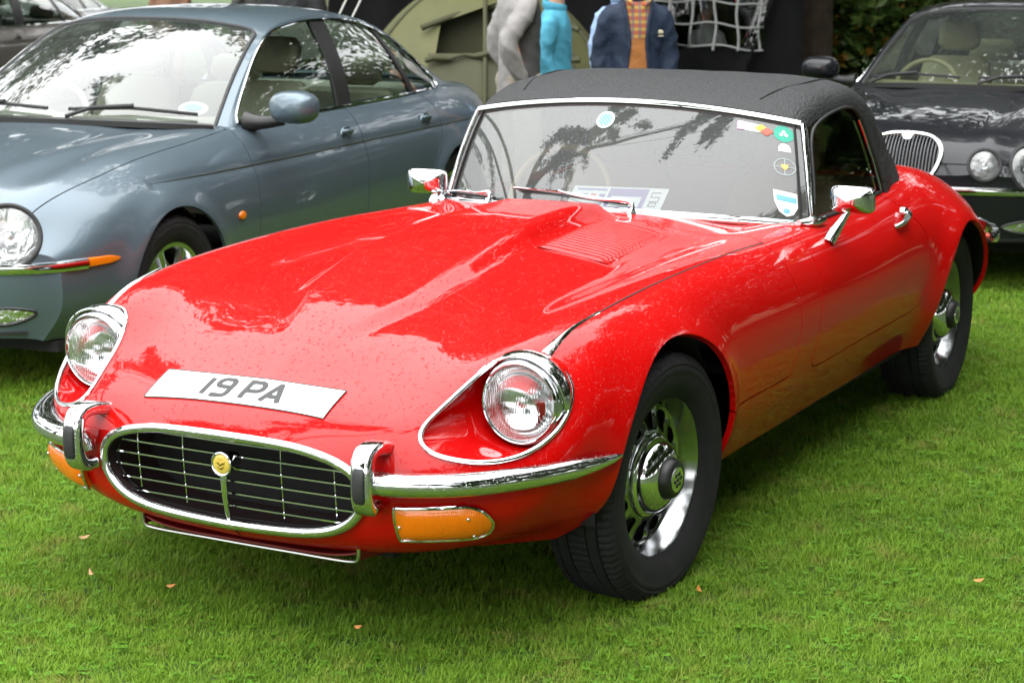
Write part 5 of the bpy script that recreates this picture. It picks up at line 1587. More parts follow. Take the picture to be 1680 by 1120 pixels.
    for y0 in (.36, -.36):
        add('head_restraint', pad([(-2.76, .99, .11, .03, 1, .2), (-2.77, 1.02, .15, .05, 1, .2), (-2.79, 1.10, .15, .05, 1, .2), (-2.80, 1.13, .12, .03, 1, .2)], y0), 'SEAT', par='rear_bench')
    add('cabin_floor', box((-1.8, 0, .42), (2.4, 1.4, .04)), 'dark_cavity')
    add('parcel_shelf', box((-3.08, 0, .955), (.55, 1.24, .03)), 'cream_plastic')
    add('door_card', thicken(*loft([[(x, .70, .45), (x, .715, .75), (x, .725, .925)] for x in np.linspace(-.8, -2.75, 8)]), .01), 'SEAT', pair=True)
    t = np.linspace(0, 2*np.pi, 40, endpoint=False)
    Mx = np.array(Euler((0, R(-25), 0)).to_matrix())
    add('steering_wheel', sweep(np.stack([0*t, .185*np.cos(t), .185*np.sin(t)], 1)@Mx.T+[-1.02, -.37, .90], circ(.014, 8), closed=True), 'DASH')
    add('steering_boss', merge(*[tube(np.array([(0, 0, 0), (0, .18*math.cos(q), .18*math.sin(q))])@Mx.T+[-1.02, -.37, .90], .016, 8) for q in (0, R(180), R(270))], tube([(-1.02, -.37, .90), (-.85, -.37, .83)], .06, 12)), 'DASH', par='steering_wheel')
    # tail
    add('tail_panel', thicken(*loft([[(-3.965, 0, .78), (-3.95, .42, .765), (-3.90, .60, .74), (-3.872, .69, .65)], [(-3.98, 0, .5), (-3.96, .42, .5), (-3.91, .6, .5), (-3.87, .71, .5)], [(-3.96, 0, .30), (-3.94, .42, .30), (-3.9, .6, .31), (-3.89, .63, .32)]]), .02), 'PAINT', both=True)
    add('tail_lamp', tf(lathe([(.10, 0), (.09, .02), (0, .03)], 24, 'x'), (-3.88, .60, .72), (0, R(180), 0), (1, .7, 1)), 'sticker_red', pair=True)
    return out
SALOON = build_saloon()

def alloy_wheel():
    ob = {}
    ob['tyre'] = mobj('tyre', tyre_mesh(.325, .225, .208), 'tyre_rubber')
    ob['rim'] = mobj('rim', lathe([(.19, -.09), (.18, -.05), (.178, .05), (.195, .088), (.213, .094), (.215, .088), (.205, .08)], 72), 'alloy')
    sp = []
    for i in range(7):
        a = i*2*math.pi/7
        d = np.array([math.sin(a), 0, math.cos(a)]); e = np.array([math.cos(a), 0, -math.sin(a)])
        rows = []
        for r_, y, w in ((.03, .075, .022), (.08, .082, .020), (.13, .080, .019), (.17, .078, .022), (.196, .080, .030)):
            rows.append([d*r_+np.array([0, y, 0])+e*w*k+np.array([0, dy, 0]) for k, dy in ((-1, -.02), (-.8, -.002), (0, .004), (.8, -.002), (1, -.02))])
        v = loft(rows)
        if vnormals(*v)[12, 1] < 0: v = (v[0], [tuple(reversed(f)) for f in v[1]])
        ob['spoke%d' % i] = mobj('spoke', v, 'alloy')
    ob['hub'] = mobj('hub', lathe([(.05, .05), (.05, .085), (.032, .092), (.0, .094)], 32), 'alloy')
    ob['brake_disc'] = mobj('brake_disc', lathe([(.0, .0), (.15, .0), (.15, -.02)], 40), 'steel')
    ob['back_plate'] = mobj('back_plate', lathe([(.0, -.05), (.18, -.05)], 32), 'dark_cavity')
    return ob
AW = alloy_wheel()
MESHCACHE = {}
def place_saloon(name, label, paint_m, seat_m, dash_m, loc, rz):
    root = thing(name, label, 'car', loc, rz, 'parked saloons')
    last = {}
    for idx, (nm, vf, m, par, side_) in enumerate(SALOON):
        m = {'PAINT': paint_m, 'SEAT': seat_m, 'DASH': dash_m}.get(m, m)
        if idx in MESHCACHE:
            me = MESHCACHE[idx]
            if me.materials[0] != MAT[m]:
                me = me.copy(); me.materials[0] = MAT[m]
            o = bpy.data.objects.new(nm, me); COL.objects.link(o)
        else:
            o = mobj(nm, vf, m); MESHCACHE[idx] = o.data
        p = root
        if par:
            p = last.get((par, side_)) or last.get((par, 0)) or last.get((par, 1)) or root
        o.parent = p
        last[(nm, side_)] = o
    for x, y, a, sp in ((0, .775, -3, 20), (0, -.775, 177, 0), (-2.909, .775, 0, 40), (-2.909, -.775, 180, 10)):
        w = bpy.data.objects.new('wheel', AW['tyre'].data); COL.objects.link(w); w.parent = root
        w.location = (x, y, .323); w.rotation_mode = 'ZYX'; w.rotation_euler = (0, R(sp), R(a))
        for k, o in AW.items():
            if k == 'tyre': continue
            c = bpy.data.objects.new(o.name.split('.')[0], o.data); COL.objects.link(c); c.parent = w
    return root
place_saloon('blue_saloon', 'steel blue saloon car with cream seats parked left of the red convertible', 'steel_blue_paint', 'cream_leather', 'cream_plastic', (-1.58, -2.97, -.025), R(7.2))
paint('grey_paint', (.16, .145, .13), rough=.35, metal=.4, wet=0)
paint('silver_paint', (.45, .45, .46), rough=.35, metal=.5, wet=0)
place_saloon('grey_saloon', 'brownish grey saloon car behind the blue one at the top left', 'grey_paint', 'black_leather', 'dash_black', (-9.25, -11.95, -.02), R(7))
place_saloon('silver_saloon', 'pale silver saloon car far off beyond the blue one\'s roof', 'silver_paint', 'black_leather', 'dash_black', (-13.4, -15.3, -.02), R(4))
place_saloon('charcoal_saloon', 'dark charcoal saloon car facing forward behind the red convertible', 'charcoal_paint', 'olive_leather', 'olive_leather', (-5.97, -.19, -.02), R(2.2))
for o in AW.values(): bpy.data.objects.remove(o)
# ================================================================== lawn
def lawn_mat():
    m, n, l, p = nodes_of('lawn_earth')
    tc = n.new('ShaderNodeTexCoord')
    t = n.new('ShaderNodeTexNoise'); t.inputs['Scale'].default_value = 1.3; t.inputs['Detail'].default_value = 8
    t2 = n.new('ShaderNodeTexNoise'); t2.inputs['Scale'].default_value = 60; t2.inputs['Detail'].default_value = 5
    l.new(tc.outputs['Object'], t.inputs['Vector']); l.new(tc.outputs['Object'], t2.inputs['Vector'])
    r = n.new('ShaderNodeValToRGB')
    r.color_ramp.elements[0].position = .35; r.color_ramp.elements[0].color = (.030, .070, .010, 1)
    r.color_ramp.elements[1].position = .68; r.color_ramp.elements[1].color = (.075, .120, .022, 1)
    l.new(t.outputs[0], r.inputs[0])
    mx = n.new('ShaderNodeMixRGB'); mx.blend_type = 'MULTIPLY'; mx.inputs[0].default_value = .6
    l.new(r.outputs[0], mx.inputs[1]); l.new(t2.outputs['Color'], mx.inputs[2])
    l.new(mx.outputs[0], p.inputs['Base Color']); p.inputs['Roughness'].default_value = .95
    b = n.new('ShaderNodeBump'); b.inputs['Strength'].default_value = .6; b.inputs['Distance'].default_value = .03
    l.new(t2.outputs[0], b.inputs['Height']); l.new(b.outputs[0], p.inputs['Normal'])
    MAT['lawn_earth'] = m
lawn_mat()
def blade_mat(name, c_fresh, c_deep, c_dry, dry_amt):
    m, n, l, p = nodes_of(name)
    geo = n.new('ShaderNodeNewGeometry'); oi = n.new('ShaderNodeObjectInfo')
    t = n.new('ShaderNodeTexNoise'); t.inputs['Scale'].default_value = 1.1; t.inputs['Detail'].default_value = 5; t.inputs['Roughness'].default_value = .6
    l.new(geo.outputs['Position'], t.inputs['Vector'])
    t3 = n.new('ShaderNodeTexNoise'); t3.inputs['Scale'].default_value = 7; t3.inputs['Detail'].default_value = 3
    l.new(geo.outputs['Position'], t3.inputs['Vector'])
    r = n.new('ShaderNodeValToRGB'); e = r.color_ramp.elements
    e[0].position = .36; e[0].color = (*c_deep, 1); e[1].position = .60; e[1].color = (*c_fresh, 1)
    ad = n.new('ShaderNodeMath'); ad.operation = 'MULTIPLY_ADD'; ad.inputs[1].default_value = .35
    l.new(oi.outputs['Random'], ad.inputs[0]); l.new(t.outputs[0], ad.inputs[2])
    sb = n.new('ShaderNodeMath'); sb.operation = 'SUBTRACT'; sb.inputs[1].default_value = .17; l.new(ad.outputs[0], sb.inputs[0])
    l.new(sb.outputs[0], r.inputs[0])
    # dry patches
    dr = n.new('ShaderNodeMapRange'); dr.inputs[1].default_value = .52; dr.inputs[2].default_value = .70; dr.inputs[3].default_value = 0; dr.inputs[4].default_value = dry_amt
    l.new(t3.outputs[0], dr.inputs[0])
    mm = n.new('ShaderNodeMath'); mm.operation = 'MULTIPLY'; l.new(dr.outputs[0], mm.inputs[0])
    r2 = n.new('ShaderNodeMapRange'); r2.inputs[1].default_value = .3; r2.inputs[2].default_value = .9; l.new(oi.outputs['Random'], r2.inputs[0]); l.new(r2.outputs[0], mm.inputs[1])
    mx = n.new('ShaderNodeMixRGB'); l.new(mm.outputs[0], mx.inputs[0]); l.new(r.outputs[0], mx.inputs[1]); mx.inputs[2].default_value = (*c_dry, 1)
    l.new(mx.outputs[0], p.inputs['Base Color'])
    p.inputs['Roughness'].default_value = .55
    p.inputs['Specular IOR Level'].default_value = .15
    # thin leaves let some light through
    tr = n.new('ShaderNodeBsdfTranslucent'); l.new(mx.outputs[0], tr.inputs[0])
    ms = n.new('ShaderNodeMixShader'); ms.inputs[0].default_value = .35
    out = [x for x in n if x.type == 'OUTPUT_MATERIAL'][0]
    l.new(p.outputs[0], ms.inputs[1]); l.new(tr.outputs[0], ms.inputs[2]); l.new(ms.outputs[0], out.inputs['Surface'])
    MAT[name] = m
blade_mat('grass_blade', (.20, .345, .032), (.145, .265, .024), (.34, .27, .09), .85)
blade_mat('clover_leaf', (.13, .30, .025), (.09, .22, .018), (.22, .24, .05), .3)
N = 61
gx = np.r_[np.linspace(-16, 8, N-8), -30, -60, -120, -300, 14, 30, 90, 300]; gx = np.sort(gx)
gy = np.r_[np.linspace(-14, 10, N-8), -30, -60, -120, -300, 14, 30, 90, 300]; gy = np.sort(gy)
GX, GY = np.meshgrid(gx, gy, indexing='ij')
GZ = .006*np.sin(GX*1.7+GY*.9)+.005*np.sin(GY*2.3-GX*.6)-.004
ground = mobj('ground', (np.stack([GX, GY, GZ], -1).reshape(-1, 3), grid_faces(N, N)), 'lawn_earth')
ground['kind'] = 'structure'
def gz(x, y): return .006*math.sin(x*1.7+y*.9)+.005*math.sin(y*2.3-x*.6)-.004

def tuft(n, hmin, hmax, spread, wid, lean):
    parts = []
    for i in range(n):
        a = random.uniform(0, 6.283); rr = spread*math.sqrt(random.random()); x, y = rr*math.cos(a), rr*math.sin(a)
        h = random.uniform(hmin, hmax); d = random.uniform(0, 6.283); ln = lean*random.uniform(.2, 1.3)*h
        w = wid*random.uniform(.7, 1.3); px_, py_ = -math.sin(d)*w, math.cos(d)*w
        pts = []
        for t, ww in ((0, 1), (.45, .9), (.8, .55)):
            ox, oy, z = x+math.cos(d)*ln*t*t, y+math.sin(d)*ln*t*t, h*t*(1-.25*lean*t)
            pts += [(ox-px_*ww, oy-py_*ww, z), (ox+px_*ww, oy+py_*ww, z)]
        pts.append((x+math.cos(d)*ln, y+math.sin(d)*ln, h*(1-.25*lean)))
        parts.append((np.array(pts), [(0, 1, 3, 2), (2, 3, 5, 4), (4, 5, 6)]))
    return merge(*parts)
def clover(n, spread):
    parts = []
    for i in range(n):
        a = random.uniform(0, 6.283); rr = spread*math.sqrt(random.random()); x, y = rr*math.cos(a), rr*math.sin(a); z = random.uniform(.008, .022)
        a0 = random.uniform(0, 6.283)
        for k in range(3):
            t = a0+k*2.094; s = random.uniform(.0035, .006); c = np.array([x+math.cos(t)*s*1.1, y+math.sin(t)*s*1.1, z])
            tx = np.array([math.cos(t), math.sin(t), random.uniform(-.2, .35)])*s; ty = np.array([-math.sin(t), math.cos(t), random.uniform(-.3, .3)])*s*.9
            parts.append((np.array([c-tx, c+ty*.9, c+tx, c-ty*.9]), [(0, 1, 2, 3)]))
    return merge(*parts)
srcs = []
def src(name, vf, m):
    me = bpy.data.meshes.new(name); me.from_pydata(vf[0].tolist(), [], vf[1]); me.materials.append(MAT[m])
    o = bpy.data.objects.new(name, me); return o
gcol = bpy.data.collections.new('grass_tufts')          # source clumps, instanced below, not in the scene themselves
for i in range(5): gcol.objects.link(src('grass_tuft', tuft(32, .014, .027, .036, .0010, .8), 'grass_blade'))
for i in range(2): gcol.objects.link(src('grass_tuft', tuft(24, .018, .038, .034, .0010, .8), 'grass_blade'))
for i in range(1): gcol.objects.link(src('clover_tuft', clover(4, .035), 'clover_leaf'))
def grass_field():
    nx = ny = 90
    # area seen by the camera, near to far
    X_, Y_ = np.meshgrid(np.linspace(-16, 4.2, nx), np.linspace(-12, 5.2, ny), indexing='ij')
    V = np.stack([X_, Y_, .006*np.sin(X_*1.7+Y_*.9)+.005*np.sin(Y_*2.3-X_*.6)-.003], -1).reshape(-1, 3)
    F = np.array(grid_faces(nx, ny))
    c = V[F].mean(1); d = c-np.array(CAM_POS)
    depth = d@_f; sxx = (d@_r)/np.maximum(depth, .1); syy = (d@_u)/np.maximum(depth, .1)
    lim = 840/3164.
    keep = (depth > 1) & (np.abs(sxx) < lim+.06) & (syy > -560/3164.-.07)
    F = F[keep]
    o = mobj('grass', (V, [tuple(f) for f in F]), 'lawn_earth')
    o['kind'] = 'stuff'; o['label'] = 'short green lawn grass with clover and dry patches'
    dens = o.data.attributes.new('dens', 'FLOAT', 'POINT')
    dist = np.linalg.norm(V-np.array(CAM_POS), axis=1)
    dv = 2000*np.clip(5.2/dist, 0, 1)**2.0
    dens.data.foreach_set('value', dv.astype(np.float32))
    ng = bpy.data.node_groups.new('grass_spread', 'GeometryNodeTree')
    ng.interface.new_socket('Geometry', in_out='INPUT', socket_type='NodeSocketGeometry')
    ng.interface.new_socket('Geometry', in_out='OUTPUT', socket_type='NodeSocketGeometry')
    n, l = ng.nodes, ng.links
    gi, go = n.new('NodeGroupInput'), n.new('NodeGroupOutput')
    dp = n.new('GeometryNodeDistributePointsOnFaces'); na = n.new('GeometryNodeInputNamedAttribute'); na.data_type = 'FLOAT'; na.inputs[0].default_value = 'dens'
    l.new(gi.outputs[0], dp.inputs['Mesh']); l.new(na.outputs[0], dp.inputs['Density'])
    ci = n.new('GeometryNodeCollectionInfo'); ci.inputs[0].default_value = gcol; ci.inputs['Separate Children'].default_value = True; ci.inputs['Reset Children'].default_value = True
    ip = n.new('GeometryNodeInstanceOnPoints'); ip.inputs['Pick Instance'].default_value = True
    l.new(dp.outputs['Points'], ip.inputs['Points']); l.new(ci.outputs[0], ip.inputs['Instance'])
    rv = n.new('FunctionNodeRandomValue'); rv.data_type = 'FLOAT_VECTOR'; rv.inputs[0].default_value = (-.15, -.15, 0); rv.inputs[1].default_value = (.15, .15, 6.283)
    l.new(rv.outputs[0], ip.inputs['Rotation'])
    # taller and shorter patches
    nz = n.new('ShaderNodeTexNoise'); nz.inputs['Scale'].default_value = 2.2; nz.inputs['Detail'].default_value = 3
    ps = n.new('GeometryNodeInputPosition'); l.new(ps.outputs[0], nz.inputs['Vector'])
    mr = n.new('ShaderNodeMapRange'); mr.inputs[1].default_value = .3; mr.inputs[2].default_value = .7; mr.inputs[3].default_value = .8; mr.inputs[4].default_value = 1.2
    l.new(nz.outputs[0], mr.inputs[0])
    far = n.new('GeometryNodeInputNamedAttribute'); far.data_type = 'FLOAT'; far.inputs[0].default_value = 'dens'
    fm = n.new('ShaderNodeMapRange'); fm.inputs[1].default_value = 60; fm.inputs[2].default_value = 2000; fm.inputs[3].default_value = 1.7; fm.inputs[4].default_value = 1.0
    l.new(far.outputs[0], fm.inputs[0])
    mu = n.new('ShaderNodeMath'); mu.operation = 'MULTIPLY'; l.new(mr.outputs[0], mu.inputs[0]); l.new(fm.outputs[0], mu.inputs[1])
    cb = n.new('ShaderNodeCombineXYZ'); l.new(fm.outputs[0], cb.inputs[0]); l.new(fm.outputs[0], cb.inputs[1]); l.new(mu.outputs[0], cb.inputs[2])
    l.new(cb.outputs[0], ip.inputs['Scale'])
    l.new(ip.outputs[0], go.inputs[0])
    md = o.modifiers.new('spread', 'NODES'); md.node_group = ng
    return o
grass_field()
# fallen leaves
mat('fallen_tan', (.42, .25, .11), rough=.7, noise=.3, nscale=80)
mat('fallen_orange', (.50, .20, .04), rough=.6, noise=.3, nscale=80)
def leaf_mesh(sx_, sy_):
    o_ = [(1, 0), (.75, .32), (.35, .45), (-.1, .42), (-.55, .28), (-1, 0), (-.55, -.28), (-.1, -.42), (.35, -.45), (.75, -.32)]
    V = [(0, 0, .012)]+[(x*sx_, y*sy_, .010*abs(y)+.012*x*x) for x, y in o_]
    return np.array(V), [(0, i+1, (i+1) % 10+1) for i in range(10)]
LEAVES = [((.628, -.596), 'fallen_tan', .030, 'curled tan leaf lying on the lawn at lower left'), ((.619, -.339), 'fallen_orange', .022, 'small orange brown leaf on the lawn in front of the grille'), ((.39, -.818), 'fallen_tan', .028, 'pale tan leaf on the lawn left of the red car\'s grille'),
 ((.647, .252), 'fallen_orange', .024, 'rust coloured leaf on the lawn at the bottom middle'), ((-.02, .86), 'fallen_orange', .026, 'yellow orange leaf beside the red car\'s front tyre'), ((-.442, 1.481), 'fallen_orange', .024, 'rust leaf on the lawn near the right edge')]
for i, ((x, y), m, s_, lab) in enumerate(LEAVES):
    o = mobj('fallen_leaf', leaf_mesh(s_*.65, s_*.5), m, loc=(x, y, .024)); o.rotation_euler = (random.uniform(-.3, .3), random.uniform(-.3, .3), random.uniform(0, 6))
    o['label'] = lab; o['category'] = 'leaf'; o['group'] = 'fallen leaves on the lawn'
# ================================================================== trees
mat('bark', (.055, .038, .024), rough=.9, noise=.5, nscale=9, bump=.8, bscale=25)
def leaf_mat(name, c1, c2, autumn=None):
    m, n, l, p = nodes_of(name)
    geo = n.new('ShaderNodeNewGeometry')
    t = n.new('ShaderNodeTexNoise'); t.inputs['Scale'].default_value = 3.5; t.inputs['Detail'].default_value = 3; l.new(geo.outputs['Position'], t.inputs['Vector'])
    ad = n.new('ShaderNodeMath'); ad.operation = 'MULTIPLY_ADD'; ad.inputs[1].default_value = .5
    l.new(geo.outputs['Random Per Island'], ad.inputs[0]); l.new(t.outputs[0], ad.inputs[2])
    r = n.new('ShaderNodeValToRGB'); e = r.color_ramp.elements
    e[0].position = .45; e[0].color = (*c1, 1); e[1].position = .95; e[1].color = (*c2, 1)
    if autumn:
        x = e.new(.985); x.color = (*autumn, 1)
    l.new(ad.outputs[0], r.inputs[0]); l.new(r.outputs[0], p.inputs['Base Color'])
    p.inputs['Roughness'].default_value = .4
    tr = n.new('ShaderNodeBsdfTranslucent'); l.new(r.outputs[0], tr.inputs[0])
    ms = n.new('ShaderNodeMixShader'); ms.inputs[0].default_value = .3
    out = [x for x in n if x.type == 'OUTPUT_MATERIAL'][0]
    l.new(p.outputs[0], ms.inputs[1]); l.new(tr.outputs[0], ms.inputs[2]); l.new(ms.outputs[0], out.inputs['Surface'])
    MAT[name] = m
leaf_mat('oak_leaves', (.018, .040, .008), (.048, .088, .017))
leaf_mat('shrub_leaves', (.06, .13, .028), (.20, .31, .07), (.50, .24, .03))
def leaves(C, size, flat=.5, elong=.6):
    """one rhombic leaf spray per centre"""
    n = len(C)
    d = rng.normal(size=(n, 3)); d[:, 2] *= flat; d /= np.linalg.norm(d, axis=1, keepdims=True)
    e = rng.normal(size=(n, 3)); e -= d*(e*d).sum(1, keepdims=True); e /= np.linalg.norm(e, axis=1, keepdims=True)
    s = size*rng.uniform(.6, 1.3, (n, 1))
    V = np.stack([C-d*s, C+e*s*elong-d*s*.1, C+d*s, C-e*s*elong-d*s*.1], 1)
    nn = np.cross(d, e)*s*.18
    V[:, 1] += nn; V[:, 3] += nn
    F = (np.arange(n)[:, None]*4+np.arange(4)[None]).tolist()
    return V.reshape(-1, 3), [tuple(f) for f in F]
def limb(p0, p1, r0, r1, bend=.12, n=9):
    p0, p1 = np.array(p0, float), np.array(p1, float)
    t = np.linspace(0, 1, n)[:, None]
    L = np.linalg.norm(p1-p0)
    off = np.cumsum(rng.normal(size=(n, 3))*bend*L/n, axis=0)*t*(1-t)*4
    P = p0*(1-t)+p1*t+off+np.array([0, 0, 1])*(t*(1-t))*L*.15
    return tube(P, np.linspace(r0, r1, n), 9), P
def tree_meshes(h, cr, trunk_r, base_z, n_limb, leaves_n, leaf_size):
    parts = []; blobs = []
    tr, P = limb((0, 0, -.15), (rng.normal()*.3, rng.normal()*.3, h*.80), trunk_r, trunk_r*.25, .05, 14)
    # root flare
    tr[0][:9*1, :2] *= 1.5
    parts.append(tr)
    for i in range(n_limb):
        a = i*2.4+rng.uniform(-.4, .4); z0 = base_z+(h*.72-base_z)*(i/n_limb); k = int(np.clip(z0/(h*.8)*13, 1, 12))
        Lr = cr*rng.uniform(.65, 1.0)*(1-.35*(i/n_limb))
        end = P[k]+np.array([math.cos(a)*Lr, math.sin(a)*Lr, rng.uniform(.4, 2.0)])
        lb, Q = limb(P[k], end, trunk_r*.38, .03, .2)
        parts.append(lb)
        for q in (4, 6, 8):
            blobs.append((Q[q]+rng.normal(size=3)*.3, cr*rng.uniform(.22, .36)))
            a2 = rng.uniform(0, 6.28); e2 = Q[q]+np.array([math.cos(a2), math.sin(a2), rng.uniform(-.1, .6)])*cr*.3
            sb, Q2 = limb(Q[q], e2, .05, .012, .2, 5); parts.append(sb); blobs.append((e2, cr*rng.uniform(.16, .28)))
    blobs.append((P[-1], cr*.35))
    per = leaves_n//len(blobs); Cs = []
    for c, r in blobs:
        v = rng.normal(size=(per, 3)); v /= np.linalg.norm(v, axis=1, keepdims=True)
        rad = r*rng.uniform(.15, 1.0, (per, 1))**.55
        v *= rad; v[:, 2] *= .7
        Cs.append(c+v)
    return merge(*parts), leaves(np.vstack(Cs), leaf_size)
T1 = tree_meshes(13.5, 5.6, .20, 4.2, 15, 19000, .15)
T2 = tree_meshes(12.0, 4.8, .19, 3.8, 13, 14000, .15)
tm = {}
def plant_tree(k, name, label, loc, rz, sc=1.0):
    T = T1 if k == 0 else T2
    o = thing(name, label, 'tree', loc, rz, 'tall trees round the lawn'); o.scale = (sc, sc, sc)
    if k not in tm:
        a = mobj('trunk', T[0], 'bark', o); b = mobj('crown', T[1], 'oak_leaves', o, smooth_angle=None); tm[k] = (a.data, b.data)
    else:
        share('trunk', tm[k][0], o); share('crown', tm[k][1], o)
    return o
plant_tree(0, 'tree', 'tall tree whose dark trunk stands between black marquee and leafy shrub', (-12.0, -3.08, 0), .4)
plant_tree(1, 'tree', 'tree behind the olive tent and black marquee', (-15.5, -10.2, 0), 2.1, 1.35)
plant_tree(0, 'tree', 'big tree beyond the grey saloon on the left', (-14.6, -15.2, 0), 1.5, 1.3)
plant_tree(0, 'tree', 'tree behind the charcoal saloon, overhanging its roof', (-13.0, 3.6, 0), 3.3, .95)
plant_tree(1, 'tree', 'tree to the right of the charcoal saloon', (-8.6, 7.6, 0), 1.2, 1.0)
plant_tree(0, 'tree', 'tree to the right of the red convertible\'s tail', (-3.6, 9.0, 0), 5.2, .95)
plant_tree(1, 'tree', 'tree to the right of the red convertible\'s nose', (1.6, 9.2, 0), 3.9, 1.0)
plant_tree(0, 'tree', 'tree to the right of the photographer', (7.2, 10.2, 0), .6, .9)
plant_tree(1, 'tree', 'far tree behind the lawn on the left', (-27, -20, 0), 4.4, 1.2)
plant_tree(1, 'tree', 'tree across the lawn behind the photographer', (17, 7.5, 0), .9, .95)
plant_tree(0, 'tree', 'tree across the lawn in front of the cars', (21, -6, 0), 2.9, .85)
FAR = ('leftmost', 'second', 'third', 'fourth', 'fifth', 'last')
for k, (x, y, s_) in enumerate(((6, -52, 1.3), (-9, -50, 1.2), (-23, -46, 1.35), (-37, -41, 1.25), (-49, -33, 1.35), (-58, -22, 1.3))):
    plant_tree(k % 2, 'tree', FAR[k]+' tree of the distant row beyond the open lawn on the left', (x, y, 0), k*1.7, s_)
# tree on the left whose long boughs hang over the cars and show in the windscreens
def drooping_tree():
    o = thing('drooping_tree', 'tree with long drooping boughs over the cars, seen mirrored in the windscreens', 'tree', (3.4, -9.6, 0))
    base = np.array([3.4, -9.6, 0]); parts = []; Cs = []; tw = []
    tr, P = limb((0, 0, -.1), (-.4, .6, 9.5), .30, .10, .05, 14); parts.append(tr)
    def bough(end, k, strands, drop, spread):
        lb, Q = limb(P[k], np.array(end)-base, .13, .02, .10, 14); parts.append(lb)
        for i in range(strands):
            q = Q[int(rng.integers(7, 14))]+np.r_[rng.normal(size=2)*spread, 0]
            side = np.r_[rng.normal(size=2)*.18, 0]; L = drop*rng.uniform(.5, 1.2)
            tt = np.linspace(0, 1, 8)[:, None]
            S_ = q+np.array([0, 0, .25])*np.sin(tt*2.2)+side*tt*2-np.array([0, 0, 1])*L*tt**1.4
            parts.append(tube(S_, np.linspace(.008, .003, 8), 4))
            m_ = int(230*L); pos = rng.uniform(.1, 1, m_)
            c = np.stack([np.interp(pos, tt[:, 0], S_[:, j]) for j in range(3)], 1)
            Cs.append(c+rng.normal(size=c.shape)*.07)
            # connect the strand to its bough
            parts.append(tube(np.array([Q[int(rng.integers(7, 14))], q]), .008, 4))
    bough((.6, -2.3, 6.6), 8, 20, 1.5, .30)
    bough((1.5, -.4, 7.2), 10, 8, 1.4, .35)
    bough((-3.3, -6.3, 6.6), 7, 22, 1.4, .45)
    bough((-1.6, -8.6, 6.6), 6, 20, 1.8, .6)
    bough((6.5, -7.5, 7.0), 9, 18, 1.8, .7)
    mobj('trunk', merge(*parts), 'bark', o)
    mobj('crown', leaves(np.vstack(Cs), .055, .9, .45), 'oak_leaves', o, smooth_angle=None)
drooping_tree()
def shrub(name, label, loc, r, h, n, size, m='shrub_leaves'):
    o = thing(name, label, 'shrub', loc)
    parts = []; Cs = []
    for i in range(16):
        a = i*2.4; rr = r*math.sqrt((i+.5)/16)
        e = np.array([math.cos(a)*rr, math.sin(a)*rr, h*rng.uniform(.45, .95)])
        lb, Q = limb((rng.normal()*.1, rng.normal()*.1, 0), e, .035, .008, .2); parts.append(lb)
        for q in (4, 6, 8):
            k = n//48; v = rng.normal(size=(k, 3)); v /= np.linalg.norm(v, axis=1, keepdims=True); v *= r*.34*rng.uniform(.3, 1, (k, 1))**.5
            Cs.append(Q[q]+v)
    C = np.vstack(Cs); C[:, 2] = np.abs(C[:, 2])+.05
    mobj('stem', merge(*parts), 'bark', o); mobj('foliage', leaves(C, size, .6, .5), m, o, smooth_angle=None)
    return o
shrub('shrub', 'dense green shrub with a few orange leaves right of the tree trunk', (-13.9, -3.15, 0), 1.15, 2.6, 9000, .06)
shrub('shrub', 'dark green shrub behind the charcoal saloon\'s windscreen pillar', (-15.2, -1.7, 0), 1.4, 2.7, 9000, .06)
ORD = ('second', 'first', 'third', 'fourth', 'fifth', 'sixth', 'seventh', 'eighth', 'ninth', 'tenth')
HB = shrub('hedge_bush', 'second dense dark hedge bush along the lawn\'s right edge counted from the charcoal saloon\'s tail', (-9.5, 5.9, 0), 1.9, 3.4, 5200, .13, 'oak_leaves')
HB['group'] = 'hedge along the right of the lawn'
for k, (x, y, s_) in enumerate(((-11.6, 4.4, 1.1), (-7.2, 6.6, .95), (-4.8, 7.0, 1.05), (-2.3, 7.3, .95), (.3, 7.5, 1.0), (2.9, 7.8, 1.05), (5.6, 8.2, 1.0), (8.4, 8.6, 1.1), (-13.6, 2.4, 1.1))):
    o = thing('hedge_bush', ORD[k+1]+' dense dark hedge bush along the lawn\'s right edge counted from the charcoal saloon\'s tail', 'shrub', (x, y, 0), k*1.3, 'hedge along the right of the lawn'); o.scale = (s_, s_, s_)
    for c in HB.children: share(c.name.split('.')[0], c.data, o)
BK = ('leftmost', 'second', 'third', 'fourth', 'fifth', 'rightmost')
for k, (x, y, s_) in enumerate(((-17.5, -7.5, 1.5), (-18.5, -4.0, 1.6), (-18.8, -.3, 1.6), (-18.2, 2.8, 1.6), (-16.8, 5.6, 1.5), (-14.6, 7.6, 1.5))):
    o = thing('tall_hedge_bush', BK[k]+' tall dark bush in the hedge far behind marquee and charcoal saloon', 'shrub', (x, y, 0), k*2.1, 'hedge far behind the cars'); o.scale = (s_, s_, s_)
    for c in HB.children: share(c.name.split('.')[0], c.data, o)
shrub('shrub', 'broad green bush behind the charcoal saloon\'s roof', (-14.2, .9, 0), 1.7, 2.3, 9000, .07)

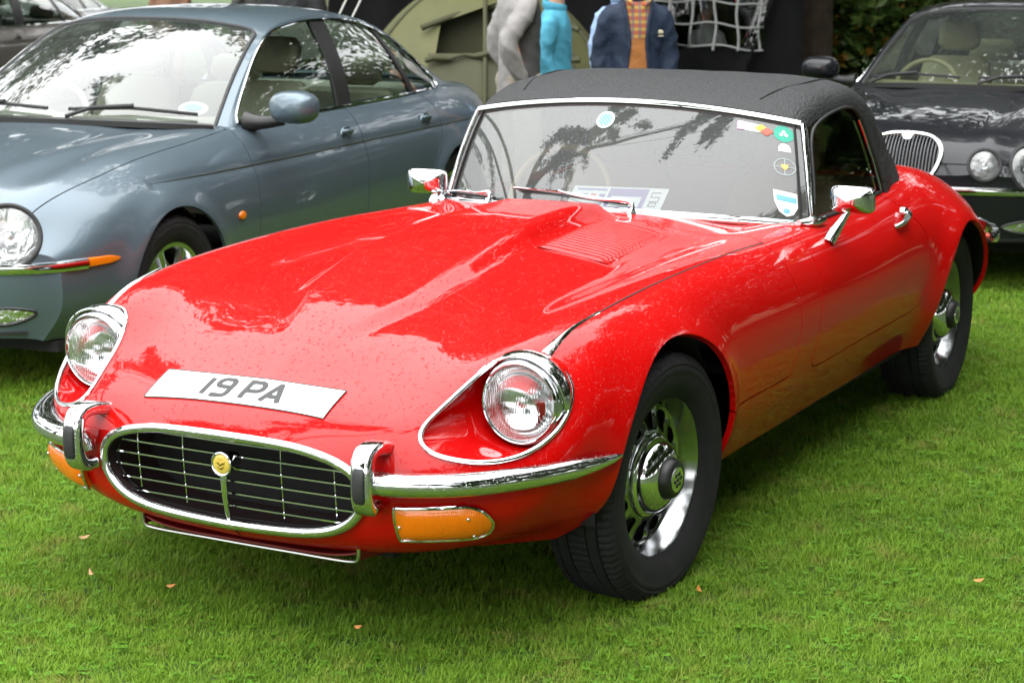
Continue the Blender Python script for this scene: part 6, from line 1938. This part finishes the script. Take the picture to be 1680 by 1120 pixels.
# ================================================================== black marquee with a clear window
mat('marquee_black', (.006, .006, .0065), rough=.8, spec=.15, noise=.3, nscale=3, bump=.3, bscale=6)
mat('marquee_strap', (.32, .33, .32), rough=.6)
glass('marquee_pane', (.72, .75, .74))
def marquee():
    A = np.array([-9.20, -6.30]); B = np.array([-11.02, -2.82])
    d = (B-A)/np.linalg.norm(B-A); L = np.linalg.norm(B-A); nrm = np.array([-d[1], d[0]])
    if nrm@np.array([1, 0]) < 0: nrm = -nrm
    o = thing('marquee', 'black fabric marquee with a strapped clear window behind the people', 'marquee', (*A, 0), math.atan2(d[1], d[0]))
    # local x along the wall, local y towards the back or front
    sgn = 1 if (np.array([-math.sin(math.atan2(d[1], d[0])), math.cos(math.atan2(d[1], d[0]))])@nrm) > 0 else -1
    w0, w1, z0, z1 = 2.52, 3.60, .895, 1.75
    xs, zs = np.linspace(0, L, 120), np.linspace(0, 2.35, 70)
    Xg, Zg = np.meshgrid(xs, zs, indexing='ij')
    Yg = .045*np.sin(Xg*5.2+.8*Zg)+.03*np.sin(Xg*11+2*Zg)+.02*np.sin(Zg*4-Xg*3)+.05*np.exp(-((Xg-3.62-.35*(Zg-1.2))/.05)**2)
    V = np.stack([Xg, Yg*sgn, Zg], -1).reshape(-1, 3); F = grid_faces(120, 70)
    bx_ = np.minimum(np.minimum(V[:, 0]-w0, w1-V[:, 0]), np.minimum(V[:, 2]-z0-.05*((V[:, 0]-w0)/(w1-w0)), z1-V[:, 2]))
    wl_ = clip(V, F, -bx_)
    mobj('wall', thicken(wl_[0], wl_[1], .006), 'marquee_black', o)
    pn = clip(V, F, bx_+.02)
    mobj('window_pane', pn, 'marquee_pane', o)
    def wy(x): return sgn*(.045*math.sin(x*5.2+1)+.03*math.sin(x*11+2.5)+.03)
    for i, fx in enumerate((.08, .27, .45, .63, .80, .97)):
        x = w0+(w1-w0)*fx
        P = [(x+.012*math.sin(z*14+i*1.7), wy(x), z) for z in np.linspace(z0, z1, 22)]
        mobj('window_strap', tube(P, .011, 6), 'marquee_strap', o)
    for j, z in enumerate((z0+.015, z0+.195, z0+.38, z0+.58)):
        P = [(x, wy(x)+sgn*.004, z+.03*math.sin((x-w0)*3.3)+.012*math.sin(x*14+j)) for x in np.linspace(w0, w1, 24)]
        mobj('window_strap', tube(P, .0075, 6), 'marquee_strap', o)
    # other walls, roof and corner posts
    D = 3.2
    mobj('back_wall', box((L/2, -sgn*D, 1.17), (L, .02, 2.34)), 'marquee_black', o)
    for x in (0.0, L): mobj('end_wall', box((x, -sgn*D/2, 1.17), (.02, D-.04, 2.34)), 'marquee_black', o)
    ap = 3.1
    rV = np.array([(-.15, sgn*.15, 2.33), (L+.15, sgn*.15, 2.33), (L+.15, -sgn*(D+.15), 2.33), (-.15, -sgn*(D+.15), 2.33), (L*.3, -sgn*D/2, ap), (L*.7, -sgn*D/2, ap)])
    rF = [(0, 1, 5, 4), (1, 2, 5), (2, 3, 4, 5), (3, 0, 4)]
    mobj('roof', thicken(rV, rF if sgn < 0 else rF, .01), 'marquee_black', o)
    for x in (.03, L-.03):
        for y in (.0, -sgn*(D-.03)): mobj('post', tube([(x, y-sgn*.05, 0), (x, y-sgn*.05, 2.33)], .025, 8), 'steel', o)
    return o
marquee()
# ================================================================== olive dome tent
mat('tent_olive', (.085, .086, .028), rough=.7, noise=.12, nscale=5, bump=.25, bscale=14)
mat('tent_olive_dark', (.050, .050, .018), rough=.7, noise=.15, nscale=5, bump=.25, bscale=14)
mat('rope_white', (.55, .55, .52), rough=.8)
def tent():
    c = np.array([-8.25, -4.30, 0])
    face = math.atan2(CAM_POS[1]-c[1], CAM_POS[0]-c[0])
    o = thing('dome_tent', 'olive green dome tent with open front standing before the black marquee', 'tent', tuple(c), face)
    a, h = 1.17, 1.50
    th = np.linspace(0, 2*np.pi, 121)[:-1]; ph = np.linspace(0, np.pi/2*.98, 40)
    T, P = np.meshgrid(th, ph, indexing='ij')
    rib = 6
    fl = 1-.06*np.abs(np.sin(T*rib/2))*np.cos(P)**.5
    rr = a*np.cos(P)*fl
    V = np.stack([rr*np.cos(T), rr*np.sin(T), h*np.sin(P)], -1)
    Vf = V.reshape(-1, 3); F = grid_faces(120, 40, closed_u=True)
    if vnormals(Vf, F)[20, 0] < 0: F = [tuple(reversed(f)) for f in F]
    # front opening: an arch between the two front poles, local +x is the front
    def opening(V): return np.where(V[:, 0] > .2, np.minimum(.56-np.abs(V[:, 1]-.12)-.16*np.maximum(V[:, 2]-.4, 0), (1.34-.35*np.abs(V[:, 1]-.12))-V[:, 2]), -1)
    op = opening(Vf)
    # panels: one per gore
    ang = np.arctan2(Vf[:, 1], Vf[:, 0])
    for i in range(rib):
        a0 = 2*np.pi*i/rib-np.pi; mid = a0+np.pi/rib
        dd = np.pi/rib-np.abs((ang-mid+np.pi) % (2*np.pi)-np.pi)
        g = clip(np.c_[Vf, op], F, dd+1e-4)
        g = clip(g[0], g[1], -g[0][:, 3])
        if len(g[1]): mobj('panel', thicken(g[0][:, :3], g[1], .004), 'tent_olive', o)
        P_ = np.stack([a*np.cos(ph)*np.cos(a0)*1.004, a*np.cos(ph)*np.sin(a0)*1.004, h*np.sin(ph)], 1)
        mobj('pole_sleeve', tube(P_, .016, 8), 'tent_olive_dark', o)
    # inner back sheet and lower door flap inside the opening
    mobj('inner_sheet', thicken(*loft([[(.45, y*.8, z) for z in np.linspace(.0, 1.30-.55*abs(y)**2, 8)] for y in np.linspace(-.85, .85, 12)]), .004), 'tent_olive_dark', o)
    fz = np.linspace(0, .98, 10)
    V2, F2 = loft([[(a*math.cos(math.asin(min(z/h, .99))) *math.sqrt(max(.0, 1-(y/1.25)**2))*.99-.02-.012*math.sin(y*19+z*6), y, z) for z in fz] for y in np.linspace(-.40, .64, 30)])
    mobj('door_flap', thicken(V2, F2, .004), 'tent_olive_dark', o)
    rolled = [(.90+.02*math.sin(y*9), y, .99-.10*abs(y-.1)+.01*math.sin(y*31)) for y in np.linspace(-.42, .66, 20)]
    mobj('flap_roll', tube(rolled, .018+.008*np.sin(np.linspace(0, 20, 20)), 8), 'tent_olive_dark', o)
    eave = [(a*math.cos(math.asin(min(z/h, .99))) +.015, y, z) for y, z in ((-.45, 1.15), (-.2, 1.24), (.1, 1.30), (.4, 1.24), (.66, 1.14))]
    mobj('eave', tube(curve(np.array([(min(p[0]*.86, .80), p[1], p[2]) for p in eave]), 24), .022, 8), 'tent_olive_dark', o)
    return o
tent()
for k, (p0, p1, lab) in enumerate((((-6.45, -5.05, 0), (-7.75, -4.82, 1.75), 'white guy rope left of the olive tent, nearer one'), ((-6.62, -5.25, 0), (-7.95, -5.02, 1.85), 'white guy rope left of the olive tent, farther one'))):
    o = mobj('guy_rope', tube(np.array([p0, p1]), .006, 6), 'rope_white'); o['label'] = lab; o['category'] = 'rope'; o['group'] = 'tent guy ropes'
# ================================================================== people behind the cars
mat('skin', (.50, .29, .20), rough=.5)
mat('grey_hair', (.38, .36, .33), rough=.7); mat('brown_hair', (.07, .045, .03), rough=.7)
def cloth(name, col, nz=.14): mat(name, col, rough=.75, noise=nz, nscale=11, bump=1.0, bscale=16)
for n_, c_ in (('pale_grey_cloth', (.24, .228, .22)), ('dark_grey_cloth', (.060, .058, .058)), ('cyan_cloth', (.06, .30, .42)), ('navy_cloth', (.008, .019, .045)), ('black_cloth', (.012, .012, .015)), ('pale_blue_cloth', (.30, .42, .65)), ('white_cloth', (.55, .56, .56)), ('stone_cloth', (.26, .23, .18)), ('denim_cloth', (.05, .07, .12)), ('orange_cloth', (.33, .125, .03)), ('tan_cloth', (.30, .16, .10))): cloth(n_, c_)
mat('shoe_black', (.015, .013, .012), rough=.4)
mat('eye_white', (.7, .7, .7), rough=.2); mat('eye_dark', (.03, .025, .02), rough=.2); mat('lip', (.38, .15, .12), rough=.5)
mat('logo_cream', (.55, .50, .35), rough=.6)
def plaid():
    m, n, l, p = nodes_of('plaid_cloth')
    tc = n.new('ShaderNodeTexCoord'); sp = n.new('ShaderNodeSeparateXYZ'); l.new(tc.outputs['Object'], sp.inputs[0])
    def bands(o_, sc, th):
        a = n.new('ShaderNodeMath'); a.operation = 'MULTIPLY'; a.inputs[1].default_value = sc; l.new(sp.outputs[o_], a.inputs[0])
        b = n.new('ShaderNodeMath'); b.operation = 'FRACT'; l.new(a.outputs[0], b.inputs[0])
        c = n.new('ShaderNodeMath'); c.operation = 'LESS_THAN'; c.inputs[1].default_value = th; l.new(b.outputs[0], c.inputs[0]); return c
    h, v = bands(2, 22, .4), bands(1, 22, .4); h2 = bands(2, 22.7, .15)
    m1 = n.new('ShaderNodeMixRGB'); m1.inputs[1].default_value = (.36, .09, .03, 1); m1.inputs[2].default_value = (.42, .26, .05, 1); l.new(h.outputs[0], m1.inputs[0])
    m2 = n.new('ShaderNodeMixRGB'); m2.blend_type = 'MIX'; m2.inputs[2].default_value = (.05, .09, .15, 1); l.new(m1.outputs[0], m2.inputs[1])
    q = n.new('ShaderNodeMath'); q.operation = 'MULTIPLY'; q.inputs[1].default_value = .6; l.new(v.outputs[0], q.inputs[0]); l.new(q.outputs[0], m2.inputs[0])
    l.new(m2.outputs[0], p.inputs['Base Color']); p.inputs['Roughness'].default_value = .8; MAT['plaid_cloth'] = m
plaid()
def skinned(verts, edges, radii, levels=2, root=0):
    me = bpy.data.meshes.new('tmp'); me.from_pydata(verts, edges, []); o = bpy.data.objects.new('tmp', me); COL.objects.link(o)
    o.modifiers.new('skin', 'SKIN').use_smooth_shade = True
    for i, r in enumerate(radii):
        sv = me.skin_vertices[0].data[i]; sv.radius = (r, r) if np.isscalar(r) else r; sv.use_root = (i == root)
    sb = o.modifiers.new('sub', 'SUBSURF'); sb.levels = levels; sb.render_levels = levels
    dg = bpy.context.evaluated_depsgraph_get(); dg.update()
    ev = o.evaluated_get(dg); em = ev.to_mesh()
    V = np.array([v.co[:] for v in em.vertices]); F = [tuple(p.vertices) for p in em.polygons]
    ev.to_mesh_clear(); bpy.data.objects.remove(o); bpy.data.meshes.remove(me)
    return V, F
def garment(arms, arms_r):
    """loose hip-length jacket: torso and sleeves fused into one skin"""
    t = np.linspace(0, 2*np.pi, 28, endpoint=False)
    def ring_(c, a, b): return np.stack([c[0]+a*np.cos(t), c[1]+b*np.sin(t), np.full(28, c[2])], 1)
    rows = [ring_((0, 0, z), a, b) for z, a, b in ((.78, .128, .180), (.82, .130, .182), (.95, .124, .172), (1.10, .118, .165), (1.25, .122, .172), (1.36, .112, .172), (1.42, .095, .140), (1.46, .080, .100), (1.49, .074, .084))]
    V, F = loft(rows, closed=True); n = len(rows)
    parts = [(V, F+[tuple(range(28)), tuple((n-1)*28+i for i in reversed(range(28)))])]
    for sg, (el_, wr) in ((1, arms), (-1, arms_r)):
        el_, wr = np.array(el_, float), np.array(wr, float); sh = np.array([0, sg*.150, 1.375])
        P = curve([sh-[0, sg*.04, -.01], sh, el_*.5+sh*.5+[0, sg*.012, .01], el_, wr], 18)
        parts.append(tube(P, np.interp(np.linspace(0, 1, 18), [0, .12, .5, .62, 1], [.06, .072, .062, .060, .047]), 16))
    V, F = merge(*parts)
    me = bpy.data.meshes.new('tmp'); me.from_pydata(V.tolist(), [], F); o = bpy.data.objects.new('tmp', me); COL.objects.link(o)
    rm = o.modifiers.new('fuse', 'REMESH'); rm.mode = 'VOXEL'; rm.voxel_size = .017
    sm = o.modifiers.new('soft', 'SMOOTH'); sm.iterations = 4; sm.factor = .5
    dg = bpy.context.evaluated_depsgraph_get(); dg.update(); ev = o.evaluated_get(dg); em = ev.to_mesh()
    V = np.array([v.co[:] for v in em.vertices]); F = [tuple(p.vertices) for p in em.polygons]
    ev.to_mesh_clear(); bpy.data.objects.remove(o); bpy.data.meshes.remove(me)
    return V, F
def person(label, loc, rz, h=1.72, jacket='navy_cloth', trousers='denim_cloth', hair='grey_hair', arms=((.0, .225, 1.12), (.08, .215, .88)), arms_r=None, group='people standing behind the cars', front=None, sleeve=None):
    """faces local +x; arms: (elbow, wrist) of the left side, mirrored for the right unless arms_r is given"""
    o = thing('person', label, 'person', loc, rz, group); s = h/1.72; o.scale = (s, s, s)
    arms_r = arms_r or tuple((a[0], -a[1], a[2]) for a in arms)
    V = [(0, 0, .96), (0, 0, 1.10), (0, 0, 1.28), (0, 0, 1.43), (.005, 0, 1.50), (.02, 0, 1.56), (.03, 0, 1.64), (.02, 0, 1.70)]
    E = [(0, 1), (1, 2), (2, 3), (3, 4), (4, 5), (5, 6), (6, 7)]
    Rr = [.110, .105, .115, .085, .055, .062, .080, .055]
    for sg, (el_, wr) in ((1, arms), (-1, arms_r)):
        el_, wr = np.array(el_), np.array(wr); sh = np.array([0, sg*.115, 1.37]); b = len(V)
        hd = wr+(wr-el_)/np.linalg.norm(wr-el_)*.07
        V += [tuple(sh), tuple(el_), tuple(wr), tuple(hd)]; E += [(3, b), (b, b+1), (b+1, b+2), (b+2, b+3)]; Rr += [.032, .030, .026, .036]
        # fingers: four and a thumb, slightly curled
        dr = (wr-el_)/np.linalg.norm(wr-el_); across = np.cross(dr, [0, 1, 0]); across /= max(np.linalg.norm(across), 1e-6)
        inw = np.array([0, -sg, 0])
        for k in range(4):
            f0 = len(V); off = across*(.024*(k-1.5)/1.5); L = (.050, .060, .056, .044)[k]
            V += [tuple(hd+off+dr*.03), tuple(hd+off+dr*(.03+L*.55)+inw*.006), tuple(hd+off+dr*(.03+L)+inw*.020)]
            E += [(b+3, f0), (f0, f0+1), (f0+1, f0+2)]; Rr += [.0095, .0085, .0075]
        f0 = len(V); V += [tuple(wr+dr*.03-across*.03), tuple(wr+dr*.07-across*.045+inw*.01)]; E += [(b+2, f0), (f0, f0+1)]; Rr += [.012, .009]
    for sg in (1, -1):
        b = len(V); V += [(0, sg*.095, .90), (.02, sg*.10, .50), (0, sg*.10, .10), (.05, sg*.105, .05), (.15, sg*.115, .04)]
        E += [(0, b), (b, b+1), (b+1, b+2), (b+2, b+3), (b+3, b+4)]; Rr += [.085, .058, .042, .042, .035]
    body = skinned(V, E, Rr)
    bz = body[0]; tor = smooth(.80, .9, bz[:, 2])*(1-smooth(1.42, 1.50, bz[:, 2])); bz[:, 0] *= 1-.22*tor
    bd = mobj('body', body, 'skin', o, smooth_angle=None); bd.data.polygons.foreach_set('use_smooth', [True]*len(bd.data.polygons))
    # face
    for sg in (1, -1):
        mobj('eye', tf(lathe([(.0, -.011), (.008, -.007), (.011, 0), (.008, .007), (0, .011)], 12, 'x'), (.092, sg*.030, 1.645)), 'eye_white', bd)
        mobj('ear', tf(lathe([(.0, -.012), (.02, -.008), (.026, 0), (.018, .006), (0, .004)], 12, 'y'), (.02, sg*.082, 1.635), scale=(.8, 1, 1.2)), 'skin', bd)
    mobj('nose', tube(curve([(.098, 0, 1.655), (.115, 0, 1.63), (.122, 0, 1.615), (.105, 0, 1.605)], 10), np.interp(np.linspace(0, 1, 10), [0, .6, 1], [.008, .014, .010]), 8), 'skin', bd)
    mobj('mouth', tube([(.096, -.022, 1.575), (.104, 0, 1.577), (.096, .022, 1.575)], .006, 6), 'lip', bd)
    hv, hf = lathe([(.0, .088), (.04, .082), (.072, .055), (.088, .015), (.090, -.03), (.084, -.06)], 24, 'z')
    hv = hv.copy(); hv[:, 0] *= 1.12; keep = ~((hv[:, 0] > .045) & (hv[:, 2] < .035))
    hf = [f for f in hf if all(keep[i] for i in f)]
    mobj('hair', tf(thicken(hv, hf, .012), (.018, 0, 1.665)), hair, bd)
    # clothes: one continuous garment each
    tV = [(0, 0, 1.02), (0, 0, .95)]; tE = [(0, 1)]; tR = [.150, .158]
    for sg in (1, -1):
        b = len(tV); tV += [(0, sg*.098, .84), (.02, sg*.105, .50), (0, sg*.105, .10)]; tE += [(1, b), (b, b+1), (b+1, b+2)]; tR += [.105, .082, .075]
    mobj('trousers', skinned(tV, tE, tR), trousers, o, smooth_angle=None)
    for sg in (1, -1):
        sv = skinned([(-.05, sg*.105, .05), (.04, sg*.107, .05), (.14, sg*.115, .045), (.20, sg*.118, .04)], [(0, 1), (1, 2), (2, 3)], [.05, .058, .052, .04])
        sv[0][:, 2] = np.maximum(sv[0][:, 2], .0); mobj('shoe', sv, 'shoe_black', o)
    J = garment(arms, arms_r)
    JV = J[0]
    # folds: drape lines down the body, rings where the sleeves bunch
    arm_ = smooth(.13, .19, np.abs(JV[:, 1]))
    ph = len(label) % 7
    w1 = 1-np.abs(np.sin(JV[:, 1]*17+JV[:, 2]*5+ph+1.5*np.sin(JV[:, 2]*11)))
    w2 = 1-np.abs(np.sin(JV[:, 2]*24+JV[:, 0]*19+ph+2*np.sin(JV[:, 1]*17)))
    nz_ = w1**2*(1-arm_)+w2**2*(.35+arm_)*.9
    JV = JV+vnormals(JV, J[1])*(.0075*(nz_-.4))[:, None]
    if sleeve:
        two = np.abs(JV[:, 1]) - .13-.10*(JV[:, 2] < 1.1)
        cutf = JV[:, 0]+.02+.05*np.sin(JV[:, 2]*7)-.3*np.maximum(np.abs(JV[:, 1])-.13, 0)
        sl = clip(JV, J[1], -cutf)
        fr = clip(JV, J[1], cutf)
        jk = mobj('jacket', sl, jacket, o, smooth_angle=None); mobj('jacket_front', fr, sleeve, jk, smooth_angle=None)
    else:
        jk = mobj('jacket', (JV, J[1]), jacket, o, smooth_angle=None)
    for x in [c for c in o.children_recursive if c.name.split('.')[0] in ('jacket', 'trousers', 'jacket_front')]: x.data.polygons.foreach_set('use_smooth', [True]*len(x.data.polygons))
    hs = np.linspace(0, 2*np.pi, 25)[:-1]
    col_ = np.stack([.080*np.cos(hs)-.005, .088*np.sin(hs), 1.49+.018*np.cos(hs+np.pi)], 1)
    mobj('collar', sweep(col_, np.stack([.030*np.cos(np.linspace(0, 6.283, 9)[:-1]), .009*np.sin(np.linspace(0, 6.283, 9)[:-1])], 1), closed=True, up=(0, 0, 1)), jacket, jk)
    if front:
        bv = BVHTree.FromPolygons(JV.tolist(), [list(f) for f in J[1]])
        rows = []
        for z in np.linspace(.80, 1.49, 24):
            hw = .070+.015*math.sin(z*9)+.055*max(0, z-1.2)
            row = []
            for y in np.linspace(-hw, hw, 11):
                q = bv.ray_cast(Vector((1, y, min(z, 1.44))), Vector((-1, 0, 0)))
                x = q[0].x if q[0] is not None else .10
                row.append((x+.006-.03*max(0, z-1.42)/.07, y, z))
            rows.append(row)
        rows = np.array(rows)
        k = 14
        mobj('jumper', thicken(*loft(rows[:k+1]), .004), front[0], o); mobj('shirt', thicken(*loft(rows[k:]), .004), front[1], o)
        for e_ in (0, -1): mobj('jacket_edge', tube(rows[:, e_]+[.004, 0, 0], .013, 8), jacket, jk)
        for sg in (1, -1): mobj('shirt_collar', tube(curve([(.09, sg*.075, 1.485), (.125, sg*.06, 1.455), (.135, sg*.03, 1.43)], 8), .016, 6), front[1], o)
        q = bv.ray_cast(Vector((1, .145, 1.25)), Vector((-1, 0, 0)))
        if q[0] is not None:
            c = np.array(q[0][:])
            mobj('logo', merge(tf(lathe([(.026, 0), (.018, .004), (0, .005)], 14, 'x'), c+[.004, 0, .012], scale=(1, 1, .55))), 'logo_cream', jk)
            mobj('logo_text', box(tuple(c+[.004, 0, -.012]), (.004, .05, .008)), 'logo_cream', jk)
    return o
TO_CAM = lambda x, y: math.atan2(CAM_POS[1]-y, CAM_POS[0]-x)
def faces(x, y, turn): return TO_CAM(x, y)+R(turn)
person('person in a pale grey and dark grey jacket standing before the olive tent', (-5.95, -2.80, 0), faces(-5.95, -2.80, 112), 1.72, 'pale_grey_cloth', 'stone_cloth', arms=((-.06, .24, 1.13), (.05, .20, .93)), arms_r=((-.16, -.22, 1.14), (-.05, -.19, .92)), sleeve='dark_grey_cloth')
person('person in a turquoise jacket half hidden behind the grey jacketed one', (-6.80, -2.99, 0), faces(-6.80, -2.99, 75), 1.54, 'cyan_cloth', 'denim_cloth', 'grey_hair', arms=((-.02, .20, 1.12), (.10, .18, .92)))
person('person in an open navy jacket over a checked shirt and orange brown jumper', (-6.49, -2.28, 0), faces(-6.49, -2.28, 8), 1.63, 'navy_cloth', 'denim_cloth', 'grey_hair', arms=((-.03, .228, 1.12), (.03, .222, .86)), front=('orange_cloth', 'plaid_cloth'))
person('person in pale blue mostly hidden behind the navy jacketed one', (-7.38, -2.775, 0), faces(-7.38, -2.775, 150), 1.58, 'pale_blue_cloth', 'denim_cloth', 'brown_hair')
person('person in white seen through the marquee\'s clear window', (-11.95, -4.05, 0), faces(-11.95, -4.05, -25), 1.22, 'white_cloth', 'stone_cloth', 'grey_hair', group='people standing behind the cars')
person('person in dark navy clothes standing behind the blue saloon\'s roof', (-8.15, -5.95, 0), faces(-8.15, -5.95, 160), 1.76, 'black_cloth', 'black_cloth', 'brown_hair')
person('person in black standing far off behind the blue saloon\'s roof', (-11.5, -8.65, 0), faces(-11.5, -8.65, 20), 1.72, 'dark_grey_cloth', 'black_cloth', 'brown_hair')
person('person in a tan jacket standing far off at the left behind the blue saloon', (-13.5, -11.3, 0), faces(-13.5, -11.3, -30), 1.66, 'tan_cloth', 'tan_cloth', 'grey_hair')
